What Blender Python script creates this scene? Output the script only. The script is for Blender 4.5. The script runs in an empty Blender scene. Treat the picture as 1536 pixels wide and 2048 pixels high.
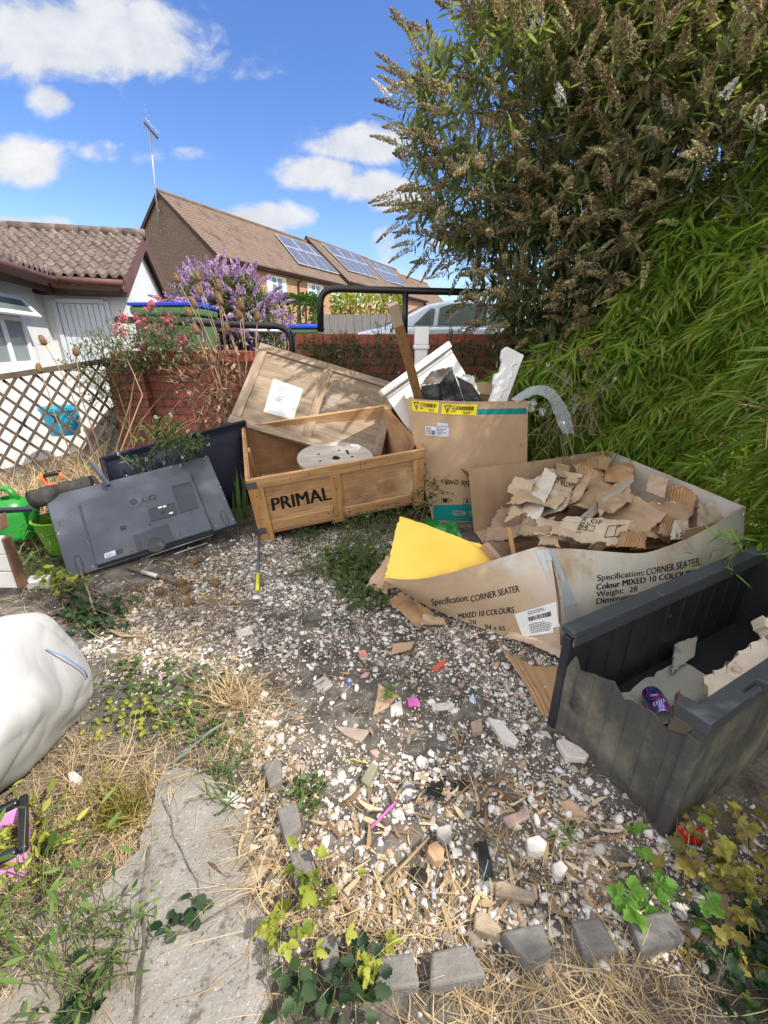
import bpy, bmesh, math, random
import numpy as np
from mathutils import Vector, Matrix, noise as mn
from mathutils.bvhtree import BVHTree
R = math.radians
random.seed(7); rng = np.random.default_rng(7)
sc = bpy.context.scene; C = sc.collection
# ---------------------------------------------------------------- camera
F_ = 850.0; TH = math.atan(334/850); CT, ST = math.cos(TH), math.sin(TH); CAM = np.array([0, 0, 1.5])
cd = bpy.data.cameras.new('camera'); co = bpy.data.objects.new('camera', cd); C.objects.link(co)
co.location = CAM; co.rotation_euler = (R(90)-TH, 0, 0)
cd.sensor_fit = 'VERTICAL'; cd.sensor_height = 36; cd.lens = 36*F_/2048; cd.clip_end = 500; cd.clip_start = .05
sc.camera = co
# ---------------------------------------------------------------- world and sun
SUN_AZ, SUN_EL = R(112), R(49)
sc.view_settings.view_transform = 'Standard'; sc.view_settings.look = 'None'
sc.view_settings.exposure = 1.5; sc.view_settings.gamma = 1
w = bpy.data.worlds.new('World'); sc.world = w; w.use_nodes = True
nt = w.node_tree; N = nt.nodes; L = nt.links; N.clear()
def nd(t, **k):
    n = N.new(t)
    for a, b in k.items(): setattr(n, a, b)
    return n
def mth(op, a, b=None, c=None):
    n = nd('ShaderNodeMath', operation=op)
    for i, x in enumerate((a, b, c)):
        if x is None: continue
        if isinstance(x, (int, float)): n.inputs[i].default_value = x
        else: L.new(x, n.inputs[i])
    return n.outputs[0]
def ray(u, v):
    return np.array([(u-768)/F_, CT+ST*(1024-v)/F_, -ST+CT*(1024-v)/F_])
sky = nd('ShaderNodeTexSky', sky_type='NISHITA', sun_disc=False, sun_elevation=SUN_EL, sun_rotation=SUN_AZ, altitude=50, air_density=1.0, dust_density=.4, ozone_density=2.0)
tc = nd('ShaderNodeTexCoord'); sx = nd('ShaderNodeSeparateXYZ'); L.new(tc.outputs['Generated'], sx.inputs[0])
ya = mth('MAXIMUM', mth('ABSOLUTE', sx.outputs[1]), .02)
gx = mth('DIVIDE', sx.outputs[0], ya); gz = mth('DIVIDE', sx.outputs[2], ya)
cb = nd('ShaderNodeCombineXYZ'); L.new(gx, cb.inputs[0]); L.new(mth('MULTIPLY', gz, 1.5), cb.inputs[1])
nz = nd('ShaderNodeTexNoise'); nz.inputs['Scale'].default_value = 6.5; nz.inputs['Detail'].default_value = 7; nz.inputs['Roughness'].default_value = .6; nz.inputs['Distortion'].default_value = .25
L.new(cb.outputs[0], nz.inputs['Vector'])
cur = None
for u, v, ru, rv, s in [(150,70,320,130,1.0),(300,110,140,70,.8),(100,197,62,40,.75),(40,328,115,55,.85),(725,290,140,46,1.0),(640,345,105,42,1.0),(735,372,95,38,.95),(800,400,80,35,.9),(520,437,115,36,.95),(240,305,100,28,.5),(378,308,44,20,.55),(30,447,100,22,.75),(885,488,46,18,.8),(500,125,110,40,.36),(440,10,60,30,.42),(770,480,26,60,.42),(880,560,120,30,.4)]:
    r0 = ray(u, v); cx, cz = r0[0]/r0[1], r0[2]/r0[1]
    r1 = ray(u+ru, v); r2 = ray(u, v-rv)
    rx = abs(r1[0]/r1[1]-cx); rz = abs(r2[2]/r2[1]-cz)
    a = mth('DIVIDE', mth('SUBTRACT', gx, cx), rx); b = mth('DIVIDE', mth('SUBTRACT', gz, cz), rz)
    d = mth('SQRT', mth('ADD', mth('MULTIPLY', a, a), mth('MULTIPLY', b, b)))
    k = mth('MULTIPLY', mth('SUBTRACT', 1.0, d), s)
    if s < .6: k = mth('MINIMUM', k, s*.42)
    cur = k if cur is None else mth('MAXIMUM', cur, k)
fx = mth('ADD', cur, mth('MULTIPLY', mth('SUBTRACT', nz.outputs['Fac'], .53), 2.1))
mr = nd('ShaderNodeMapRange', interpolation_type='SMOOTHSTEP'); L.new(fx, mr.inputs[0]); mr.inputs[1].default_value = -.08; mr.inputs[2].default_value = .42
# unseen broken cloud added overhead and behind the camera as neutral fill light
nz2 = nd('ShaderNodeTexNoise'); nz2.inputs['Scale'].default_value = 2.6; nz2.inputs['Detail'].default_value = 6; L.new(tc.outputs['Generated'], nz2.inputs['Vector'])
def rng_(x, a, b):
    m_ = nd('ShaderNodeMapRange', interpolation_type='SMOOTHSTEP'); L.new(x, m_.inputs[0]); m_.inputs[1].default_value = a; m_.inputs[2].default_value = b; return m_.outputs[0]
area = mth('MAXIMUM', rng_(mth('MULTIPLY', sx.outputs[1], -1.0), -.15, .25), rng_(sx.outputs[2], .66, .85))
cov = mth('MULTIPLY', rng_(nz2.outputs['Fac'], .36, .52), area)
front = mth('GREATER_THAN', sx.outputs[2], 0.0)
ahead = mth('GREATER_THAN', sx.outputs[1], 0.0)
cm = mth('MULTIPLY', mth('MAXIMUM', mth('MULTIPLY', mr.outputs[0], ahead), cov), front)
hs = nd('ShaderNodeHueSaturation'); hs.inputs['Saturation'].default_value = 1.24; hs.inputs['Hue'].default_value = .514; hs.inputs['Value'].default_value = .80
L.new(sky.outputs[0], hs.inputs['Color'])
shade = nd('ShaderNodeMapRange'); L.new(nz.outputs['Fac'], shade.inputs[0]); shade.inputs[1].default_value = .35; shade.inputs[2].default_value = .75
cmix = nd('ShaderNodeMix', data_type='RGBA'); cmix.inputs[6].default_value = (2.3, 2.45, 2.8, 1); cmix.inputs[7].default_value = (3.5, 3.5, 3.55, 1); L.new(shade.outputs[0], cmix.inputs[0])
bright = nd('ShaderNodeMix', data_type='RGBA'); L.new(area, bright.inputs[0]); L.new(cmix.outputs[2], bright.inputs[6]); bright.inputs[7].default_value = (8.0, 7.7, 7.3, 1)   # added unseen cloud, brightened to lift the shaded yard
mx = nd('ShaderNodeMix', data_type='RGBA'); L.new(cm, mx.inputs[0]); L.new(hs.outputs[0], mx.inputs[6]); L.new(bright.outputs[2], mx.inputs[7])
bg = nd('ShaderNodeBackground'); bg.inputs[1].default_value = .1; L.new(mx.outputs[2], bg.inputs[0])
wo = nd('ShaderNodeOutputWorld'); L.new(bg.outputs[0], wo.inputs[0])
ld = bpy.data.lights.new('sun', 'SUN'); ld.energy = 2.3; ld.angle = R(.5); ld.color = (1, .93, .82)
lo = bpy.data.objects.new('sun', ld); C.objects.link(lo)
sd = Vector((math.sin(SUN_AZ)*math.cos(SUN_EL), math.cos(SUN_AZ)*math.cos(SUN_EL), math.sin(SUN_EL)))
lo.rotation_euler = sd.to_track_quat('Z', 'Y').to_euler(); lo.location = (10, 5, 12)
sc.cycles.max_bounces = 8; sc.cycles.transparent_max_bounces = 12

# ---------------------------------------------------------------- materials
def mat(name, cols, rough=.75, scale=6, detail=6, bump=0, bscale=60, metal=0, stretch=None, attr=None, trans=0, spec=.3, dirt=None, coat=0, nrough=.6, alpha=1, bdist=.01, tcol=None, distort=0):
    """colour ramp driven by noise in object space, or by the mesh attribute 'rnd'; optional dirt blotches, bump and translucency"""
    m = bpy.data.materials.new(name); m.use_nodes = True; t = m.node_tree; n = t.nodes; l = t.links; n.clear()
    out = n.new('ShaderNodeOutputMaterial'); p = n.new('ShaderNodeBsdfPrincipled')
    tcn = n.new('ShaderNodeTexCoord'); vec = tcn.outputs['Object']
    if stretch:
        mp = n.new('ShaderNodeMapping'); mp.inputs['Scale'].default_value = stretch; l.new(vec, mp.inputs[0]); svec = mp.outputs[0]
    else: svec = vec
    if isinstance(cols[0], (int, float)): cols = [cols]
    cr = n.new('ShaderNodeValToRGB'); e = cr.color_ramp.elements
    if len(cols[0]) == 2 and not isinstance(cols[0][1], (int, float)): pc = cols
    else:
        k = len(cols); pc = [((.25+.5*i/(k-1)) if not attr else i/(k-1), c) for i, c in enumerate(cols)] if k > 1 else [(.5, cols[0])]
    while len(e) < len(pc): e.new(.5)
    for q, (a, c) in zip(e, pc): q.position = a; q.color = (*c, 1)
    if len(pc) == 1: e[1].color = e[0].color
    nn = n.new('ShaderNodeTexNoise'); nn.inputs['Scale'].default_value = scale; nn.inputs['Detail'].default_value = detail; nn.inputs['Roughness'].default_value = nrough; nn.inputs['Distortion'].default_value = distort
    l.new(svec, nn.inputs['Vector'])
    if attr:
        at = n.new('ShaderNodeAttribute'); at.attribute_name = 'rnd'
        l.new(at.outputs['Fac'], cr.inputs[0])
    else: l.new(nn.outputs['Fac'], cr.inputs[0])
    col = cr.outputs[0]
    for dd in (dirt if isinstance(dirt, list) else [dirt] if dirt else []):
        dc, lo_, hi_, ds = dd[:4]; dn = n.new('ShaderNodeTexNoise'); dn.inputs['Scale'].default_value = ds; dn.inputs['Detail'].default_value = 8; dn.inputs['Roughness'].default_value = .65
        if len(dd) > 4:
            dm = n.new('ShaderNodeMapping'); dm.inputs['Scale'].default_value = dd[4]; l.new(vec, dm.inputs[0]); l.new(dm.outputs[0], dn.inputs['Vector'])
        else: l.new(vec, dn.inputs['Vector'])
        mrr = n.new('ShaderNodeMapRange'); mrr.inputs[1].default_value = lo_; mrr.inputs[2].default_value = hi_; l.new(dn.outputs['Fac'], mrr.inputs[0])
        mm = n.new('ShaderNodeMix'); mm.data_type = 'RGBA'; l.new(mrr.outputs[0], mm.inputs[0]); l.new(col, mm.inputs[6]); mm.inputs[7].default_value = (*dc, 1); col = mm.outputs[2]
    l.new(col, p.inputs['Base Color']); p.inputs['Roughness'].default_value = rough; p.inputs['Metallic'].default_value = metal; p.inputs['Specular IOR Level'].default_value = spec; p.inputs['Coat Weight'].default_value = coat
    if bump:
        bn = n.new('ShaderNodeTexNoise'); bn.inputs['Scale'].default_value = bscale; bn.inputs['Detail'].default_value = 5; l.new(svec, bn.inputs['Vector'])
        bb = n.new('ShaderNodeBump'); bb.inputs['Strength'].default_value = bump; bb.inputs['Distance'].default_value = bdist; l.new(bn.outputs['Fac'], bb.inputs['Height']); l.new(bb.outputs[0], p.inputs['Normal'])
    sh = p.outputs[0]
    if trans:
        tr = n.new('ShaderNodeBsdfTranslucent')
        if tcol: 
            tm = n.new('ShaderNodeMix'); tm.data_type = 'RGBA'; tm.blend_type = 'MULTIPLY'; tm.inputs[0].default_value = 1; l.new(col, tm.inputs[6]); tm.inputs[7].default_value = (*tcol, 1); l.new(tm.outputs[2], tr.inputs[0])
        else: l.new(col, tr.inputs[0])
        ms = n.new('ShaderNodeMixShader'); ms.inputs[0].default_value = trans; l.new(sh, ms.inputs[1]); l.new(tr.outputs[0], ms.inputs[2]); sh = ms.outputs[0]
    if alpha < 1: p.inputs['Alpha'].default_value = alpha
    l.new(sh, out.inputs[0]); return m

def brick_mat(name, c1, c2, mortar, bw=.225, bh=.075, ms=.01, rot=False, rough=.85, tint=None):
    m = bpy.data.materials.new(name); m.use_nodes = True; t = m.node_tree; n = t.nodes; l = t.links; p = n['Principled BSDF']
    tcn = n.new('ShaderNodeTexCoord'); s = n.new('ShaderNodeSeparateXYZ'); l.new(tcn.outputs['Object'], s.inputs[0])
    a = n.new('ShaderNodeMath'); l.new(s.outputs[0], a.inputs[0]); l.new(s.outputs[1], a.inputs[1])
    c = n.new('ShaderNodeCombineXYZ'); l.new(a.outputs[0], c.inputs[0]); l.new(s.outputs[2], c.inputs[1])
    wob = n.new('ShaderNodeTexNoise'); wob.inputs['Scale'].default_value = 9; l.new(tcn.outputs['Object'], wob.inputs['Vector'])
    va = n.new('ShaderNodeVectorMath'); va.operation = 'MULTIPLY_ADD'; l.new(wob.outputs['Color'], va.inputs[0]); va.inputs[1].default_value = (.012, .012, 0); l.new(c.outputs[0], va.inputs[2])
    b = n.new('ShaderNodeTexBrick'); b.inputs['Scale'].default_value = 1; b.inputs['Brick Width'].default_value = bw; b.inputs['Row Height'].default_value = bh; b.inputs['Mortar Size'].default_value = ms; b.inputs['Mortar Smooth'].default_value = .2; b.inputs['Bias'].default_value = 0
    b.inputs['Color1'].default_value = (*c1, 1); b.inputs['Color2'].default_value = (*c2, 1); b.inputs['Mortar'].default_value = (*mortar, 1); l.new(va.outputs[0], b.inputs['Vector'])
    nn = n.new('ShaderNodeTexNoise'); nn.inputs['Scale'].default_value = 14; nn.inputs['Detail'].default_value = 8; nn.inputs['Roughness'].default_value = .7; l.new(tcn.outputs['Object'], nn.inputs['Vector'])
    mrr = n.new('ShaderNodeMapRange'); mrr.inputs[1].default_value = .3; mrr.inputs[2].default_value = .75; mrr.inputs[3].default_value = .55; mrr.inputs[4].default_value = 1.35; l.new(nn.outputs['Fac'], mrr.inputs[0])
    mm = n.new('ShaderNodeMix'); mm.data_type = 'RGBA'; mm.blend_type = 'MULTIPLY'; mm.inputs[0].default_value = 1; l.new(b.outputs['Color'], mm.inputs[6]); l.new(mrr.outputs[0], mm.inputs[7])
    l.new(mm.outputs[2], p.inputs['Base Color']); p.inputs['Roughness'].default_value = rough
    ad = n.new('ShaderNodeMath'); ad.operation = 'MULTIPLY_ADD'; l.new(nn.outputs['Fac'], ad.inputs[0]); ad.inputs[1].default_value = .4
    inv = n.new('ShaderNodeMath'); inv.operation = 'SUBTRACT'; inv.inputs[0].default_value = 1; l.new(b.outputs['Fac'], inv.inputs[1]); l.new(inv.outputs[0], ad.inputs[2])
    bb = n.new('ShaderNodeBump'); bb.inputs['Strength'].default_value = .8; bb.inputs['Distance'].default_value = .008; l.new(ad.outputs[0], bb.inputs['Height']); l.new(bb.outputs[0], p.inputs['Normal'])
    return m

# ---------------------------------------------------------------- geometry helpers
def PZ(u, v, z): r = ray(u, v); return Vector(CAM+r*(z-1.5)/r[2])
def PY(u, v, y): r = ray(u, v); return Vector(CAM+r*y/r[1])
def tag(o, label=None, cat=None, group=None, kind=None):
    if label: o['label'] = label
    if cat: o['category'] = cat
    if group: o['group'] = group
    if kind: o['kind'] = kind
    return o
def empty(name, M, label, cat, group=None):
    """an Empty at the thing's base that parents its parts; M is a location or a whole frame"""
    o = bpy.data.objects.new(name, None); C.objects.link(o); o.empty_display_size = .1
    o.matrix_basis = M if isinstance(M, Matrix) else Matrix.Translation(M)
    return tag(o, label, cat, group)
def rotm(yaw, pitch, roll): return Matrix.Rotation(yaw, 4, 'Z') @ Matrix.Rotation(pitch, 4, 'X') @ Matrix.Rotation(roll, 4, 'Y')
def frame(o, x, y=None, z=None):
    """frame with origin o, x axis along x; y or z as hint"""
    X = Vector(x).normalized()
    if z is not None: Z = Vector(z); Z = (Z-X*Z.dot(X)).normalized(); Y = Z.cross(X)
    else: Y = Vector(y); Y = (Y-X*Y.dot(X)).normalized(); Z = X.cross(Y)
    m = Matrix((X, Y, Z)).transposed().to_4x4(); m.translation = Vector(o); return m
def link_mesh(name, me, mats, parent=None, smooth=False):
    o = bpy.data.objects.new(name, me); C.objects.link(o)
    for m in (mats if isinstance(mats, (list, tuple)) else [mats]): me.materials.append(m)
    if smooth: me.shade_smooth()
    if parent is not None: o.parent = parent
    return o
class MB:
    def __init__(s): s.v = []; s.f = []; s.m = []
    def add(s, vs, fs, mi=0, M=None):
        k = len(s.v); s.v += [tuple(M @ Vector(p)) if M is not None else tuple(p) for p in vs]
        s.f += [tuple(i+k for i in f) for f in fs]; s.m += [mi]*len(fs); return s
    def box(s, lo, hi, mi=0, M=None, jit=0):
        x0, y0, z0 = lo; x1, y1, z1 = hi
        v = [(x0,y0,z0),(x1,y0,z0),(x1,y1,z0),(x0,y1,z0),(x0,y0,z1),(x1,y0,z1),(x1,y1,z1),(x0,y1,z1)]
        if jit: v = [tuple(c+random.uniform(-jit, jit) for c in p) for p in v]
        return s.add(v, [(3,2,1,0),(4,5,6,7),(0,1,5,4),(1,2,6,5),(2,3,7,6),(3,0,4,7)], mi, M)
    def hexa(s, p, mi=0):   # eight corners, bottom four then top four
        return s.add(p, [(3,2,1,0),(4,5,6,7),(0,1,5,4),(1,2,6,5),(2,3,7,6),(3,0,4,7)], mi)
    def prism(s, poly, z0, z1, mi=0, M=None):   # polygon in xy extruded in z
        n = len(poly); v = [(x, y, z0) for x, y in poly]+[(x, y, z1) for x, y in poly]
        return s.add(v, [tuple(reversed(range(n))), tuple(range(n, 2*n))]+[(i, (i+1) % n, n+(i+1) % n, n+i) for i in range(n)], mi, M)
    def tube(s, pts, r, n=8, mi=0, cap=True, M=None):
        pts = [Vector(p) for p in pts]; rr = r if isinstance(r, (list, tuple)) else [r]*len(pts)
        t = (pts[1]-pts[0]).normalized(); a = t.orthogonal().normalized(); k0 = len(s.v); vs = []; fs = []
        for i, p in enumerate(pts):
            t2 = (pts[min(i+1, len(pts)-1)]-pts[max(i-1, 0)]).normalized()
            a = (a-t2*a.dot(t2)).normalized(); b = t2.cross(a)
            vs += [p+(a*math.cos(2*math.pi*j/n)+b*math.sin(2*math.pi*j/n))*rr[i] for j in range(n)]
        for i in range(len(pts)-1):
            fs += [(i*n+j, i*n+(j+1) % n, (i+1)*n+(j+1) % n, (i+1)*n+j) for j in range(n)]
        if cap: fs += [tuple(reversed(range(n))), tuple((len(pts)-1)*n+j for j in range(n))]
        return s.add(vs, fs, mi, M)
    def lathe(s, prof, n=24, mi=0, M=None):   # (r, z) profile round local z
        vs = []; fs = []
        for r, z in prof: vs += [(r*math.cos(2*math.pi*j/n), r*math.sin(2*math.pi*j/n), z) for j in range(n)]
        for i in range(len(prof)-1): fs += [(i*n+j, i*n+(j+1) % n, (i+1)*n+(j+1) % n, (i+1)*n+j) for j in range(n)]
        return s.add(vs, fs, mi, M)
    def build(s, name, mats, parent=None, smooth=False, bevel=0, world=False, seg=2, angle=None):
        me = bpy.data.meshes.new(name); v = s.v
        if world and parent is not None: I = parent.matrix_basis.inverted(); v = [I @ Vector(p) for p in v]
        me.from_pydata([tuple(p) for p in v], [], s.f)
        for p, i in zip(me.polygons, s.m): p.material_index = i
        bm = bmesh.new(); bm.from_mesh(me); bmesh.ops.recalc_face_normals(bm, faces=bm.faces); bm.to_mesh(me); bm.free()
        o = link_mesh(name, me, mats, parent, smooth)
        if bevel:
            md = o.modifiers.new('bevel', 'BEVEL'); md.width = bevel; md.segments = seg; md.limit_method = 'ANGLE'; md.angle_limit = R(35)
        if angle:
            me.shade_smooth(); me.set_sharp_from_angle(angle=R(angle))
        return o
def np_mesh(name, V, F, mats, rnd=None, parent=None, smooth=False, mi=None, world=False):
    V = np.asarray(V, dtype=np.float32); F = np.asarray(F, dtype=np.int32); k = F.shape[1]
    if world and parent is not None: V = V-np.array(parent.matrix_basis.translation, dtype=np.float32)
    me = bpy.data.meshes.new(name); me.vertices.add(len(V)); me.vertices.foreach_set('co', V.ravel())
    me.loops.add(F.size); me.loops.foreach_set('vertex_index', F.ravel())
    me.polygons.add(len(F)); me.polygons.foreach_set('loop_start', np.arange(0, F.size, k, dtype=np.int32)); 
    try: me.polygons.foreach_set('loop_total', np.full(len(F), k, dtype=np.int32))
    except Exception: pass
    if mi is not None: me.polygons.foreach_set('material_index', np.asarray(mi, dtype=np.int32))
    me.update(calc_edges=True)
    if rnd is not None:
        a = me.attributes.new('rnd', 'FLOAT', 'POINT'); a.data.foreach_set('value', np.asarray(rnd, dtype=np.float32))
    return link_mesh(name, me, mats, parent, smooth)
def nrm(a): return a/np.maximum(np.linalg.norm(a, axis=-1, keepdims=True), 1e-9)
UP = np.array([0, 0, 1.0])
def leaf_arrays(P, D, Nn, Ln, W, droop=.3, st=(0, .3, .65, 1), wd=(.12, 1, .7, .03), fold=.25, sway=0):
    """n curved leaves as strips folded along the midrib"""
    n = len(P); D = nrm(D); S = nrm(np.cross(D, Nn)); Nn = np.cross(S, D); k = len(st)
    V = np.empty((n, k, 3, 3)); dr = np.broadcast_to(np.asarray(droop, float), (n,))[:, None]
    for i, (t, q) in enumerate(zip(st, wd)):
        c = P+D*(Ln*t)[:, None]-UP*(dr*(Ln*t*t)[:, None])
        if np.ndim(sway): c = c+S*(sway*Ln*t*t)[:, None]
        o = S*(W*q*.5)[:, None]; u = Nn*(W*q*.5*fold)[:, None]
        V[:, i, 0] = c-o+u; V[:, i, 1] = c; V[:, i, 2] = c+o+u
    f = []
    for i in range(k-1):
        a = i*3; f += [(a, a+1, a+4, a+3), (a+1, a+2, a+5, a+4)]
    Fc = (np.arange(n)[:, None, None]*(3*k)+np.array(f)[None]).reshape(-1, 4)
    return V.reshape(-1, 3), Fc, 3*k
def leaves(name, P, D, Nn, Ln, W, m, rnd=None, parent=None, world=True, **k):
    V, Fc, per = leaf_arrays(P, D, Nn, Ln, W, **k)
    r = rng.random(len(P)) if rnd is None else rnd
    return np_mesh(name, V, Fc, m, np.repeat(r, per), parent, world=world)
def rdir(n):
    return nrm(rng.normal(size=(n, 3)))
def cat_quads(parts):
    V = []; Fq = []; Rr = []; k = 0
    for v, f, r in parts: V.append(v); Fq.append(np.asarray(f)+k); Rr.append(r); k += len(v)
    return np.concatenate(V), np.concatenate(Fq), np.concatenate(Rr)
def tubes_np(paths, radii, n=5, r=None):
    """many tubes from (m,k,3) paths and (m,k) radii"""
    paths = np.asarray(paths, float); m, k, _ = paths.shape; T = nrm(np.gradient(paths, axis=1))
    A = nrm(np.cross(T, np.broadcast_to(np.array([.3, .5, .81]), T.shape))); B = np.cross(T, A)
    an = 2*np.pi*np.arange(n)/n
    V = paths[:, :, None]+(A[:, :, None]*np.cos(an)[None, None, :, None]+B[:, :, None]*np.sin(an)[None, None, :, None])*np.asarray(radii)[:, :, None, None]
    f = [(i*n+j, i*n+(j+1) % n, (i+1)*n+(j+1) % n, (i+1)*n+j) for i in range(k-1) for j in range(n)]
    Fc = (np.arange(m)[:, None, None]*(k*n)+np.array(f)[None]).reshape(-1, 4)
    rr = np.repeat(rng.random(m) if r is None else r, k*n)
    return V.reshape(-1, 3), Fc, rr
def resample(ctrl, n, axis):
    ctrl = np.asarray(ctrl, float); k = ctrl.shape[axis]; t = np.linspace(0, k-1, n); i = np.minimum(t.astype(int), k-2); f = t-i
    g = lambda j: np.take(ctrl, np.clip(j, 0, k-1), axis=axis)
    sh = [1]*ctrl.ndim; sh[axis] = n; f = f.reshape(sh)
    p0, p1, p2, p3 = g(i-1), g(i), g(i+1), g(i+2)
    if k > 2: return .5*((2*p1)+(-p0+p2)*f+(2*p0-5*p1+4*p2-p3)*f*f+(-p0+3*p1-3*p2+p3)*f**3)
    return p1*(1-f)+p2*f
def sheet(name, ctrl, mats, parent=None, nu=24, nv=16, thick=.006, jag=0, crumple=0, cscale=6, seed=0, world=True, corr=0, ncorr=14, smooth=True, jedges=(1,1,1,1), ridge=0, rscale=1.0):
    """thick bent sheet through a grid of control points ctrl[row][col]; jag tears its edges, crumple dents it, corr adds flutes.
    materials: front, back, edge"""
    G = resample(resample(np.array([[list(p) for p in row] for row in ctrl]), nv, 0), nu, 1)
    du = np.gradient(G, axis=1); dv = np.gradient(G, axis=0); Nn = nrm(np.cross(du, dv))
    rs = np.random.default_rng(seed+11)
    if jag:
        for e in range(4):
            if not jedges[e]: continue
            n = nu if e < 2 else nv; a = np.cumsum(rs.normal(size=n)); a -= np.linspace(a[0], a[-1], n); a = a/(np.abs(a).max()+1e-6)*.7+rs.normal(size=n)*.35; a = (np.abs(a))*jag
            ln = lambda x: x/np.maximum(np.linalg.norm(x, axis=-1, keepdims=True), 1e-9)
            if e == 0: G[0] += ln(dv[0])*a[:, None]
            if e == 1: G[-1] -= ln(dv[-1])*a[:, None]
            if e == 2: G[:, 0] += ln(du[:, 0])*a[:, None]
            if e == 3: G[:, -1] -= ln(du[:, -1])*a[:, None]
    H = np.zeros((nv, nu))
    if crumple:
        for i in range(nv):
            for j in range(nu):
                p = Vector(G[i, j])*cscale+Vector((seed*7.3, seed*3.1, 0)); H[i, j] += mn.noise(p)*crumple+abs(mn.noise(p*2.3))*crumple*.6
    if ridge:   # sharp creases between flat facets
        for i in range(nv):
            for j in range(nu):
                p = Vector(np.array(G[i, j])*np.array(rscale))+Vector((seed*3.7, seed*1.9, 2)); H[i, j] -= ridge*max(0, 1-abs(mn.noise(p))*4.5)+ridge*.55*max(0, 1-abs(mn.noise(p*2.1+Vector((5,2,1))))*4)
    if corr: H += np.sin(np.linspace(0, ncorr*2*np.pi, nu))[None]*corr
    A = G+Nn*H[..., None]; B = A-Nn*thick
    V = np.concatenate([A.reshape(-1, 3), B.reshape(-1, 3)]); k = nu*nv; f = []; mi = []
    for i in range(nv-1):
        for j in range(nu-1):
            a = i*nu+j; f += [(a, a+1, a+nu+1, a+nu), (k+a, k+a+nu, k+a+nu+1, k+a+1)]; mi += [0, 1]
    for j in range(nu-1):
        f += [(j+1, j, k+j, k+j+1), ((nv-1)*nu+j, (nv-1)*nu+j+1, k+(nv-1)*nu+j+1, k+(nv-1)*nu+j)]; mi += [2, 2]
    for i in range(nv-1):
        f += [(i*nu, (i+1)*nu, k+(i+1)*nu, k+i*nu), ((i+1)*nu+nu-1, i*nu+nu-1, k+i*nu+nu-1, k+(i+1)*nu+nu-1)]; mi += [2, 2]
    if not isinstance(mats, (list, tuple)): mats = [mats]*3
    if len(mats) == 2: mats = [mats[0], mats[1], mats[1]]
    if world and parent is not None: I = parent.matrix_basis.inverted(); V = np.array([I @ Vector(p) for p in V])
    o = np_mesh(name, V, np.array(f), mats, None, parent, smooth=False, mi=mi)
    if smooth: o.data.shade_smooth(); o.data.set_sharp_from_angle(angle=R(40))
    return o
def wmat(o): return (wmat(o.parent) if o.parent else Matrix()) @ o.matrix_basis
def bvh_of(o):
    Mx = wmat(o); return BVHTree.FromPolygons([Mx @ v.co for v in o.data.vertices], [tuple(p.vertices) for p in o.data.polygons])
def text_mesh(s, bold=.0, mono=False):
    cu = bpy.data.curves.new('t', 'FONT'); cu.body = s; cu.resolution_u = 3; cu.offset = 0
    to = bpy.data.objects.new('t', cu); C.objects.link(to); bpy.context.view_layer.update()
    me = bpy.data.meshes.new_from_object(to); bpy.data.objects.remove(to); bpy.data.curves.remove(cu)
    bm = bmesh.new(); bm.from_mesh(me); bpy.data.meshes.remove(me)
    x0 = min(v.co.x for v in bm.verts); x1 = max(v.co.x for v in bm.verts); y0 = 0; y1 = .69
    for v in bm.verts: v.co = ((v.co.x-x0)/(x1-x0), (v.co.y-y0)/(y1-y0), 0)
    bmesh.ops.triangulate(bm, faces=bm.faces)
    if bold:   # heavier strokes: the same letters again, a hair to the side
        g = bmesh.ops.duplicate(bm, geom=bm.verts[:]+bm.edges[:]+bm.faces[:])['geom']
        bmesh.ops.translate(bm, verts=[x for x in g if isinstance(x, bmesh.types.BMVert)], vec=(bold, .008, 0))
    for k in range(1, 16):
        bmesh.ops.bisect_plane(bm, geom=bm.verts[:]+bm.edges[:]+bm.faces[:], plane_co=(k/16, 0, 0), plane_no=(1, 0, 0))
    bmesh.ops.bisect_plane(bm, geom=bm.verts[:]+bm.edges[:]+bm.faces[:], plane_co=(0, .5, 0), plane_no=(0, 1, 0))
    return bm
def lay(name, bm, quad, target, m, parent, off=.003, world_parent=True):
    """lay a flat unit-square mesh on a target surface: quad = pixels of its (0,0),(1,0),(1,1),(0,1) corners as seen in the photograph"""
    bv = target if isinstance(target, BVHTree) else bvh_of(target); I = wmat(parent).inverted(); last = None; bad = []
    q = [np.array(p, float) for p in quad]
    for v in bm.verts:
        s, t = v.co.x, v.co.y; p = q[0]*(1-s)*(1-t)+q[1]*s*(1-t)+q[2]*s*t+q[3]*(1-s)*t
        r = Vector(ray(*p)).normalized(); h, n, i, d = bv.ray_cast(Vector(CAM), r)
        if h is None: bad.append(v); continue
        if n.dot(r) > 0: n = -n
        v.co = I @ (h+n*off)
    bmesh.ops.delete(bm, geom=bad, context='VERTS')
    me = bpy.data.meshes.new(name); bm.to_mesh(me); bm.free(); return link_mesh(name, me, m, parent)
def lay_text(name, s, quad, target, m, parent, off=.003, bold=0): return lay(name, text_mesh(s, bold), quad, target, m, parent, off)
def unit_grid(n=6, k=6):
    bm = bmesh.new(); bmesh.ops.create_grid(bm, x_segments=n, y_segments=k, size=.5)
    for v in bm.verts: v.co += Vector((.5, .5, 0))
    return bm
def rects(lst):
    bm = bmesh.new()
    for x0, y0, x1, y1 in lst:
        n = max(1, int((x1-x0)*8)); k = [(x0+(x1-x0)*i/n) for i in range(n+1)]
        for a, b in zip(k[:-1], k[1:]): bm.faces.new([bm.verts.new(p) for p in ((a, y0, 0), (b, y0, 0), (b, y1, 0), (a, y1, 0))])
    return bm
def lay_patch(name, quad, target, m, parent, off=.002): return lay(name, unit_grid(), quad, target, m, parent, off)
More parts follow.
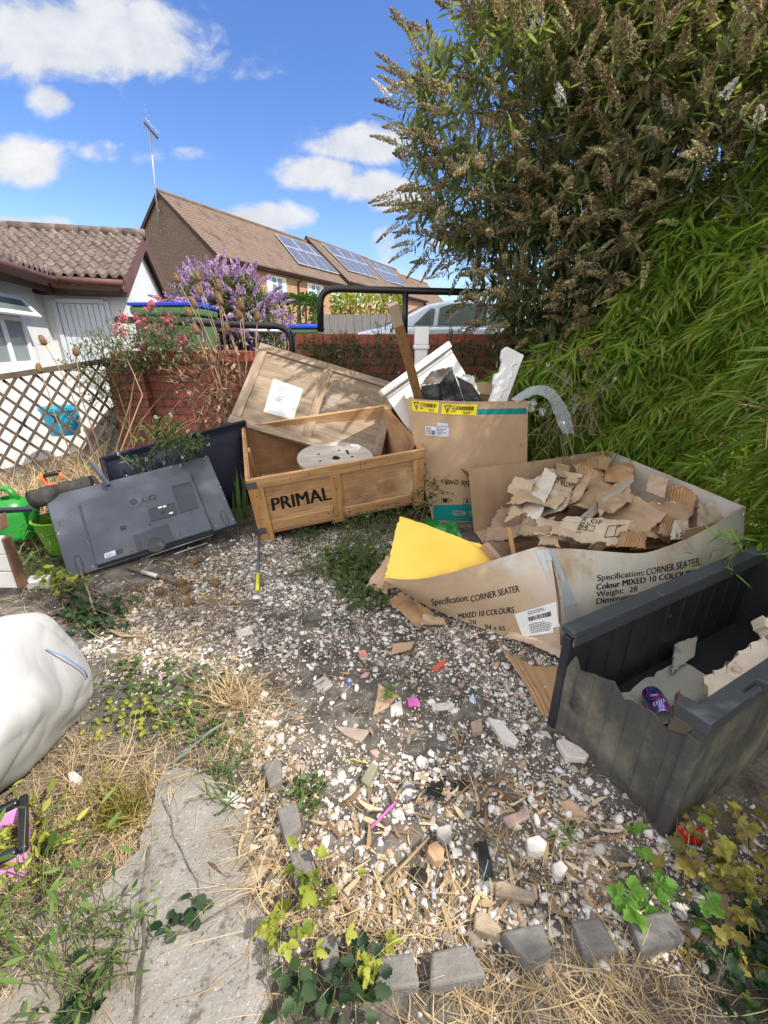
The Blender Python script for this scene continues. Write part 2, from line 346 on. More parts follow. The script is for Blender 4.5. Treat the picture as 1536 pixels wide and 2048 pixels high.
def barcode(n=18, seed=1):
    rs = random.Random(seed); l = []; x = 0
    while x < 1: wd = rs.choice([.015, .025, .04]); l.append((x, 0, min(1, x+wd), 1)); x += wd+rs.choice([.015, .03])
    return rects(l)
def textlines(n, seed=0):
    rs = random.Random(seed); l = []
    for i in range(n):
        x = 0; y = 1-(i+.8)/n; e = rs.uniform(.5, 1)
        while x < e: wd = rs.uniform(.03, .12); l.append((x, y, min(x+wd, e), y+.45/n)); x += wd+.025
    return rects(l)
# ================================================================ the setting
def sstep(a, b, x):
    t = np.clip((x-a)/(b-a), 0, 1); return t*t*(3-2*t)
def gh(x, y):
    """height of the ground"""
    x = np.asarray(x, float); y = np.asarray(y, float)
    h = .012*np.sin(x*3.1+.6)*np.sin(y*2.3)+.008*np.sin(x*7.3+y*5.1)
    h = h*(1-sstep(5.0, 5.3, y))
    rise = sstep(5.28, 5.36, y)*sstep(-4.2, -3.3, x)+.25*sstep(5.0, 7.0, y)*(1-sstep(-4.2, -3.3, x))
    return h+.8*rise
def G(u, v, dz=0):
    p = PZ(u, v, 0); h = float(gh(p.x, p.y)); p = PZ(u, v, h); return Vector((p.x, p.y, float(gh(p.x, p.y))+dz))
def axis(lo, hi, a, b, d):
    k = int((b-a)/d); mid = np.linspace(a, b, k+1); g = []; s = d*2; x = a
    l = []
    while x > lo: x -= s; s *= 1.5; l.append(x)
    r = []; x = b; s = d*2
    while x < hi: x += s; s *= 1.5; r.append(x)
    return np.array(l[::-1]+list(mid)+r)
m_soil = mat('soil', [(0.28,(.030,.026,.022)),(.45,(.075,.066,.056)),(.58,(.14,.125,.11)),(.75,(.24,.225,.2))], .95, 9, 9, bump=.6, bscale=70, nrough=.7, dirt=[((.20,.165,.115),.56,.72,1.6),((.42,.41,.39),.62,.7,90)])
gxs = axis(-200, 200, -4.5, 4.5, .05); gys = axis(-40, 300, -.6, 6, .05)
X, Y = np.meshgrid(gxs, gys); Z = gh(X, Y)
for i in range(len(gys)):
    if -.6 <= gys[i] <= 5.2:
        for j in range(len(gxs)):
            if abs(gxs[j]) < 4.5: Z[i, j] += .010*mn.noise((X[i,j]*6, Y[i,j]*6, 0))+.006*mn.noise((X[i,j]*19, Y[i,j]*19, 3))
nx, ny = len(gxs), len(gys); idx = np.arange(nx*ny).reshape(ny, nx)
Fq = np.stack([idx[:-1,:-1], idx[:-1,1:], idx[1:,1:], idx[1:,:-1]], -1).reshape(-1, 4)
ground = np_mesh('ground', np.stack([X, Y, Z], -1).reshape(-1, 3), Fq, m_soil, smooth=True); ground['kind'] = 'structure'

# concrete path: two slabs with a joint, cast in place, with worn irregular edges
m_conc = mat('concrete', [(.25,(.15,.142,.13)),(.5,(.225,.213,.197)),(.72,(.32,.305,.285))], .9, 5, 10, bump=.7, bscale=120, nrough=.75, bdist=.006, dirt=[((.17,.14,.10),.50,.68,3.0),((.45,.44,.42),.60,.68,110),((.08,.068,.055),.58,.66,75),((.10,.09,.075),.56,.66,14)])
def slab(pts, name, z=.012):
    P = [PZ(u, v, z) for u, v in pts]; out = []
    for i, p in enumerate(P):
        q = P[(i+1) % len(P)]; n = max(2, int((q-p).length/.03)); d = (q-p).cross(Vector((0,0,1))).normalized()
        for k in range(n):
            c = p.lerp(q, k/n); out.append((c+d*(.03*mn.noise(c*6)+.012*mn.noise(c*30))).xy)
    mb = MB(); mb.prism([tuple(p) for p in out], -.03, z); o = mb.build(name, m_conc); o['kind'] = 'structure'; return o
slab([(330,1545),(432,1545),(494,1640),(500,1740),(520,1800),(548,1850),(564,1960),(578,2140),(-120,2140),(30,1940),(150,1800),(280,1700),(312,1610)], 'path', .007)
def joint(pts, w_, name='path_joint'):   # soil filled cracks between the slabs
    P = [PZ(u, v, .0135) for u, v in pts]; vs = []; fs = []; Q = []
    for a, b in zip(P, P[1:]):
        n = max(2, int((b-a).length/.02)); Q += [a.lerp(b, k/n) for k in range(n)]
    Q.append(P[-1])
    for k, q in enumerate(Q):
        d = (Q[min(k+1, len(Q)-1)]-Q[max(k-1, 0)]); n = Vector((-d.y, d.x, 0)).normalized(); o_ = n*.012*mn.noise(q*11); ww = w_*(.55+.8*abs(mn.noise(q*23))); vs += [q+o_-n*ww, q+o_+n*ww]
    mb = MB(); mb.add(vs, [(2*k, 2*k+2, 2*k+3, 2*k+1) for k in range(len(Q)-1)]); o = mb.build(name, m_soil); o['kind'] = 'structure'
joint([(300,1690),(285,1780),(292,1880),(276,1980),(262,2140)], .007); joint([(292,1884),(380,1862),(440,1820),(510,1792)], .004); joint([(325,1600),(360,1700),(395,1760),(400,1850)], .002)

# ---------------------------------------------------------------- brick walls
m_brick = brick_mat('red brick', (.27,.075,.048), (.175,.048,.035), (.08,.062,.052), .27, .092, .011)
m_brick1 = mat('red coping brick', [(.25,.065,.043),(.33,.09,.058),(.19,.05,.037)], .85, 12, 7, bump=.4, dirt=((.08,.06,.05),.56,.72,6))
def wall(name, a, b, h, t, label, z0=-.1, cop=True, pier=False):
    a = Vector(a); b = Vector(b); Ln = (b-a).length; Mx = frame((a.x, a.y, 0), (b-a), z=(0,0,1))
    e = empty(name, Mx, label, 'wall'); hh = h-(.12 if cop else 0)
    mb = MB(); mb.box((0,0,z0), (Ln,t,hh))
    if pier: mb.box((-.02,-.1,z0), (.42,-.002,hh))
    mb.build('brickwork', m_brick, e)
    if cop:
        n = int(Ln/.098)
        for k in range(n):
            x0 = k*Ln/n; jy = random.uniform(-.006, .006); jz = random.uniform(-.006, .006)
            c = MB(); c.box((x0+.004, -.012+jy, hh+.006), (x0+Ln/n-.004, t+.012+jy, h+jz)); c.build('coping_brick', m_brick1, e, bevel=.006)
        mo = MB(); mo.box((.01, .003, hh), (Ln-.01, t-.003, h-.012)); mo.build('mortar', mat('mortar', [(.16,.13,.11),(.24,.21,.18)], .95, 20), e)
    return e
wall('brick_wall', (-3.12,5.16,0), (-1.45,4.98,0), 1.44, .24, 'lower red brick wall behind the pale teasels and red flowered plant', pier=True)
wall('brick_wall', (-.98,5.08,0), (3.4,5.30,0), 1.615, .24, 'taller red brick wall with upright coping bricks under the tall black rail')
# black tubular rails
m_blk = mat('black paint', [(.008,.008,.009),(.014,.014,.015)], .38, 20, bump=.05, spec=.5)
def arc(p, c, q, n=6): return [p.lerp(c, t).lerp(c.lerp(q, t), t) for t in np.linspace(0, 1, n)]
e = empty('black_rail', (-2.2,5.35,1.3), 'low bent black tube rail in front of the green bin', 'railing')
Y0 = 5.38; p = [PY(232,640,Y0), PY(300,641,Y0), PY(400,646,Y0), PY(545,652,Y0)]
mb = MB(); c = PY(584,652,Y0); q = PY(584,690,Y0); pts = p+arc(p[-1], c, q)[1:]+[Vector((q.x, q.y, 1.0))]; mb.tube(pts, .038, 12); mb.build('tube', m_blk, e, True, world=True)
for u in (275, 400):
    mb = MB(); t = PY(u, 643, Y0); mb.tube([(t.x, t.y, .8), (t.x, t.y, t.z)], .03, 10); mb.build('post', m_blk, e, True, world=True)
e = empty('black_rail', (.3,5.28,1.6), 'tall black tube rail standing above the taller brick wall', 'railing')
Y0 = 5.26; a = PY(641,664,Y0); c = PY(641,577,Y0); b = PY(676,577.5,Y0)
mb = MB(); mb.tube([a]+arc(PY(641,606,Y0), c, b, 8)+[PY(880,583,Y0), Vector((2.4,5.3,PY(880,583,Y0).z-.03))], .037, 12); mb.build('tube', m_blk, e, True, world=True)
for u in (811,):
    mb = MB(); t = PY(u, 581, Y0); mb.tube([(t.x, t.y, 1.55), (t.x, t.y, t.z)], .034, 12); mb.build('post', m_blk, e, True, world=True)

# ---------------------------------------------------------------- terrace of houses
HO = Vector((-8.4, 24.6, .8)); HD = Vector((.441, .897, 0)).normalized(); HN = Vector((-HD.y, HD.x, 0)); HM = frame(HO, HD, y=HN); HI = HM.inverted()
def hit(u, v, p0, n): r = Vector(ray(u, v)); c = Vector(CAM); return c+r*((Vector(p0)-c).dot(n)/r.dot(n))
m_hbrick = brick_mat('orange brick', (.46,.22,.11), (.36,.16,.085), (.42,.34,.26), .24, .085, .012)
m_gbrick = brick_mat('brown brick darkened for shade', (.19,.115,.075), (.14,.085,.058), (.22,.19,.155), .24, .085, .012)  # gable brick darkened, the shade of the unlit end is in its colour
m_roof = mat('brown roof tile', [(.125,.088,.068),(.185,.135,.105)], .9, 3, 8, dirt=((.09,.06,.045),.5,.7,1.2))
m_trim = mat('dark brown trim', [(.035,.018,.012),(.05,.027,.018)], .6, 5)
m_upvc = mat('white plastic', [(.76,.77,.78),(.82,.82,.82)], .4, 3)
m_glass = mat('window glass', [(.10,.13,.14),(.2,.25,.25)], .06, 1.5, 2, spec=.8)
m_net = mat('net curtain', [(.55,.58,.58),(.7,.72,.72)], .8, 12, stretch=(1,1,.1))
m_pv = mat('solar cell', [(.075,.085,.115),(.11,.122,.155)], .3, 2, 2, spec=.9)
m_alu = mat('aluminium', [(.62,.63,.65),(.7,.7,.72)], .4, 5, metal=.6)
HW = 3.34; EZ, RZ = 5.0, 7.9
def terrace(s0, s1, dz, dy, label, gable=False):
    M0 = HM @ Matrix.Translation((s0, dy, 0)); e = empty('terrace_house', M0, label, 'house', None); Ln = s1-s0; ez, rz = EZ+dz, RZ+dz
    mb = MB(); mb.box((0,0,-.3), (Ln,2*HW,ez)); o = mb.build('wall', m_hbrick, e)
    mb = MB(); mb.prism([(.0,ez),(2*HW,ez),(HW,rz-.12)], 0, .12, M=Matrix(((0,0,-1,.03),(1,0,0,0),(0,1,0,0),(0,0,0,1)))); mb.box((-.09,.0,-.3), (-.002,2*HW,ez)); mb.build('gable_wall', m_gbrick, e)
    # roof of overlapping courses: real stepped rows
    rb = MB(); sl = Vector((0, HW, rz-ez)); Ls = math.hypot(HW+.35, (rz-ez)*(HW+.35)/HW); n = 20; t = math.atan2(rz-ez, HW)
    for side in (0, 1):
        for k in range(n):
            a0 = -.35+(HW+.35)*k/n; a1 = -.35+(HW+.35)*(k+1)/n+.03; z0 = ez+(rz-ez)/HW*a0; z1 = ez+(rz-ez)/HW*a1
            y0, y1 = (a0, a1) if side == 0 else (2*HW-a0, 2*HW-a1)
            x0, x1 = -.16, Ln+.02
            mseg = int((x1-x0)/.15) if side == 0 else 1; vs = []; fs = []
            for j in range(mseg+1):
                xx = x0+(x1-x0)*j/mseg; w = .02*(j % 2)
                vs += [(xx,y0,z0+.0), (xx,y0,z0+.075+w), (xx,y1,z1+.03+w)]
            for j in range(mseg): q = j*3; fs += [(q,q+3,q+4,q+1), (q+1,q+4,q+5,q+2)]
            rb.add(vs, fs)
    rb.build('roof', m_roof, e)
    mb = MB(); mb.tube([(-.18,HW,rz+.06),(Ln,HW,rz+.06)], .11, 8); mb.build('ridge_tile', m_roof, e)
    if gable:
        mb = MB()
        for sgn in (0, 1):
            f = lambda a: (a if sgn == 0 else 2*HW-a)
            mb.hexa([(-.2,f(-.36),ez-.5),(-.16,f(-.36),ez-.5),(-.16,f(HW),rz-.12),(-.2,f(HW),rz-.12),(-.2,f(-.36),ez-.22),(-.16,f(-.36),ez-.22),(-.16,f(HW),rz+.08),(-.2,f(HW),rz+.08)])
        mb.build('barge_board', m_trim, e)
    mb = MB(); mb.box((-.1,-.42,ez-.36), (Ln,-.02,ez-.30)); mb.box((-.1,-.36,ez-.3), (Ln,-.3,ez-.17)); mb.build('soffit', m_trim, e)
    mb = MB(); mb.tube([(-.1,-.42,ez-.25),(Ln,-.42,ez-.25)], .06, 8); mb.build('gutter', m_trim, e)
    return e, M0
def house_window(e, M0, u0, u1, z0=3.32, z1=4.5):
    I = M0.inverted(); n = M0.to_3x3() @ Vector((0,1,0)); a = I @ hit(u0, 570, M0.translation, n); b = I @ hit(u1, 590, M0.translation, n)
    x0, x1 = a.x, b.x; mb = MB(); t = .09
    for lo, hi in [((x0,-.05,z0),(x0+t,.05,z1)),((x1-t,-.05,z0),(x1,.05,z1)),((x0+t,-.05,z0),(x1-t,.05,z0+t)),((x0+t,-.05,z1-t),(x1-t,.05,z1)),(((x0+x1)/2-.05,-.05,z0+t),((x0+x1)/2+.05,.05,z1-t)),((x0+t,-.048,z1-.45),((x0+x1)/2-.05,.05,z1-.38))]: mb.box(lo, hi)
    f = mb.build('window', m_upvc, e)
    mb = MB(); mb.box((x0+t,-.02,z0+t), (x1-t,-.008,z1-t)); mb.build('pane', m_glass, f)
    for ca, cb_ in ((x0+t, x0+t+(x1-x0)*.22), (x1-t-(x1-x0)*.16, x1-t)): mb = MB(); mb.box((ca,-.0225,z0+t+.02), (cb_,-.0205,z1-t)); mb.build('curtain', m_net, f)
    mb = MB(); mb.box((x0-.08,-.09,z0-.12), (x1+.08,.0-.002,z0-.002)); mb.build('sill', m_brick1, f)
def panels(e, M0, dz, quad, cols=(3,5), fr=.4):
    sl = Vector((0, HW, RZ-EZ)).normalized(); n = M0.to_3x3() @ Vector((0, -sl.z, sl.y)); p0 = M0 @ Vector((0, 0, EZ+dz+.16)); I = M0.inverted()
    q = [I @ hit(u, v, p0, n) for u, v in quad]; nl = Vector((0, -sl.z, sl.y))
    pt = lambda s, t: q[0]*(1-s)*(1-t)+q[1]*s*(1-t)+q[2]*s*t+q[3]*(1-s)*t
    for t0, t1, k in ((0, fr, cols[0]), (fr, 1, cols[1])):
        for i in range(k):
            c = [pt(i/k+.006, t1-.006), pt((i+1)/k-.006, t1-.006), pt((i+1)/k-.006, t0+.006), pt(i/k+.006, t0+.006)]
            mb = MB(); mb.hexa(c+[x+nl*.05 for x in c]); o = mb.build('solar_panel', m_alu, e)
            m = sum(c, Vector())/4; c2 = [x.lerp(m, .07)+nl*.051 for x in c]; mb = MB(); mb.hexa(c2+[x+nl*.006 for x in c2]); mb.build('cells', m_pv, o)
hA, MA = terrace(0, 12.7, 0, 0, 'nearest brick terrace house with dark gable end and tv aerial', True)
for a, b in ((534,573),(614,646),(662,689)): house_window(hA, MA, a, b)
panels(hA, MA, 0, [(549,468),(637,496),(695,554),(597,528)])
hB, MB_ = terrace(12.7, 22.3, .3, 0, 'second terrace house with middle group of solar panels on brown roof', True)
for a, b in ((710,729),(746,760)): house_window(hB, MB_, a, b, 3.6, 4.8)
panels(hB, MB_, .3, [(643,487),(722,514),(755,558),(697,542)])
hC, MC = terrace(22.3, 28.8, .25, 0, 'third terrace house with farthest group of solar panels')
for a, b in ((777,788),): house_window(hC, MC, a, b, 3.6, 4.8)
panels(hC, MC, .25, [(731,520),(781,538),(813,574),(770,562)])
hD, MD = terrace(28.8, 38, -.1, 0, 'farthest terrace house with plain orange brown roof')
for e, x in ((hA, 6.55), (hB, 6.2)):   # downpipes
    mb = MB(); mb.tube([(x,-.42,4.75),(x,-.3,4.5),(x,-.08,4.35),(x,-.08,0)], .05, 8); mb.build('downpipe', m_trim, e)
# aerial on the gable: bracket, mast, boom with cross elements
gp = lambda u, v: hit(u, v, HM @ Vector((-.16,0,0)), HD)
ae = MB(); b0 = gp(324, 463); b1 = gp(320, 400); top = hit(299, 262, HM @ Vector((-.35,0,0)), HD)
I = HM.inverted(); b0, b1, top = (I @ x for x in (b0, b1, top))
ae.tube([b0+Vector((-.15,0,0)), top], .035, 8); ae.tube([b0, b0+Vector((-.16,0,0))], .03); ae.tube([b0+Vector((0,0,1)), b0.lerp(top, .2)], .03)
a = ae.build('aerial_mast', mat('galvanised tube', [(.35,.35,.36),(.45,.45,.46)], .5, 5, metal=.5), hA, True)
bm_ = MB(); d = Vector((.05,-.75,-.75)).normalized(); c0 = top+Vector((0,.25,.35)); c1 = c0+d*.95; bm_.tube([c0, c1], .045, 8); bm_.build('aerial_boom', m_trim, a)
bm_ = MB()
for k in range(7):
    p = c0.lerp(c1, .04+k*.15); bm_.tube([p+Vector((-.12,-.26,.1)), p+Vector((.12,.26,-.1))], .010, 5)
for k in range(4): p = c0+Vector((0,.05*k,.2*k-.1)); bm_.tube([p+Vector((-.08,-.45,.08)), p+Vector((.08,.45,-.08))], .010, 5)
bm_.build('aerial_rods', m_alu, a)

# ---------------------------------------------------------------- white bungalow
BM = frame((-5.87,8.14,.2), (.966,.259,0), z=(0,0,1)); BI = BM.inverted()
m_white = mat('white paint', [(.58,.59,.60),(.66,.66,.66)], .7, 3, 8, bump=.15, bscale=25, dirt=[((.42,.42,.41),.55,.75,2.5),((.40,.38,.34),.60,.75,1.5,(3,3,.4))])
m_grey = mat('pale grey paint', [(.55,.59,.66),(.62,.66,.72)], .55, 2, 6, stretch=(1,1,.3), dirt=((.42,.43,.44),.62,.75,5))
m_pant = mat('weathered roof tile', [(.25,(.065,.05,.045)),(.5,(.13,.10,.088)),(.75,(.22,.175,.155))], .9, 5, 9, bump=.5, bscale=40, dirt=[((.30,.29,.25),.60,.72,9),((.045,.035,.03),.55,.7,2)])
m_maroon = mat('maroon board', [(.10,.045,.038),(.15,.075,.06)], .6, 4, stretch=(.3,1,1)); 
e = empty('bungalow', BM, 'white bungalow with brown tiled roof and boarded grey door', 'house')
EX = 1.3; wz = 2.42
mb = MB(); mb.box((-5,0,-.3), (EX,3.4,wz)); mb.box((-5,-4,-.3), (-.0,-.002,wz)); mb.build('wall', m_white, e)
mb = MB(); mb.prism([(0,wz+.002),(3.4,wz+.002),(1.7,wz+.83)], EX-.3, EX-.001, M=Matrix(((0,0,1,0),(1,0,0,0),(0,1,0,0),(0,0,0,1)))); mb.build('gable_wall', m_white, e)
def tiles(x0, x1, ye, ze, yr, zr, rows, Mx=Matrix(), per=.165):
    T = MB(); n = int((x1-x0)/per*8); vs = []
    for k in range(rows):
        t0 = k/rows; t1 = (k+1.12)/rows; v = []; f = []
        for j in range(n+1):
            x = x0+(x1-x0)*j/n; ph = (x/per) % 1; w = .045*max(0, math.sin(ph*2*math.pi))**.8 - .012*max(0, -math.sin(ph*2*math.pi)); jit = .006*mn.noise((int(x/per)*3.3, k*5.7, 0))
            for t, up in ((t0, .0), (t0, .055), ((t0*2+t1)/3, .045), (t1, .02)): v.append((x, ye+(yr-ye)*t+jit, ze+(zr-ze)*t+up+w+jit))
        for j in range(n):
            for q in range(3): a = j*4+q; f.append((a, a+4, a+5, a+1))
        T.add(v, f, 0, Mx)
    return T
t = tiles(-4.5, EX+.15, -.36, 2.36, 1.7, 3.36, 8); r = t.build('roof', m_pant, e); r.data.shade_smooth(); r.data.set_sharp_from_angle(angle=R(50))
mb = MB(); mb.hexa([(-4.5,1.7,3.34),(EX+.15,1.7,3.34),(EX+.15,3.8,2.3),(-4.5,3.8,2.3),(-4.5,1.7,3.40),(EX+.15,1.7,3.40),(EX+.15,3.8,2.36),(-4.5,3.8,2.36)]); mb.build('rear_roof', m_pant, r)
mb = MB()
for k in range(15): mb.tube([(EX+.17-k*.39,1.7,3.40),(EX+.17-(k+1)*.39+.01,1.7,3.405)], [.10,.095], 12)
mb.build('ridge_tile', m_pant, r, True)
Mw = Matrix(((0,1,0,0),(1,0,0,0),(0,0,1,0),(0,0,0,1)))   # swaps x and y for the wing roof
Mw2 = Mw @ Matrix.Diagonal((1,-1,1,1))
t = tiles(-4.0, -.1, -.36, 2.36, 1.7, 3.36, 8, Mw2); r2 = t.build('wing_roof', m_pant, e)
mb = MB()
mb.box((-0.02,-.30,2.10), (EX+.02,-.27,2.33)); mb.box((.27,-4,2.10), (.3,-.3,2.33)); mb.build('fascia', m_trim, e)
mb = MB(); mb.tube([(.36,-.42,2.30),(EX+.1,-.42,2.27)], .055, 10); mb.tube([(.42,-4,2.30),(.42,-.42,2.27)], .055, 10); mb.tube([(EX+.06,-.42,2.27),(EX+.1,-.40,2.15),(EX+.1,-.3,2.1)], .035, 8); mb.build('gutter', m_maroon, e, True)
mb = MB(); mb.box((0,-.28,2.095), (EX,-.001,2.12)); mb.build('soffit', m_trim, e)
mb = MB()
for sgn in (0, 1):
    f = (lambda a: a) if sgn == 0 else (lambda a: 3.4-a)
    mb.hexa([(EX+.11,f(-.38),2.08),(EX+.145,f(-.38),2.08),(EX+.145,f(1.7),3.14),(EX+.11,f(1.7),3.14),(EX+.11,f(-.38),2.34),(EX+.145,f(-.38),2.34),(EX+.145,f(1.7),3.38),(EX+.11,f(1.7),3.38)])
mb.build('barge_board', m_maroon, e)
# boarded door
dx0, dx1, dz1 = .16, .98, 2.02
d = MB()
for k in range(8):
    w_ = (dx1-dx0-.1)/8; d.box((dx0+.05+k*w_+.004,-.035,.02), (dx0+.05+(k+1)*w_-.004,-.004,dz1-.05))
door = d.build('door', m_grey, e, bevel=.004)
mb = MB(); mb.box((dx0-.03,-.05,.0), (dx0+.04,-.003,dz1)); mb.box((dx1-.04,-.05,0), (dx1+.03,-.003,dz1)); mb.box((dx0+.04,-.05,dz1-.04), (dx1-.04,-.003,dz1+.03)); mb.build('door_frame', m_grey, door, bevel=.004)
mb = MB(); mb.tube([(dx1-.20,-.06,1.0),(dx1-.17,-.08,1.04),(dx1-.13,-.07,1.0),(dx1-.17,-.07,.97)], .008, 6); mb.tube([(dx1-.17,-.07,1.03),(dx1-.05,-.07,1.02),(dx1-.04,-.04,1.02)], .009, 6); mb.build('handle', m_alu, door, True)
# window in the wing, top sash open
wn = BM.to_3x3() @ Vector((1,0,0)); wp = BM @ Vector((0,0,0))
a = BI @ hit(57, 690, wp, wn); y1 = a.y; y0 = y1-1.25; z0, z1 = 1.0, 2.0; t = .07
mb = MB()
for lo, hi in [((-.02,y0,z0),(.04,y0+t,z1)),((-.02,y1-t,z0),(.04,y1,z1)),((-.02,y0+t,z0),(.04,y1-t,z0+t)),((-.02,y0+t,z1-t),(.04,y1-t,z1)),((-.02,y0+t,z1-.36),(.04,y1-t,z1-.30)),((-.02,(y0+y1)/2-.04,z0+t),(.039,(y0+y1)/2+.04,z1-.36))]: mb.box(lo, hi)
mb.box((-.0,y0-.05,z0-.06), (.12,y1+.05,z0-.002)); win = mb.build('window', m_upvc, e)
mb = MB(); mb.box((.002,y0+t,z0+t), (.012,y1-t,z1-t)); mb.build('pane', m_glass, win)
mb = MB(); Mo = Matrix.Translation((.05,0,z1-.03)) @ Matrix.Rotation(R(-38),4,'Y')
for lo, hi in [((0,y0+.03,-.36),(.04,y0+.09,0)),((0,y1-.09,-.36),(.04,y1-.03,0)),((0,y0+.09,-.06),(.04,y1-.09,0)),((0,y0+.09,-.36),(.04,y1-.09,-.30))]: mb.box(lo, hi, 0, Mo)
sash = mb.build('sash', m_upvc, win); mb = MB(); mb.box((.016,y0+.09,-.30), (.024,y1-.09,-.06), 0, Mo); mb.build('sash_pane', m_glass, sash)
# added low wall, stands in for the sunlit foot of the bungalow wall
a = Vector((-4.75,5.5,0)); b = Vector((-3.72,6.7,0)); mb = MB(); Ln = (b-a).length; Mx = frame(a, b-a, z=(0,0,1)); mb.box((-1.2,0,-.1), (Ln,.15,1.2), 0, Mx); tag(mb.build('sunlit_wall_standin', m_white, bevel=.01), 'added low white wall behind the lattice fence standing in for the sunlit lower bungalow wall', 'wall')

# ---------------------------------------------------------------- lattice fence
m_lat = mat('weathered lattice', [(.06,.045,.035),(.13,.10,.078)], .9, 8, 6, stretch=(1,1,1), bump=.3)
FA = Vector((-3.62,3.75,0)); FB = Vector((-3.1,5.2,0)); FMx = frame(FA, FB-FA, z=(0,0,1)); FL = (FB-FA).length
e = empty('lattice_fence', FMx, 'dark weathered diagonal lattice panel beside the brick wall', 'fence')
zt = lambda x: 1.20+.15*x/FL
mb = MB(); mb.hexa([(-.6,-.02,zt(-.6)-.03),(FL,-.02,zt(FL)-.03),(FL,.02,zt(FL)-.03),(-.6,.02,zt(-.6)-.03),(-.6,-.02,zt(-.6)+.02),(FL,-.02,zt(FL)+.02),(FL,.02,zt(FL)+.02),(-.6,.02,zt(-.6)+.02)]); mb.build('top_rail', m_lat, e)
mb = MB(); sp = .16
for k in range(-14, 32):
    for sgn, yy in ((1, -.012), (-1, .006)):
        x0 = k*sp; pts = []
        # clip diagonal x = x0 + sgn*(z-.35) between z .35 and the rail
        seg = [(x0+sgn*(z-.35)*.9, z) for z in np.linspace(.3, 1.4, 45)]
        seg = [(x, z) for x, z in seg if -.6 < x < FL and z < zt(x)-.01]
        if len(seg) > 2:
            (xa, za), (xb, zb) = seg[0], seg[-1]; d = Vector((xb-xa, 0, zb-za)).normalized(); n = Vector((-d.z, 0, d.x))*.0125
            p = [Vector((xa, yy, za))+n, Vector((xa, yy, za))-n, Vector((xb, yy, zb))-n, Vector((xb, yy, zb))+n]
            mb.hexa(p+[x+Vector((0,.009,0)) for x in p])
mb.build('lattice', m_lat, e)
mb = MB(); mb.box((FL-.05,.022,0), (FL,.07,1.3)); mb.build('post', m_lat, e)
# blue tub and flower pots behind the lattice
m_blue = mat('bright blue plastic', [(.03,.38,.62),(.05,.45,.68)], .4, 4)
def pot(name, u, v, y, r, h, m, label, cat, rim=.12):
    p = PY(u, v, y); e = empty(name, (p.x, p.y, p.z), label, cat); mb = MB(); mb.lathe([(0,0),(r*.78,0),(r,h),(r*1.06,h),(r*1.06,h*(1+rim)),(r*.97,h*(1+rim)),(r*.95,h),(r*.8,.02),(0,.02)], 24); mb.build('body', m, e, angle=40); mb = MB(); mb.lathe([(0,h*.9),(r*.94,h*.92)], 20); mb.build('soil', m_soil, e)
pot('plastic_tub', 132, 868, 5.3, .20, .30, m_blue, 'bright blue plastic tub behind the lattice fence', 'tub')
m_terra = mat('terracotta', [(.42,.15,.08),(.5,.2,.11)], .85, 8, dirt=((.5,.4,.33),.55,.7,6))
pot('flower_pot', 205, 890, 5.6, .16, .20, m_terra, 'terracotta pot behind the lattice fence by the wall', 'plant pot')

# ---------------------------------------------------------------- bins
m_bgreen = mat('green bin plastic', [(.07,.135,.065),(.10,.18,.085)], .5, 5, bump=.1, bscale=120); m_bblue = mat('blue bin lid', [(.01,.045,.42),(.02,.06,.5)], .4, 5)
def bin_(x0, x1, y0, y1, zb, zt_, label):
    c = Vector(((x0+x1)/2, y0, zb)); e = empty('wheelie_bin', c, label, 'bin'); w2 = (x1-x0)/2; D = y1-y0; h = zt_-zb
    mb = MB(); k = .84
    mb.hexa([(-w2*k,.06,.1),(w2*k,.06,.1),(w2*k,D-.06,.1),(-w2*k,D-.06,.1),(-w2*.96,0,h*.84),(w2*.96,0,h*.84),(w2*.96,D,h*.84),(-w2*.96,D,h*.84)])
    mb.box((-w2,-.04,h*.84+.002), (w2,D+.04,h*.93)); mb.build('body', m_bgreen, e, bevel=.035, seg=3)
    mb = MB(); Z = h*.93+.003
    n = 10; prof = [(D+.03)*(1-j/n)-.05*j/n for j in range(n+1)]; vs = []; fs = []
    for j in range(n+1):
        t = j/n; zz = Z+.07*math.sin(min(1, t*1.6)*math.pi*.5)*(1-.45*max(0, t-.6)/.4); 
        for x in (-w2*1.03, w2*1.03): vs += [(x, prof[j], Z), (x, prof[j], zz)]
    for j in range(n): a = j*4; fs += [(a+1,a+3,a+7,a+5),(a,a+4,a+6,a+2),(a,a+1,a+5,a+4),(a+2,a+6,a+7,a+3)]
    fs += [(0,2,3,1),(n*4,n*4+1,n*4+3,n*4+2)]
    mb.add(vs, fs); mb.build('lid', m_bblue, e, bevel=.012)
    mb = MB(); mb.tube([(-w2*.8,D+.07,h*.9),(w2*.8,D+.07,h*.9)], .02, 8); mb.build('handle', m_bgreen, e, True)
    for s in (-1, 1): mb = MB(); mb.tube([(s*w2*.8-.03,D-.05,.1),(s*w2*.8+.03,D-.05,.1)], .1, 16); mb.build('wheel', m_blk, e, True)
bin_(-3.32, -2.48, 6.15, 6.95, .8, 2.06, 'large green bin with blue lid behind the low black rail')
p0, p1 = PY(592, 660, 7), PY(626, 660, 7); bin_(p0.x-.1, p1.x+.1, 7, 7.6, .8, 1.80, 'smaller green bin with blue lid behind the gap between brick walls')
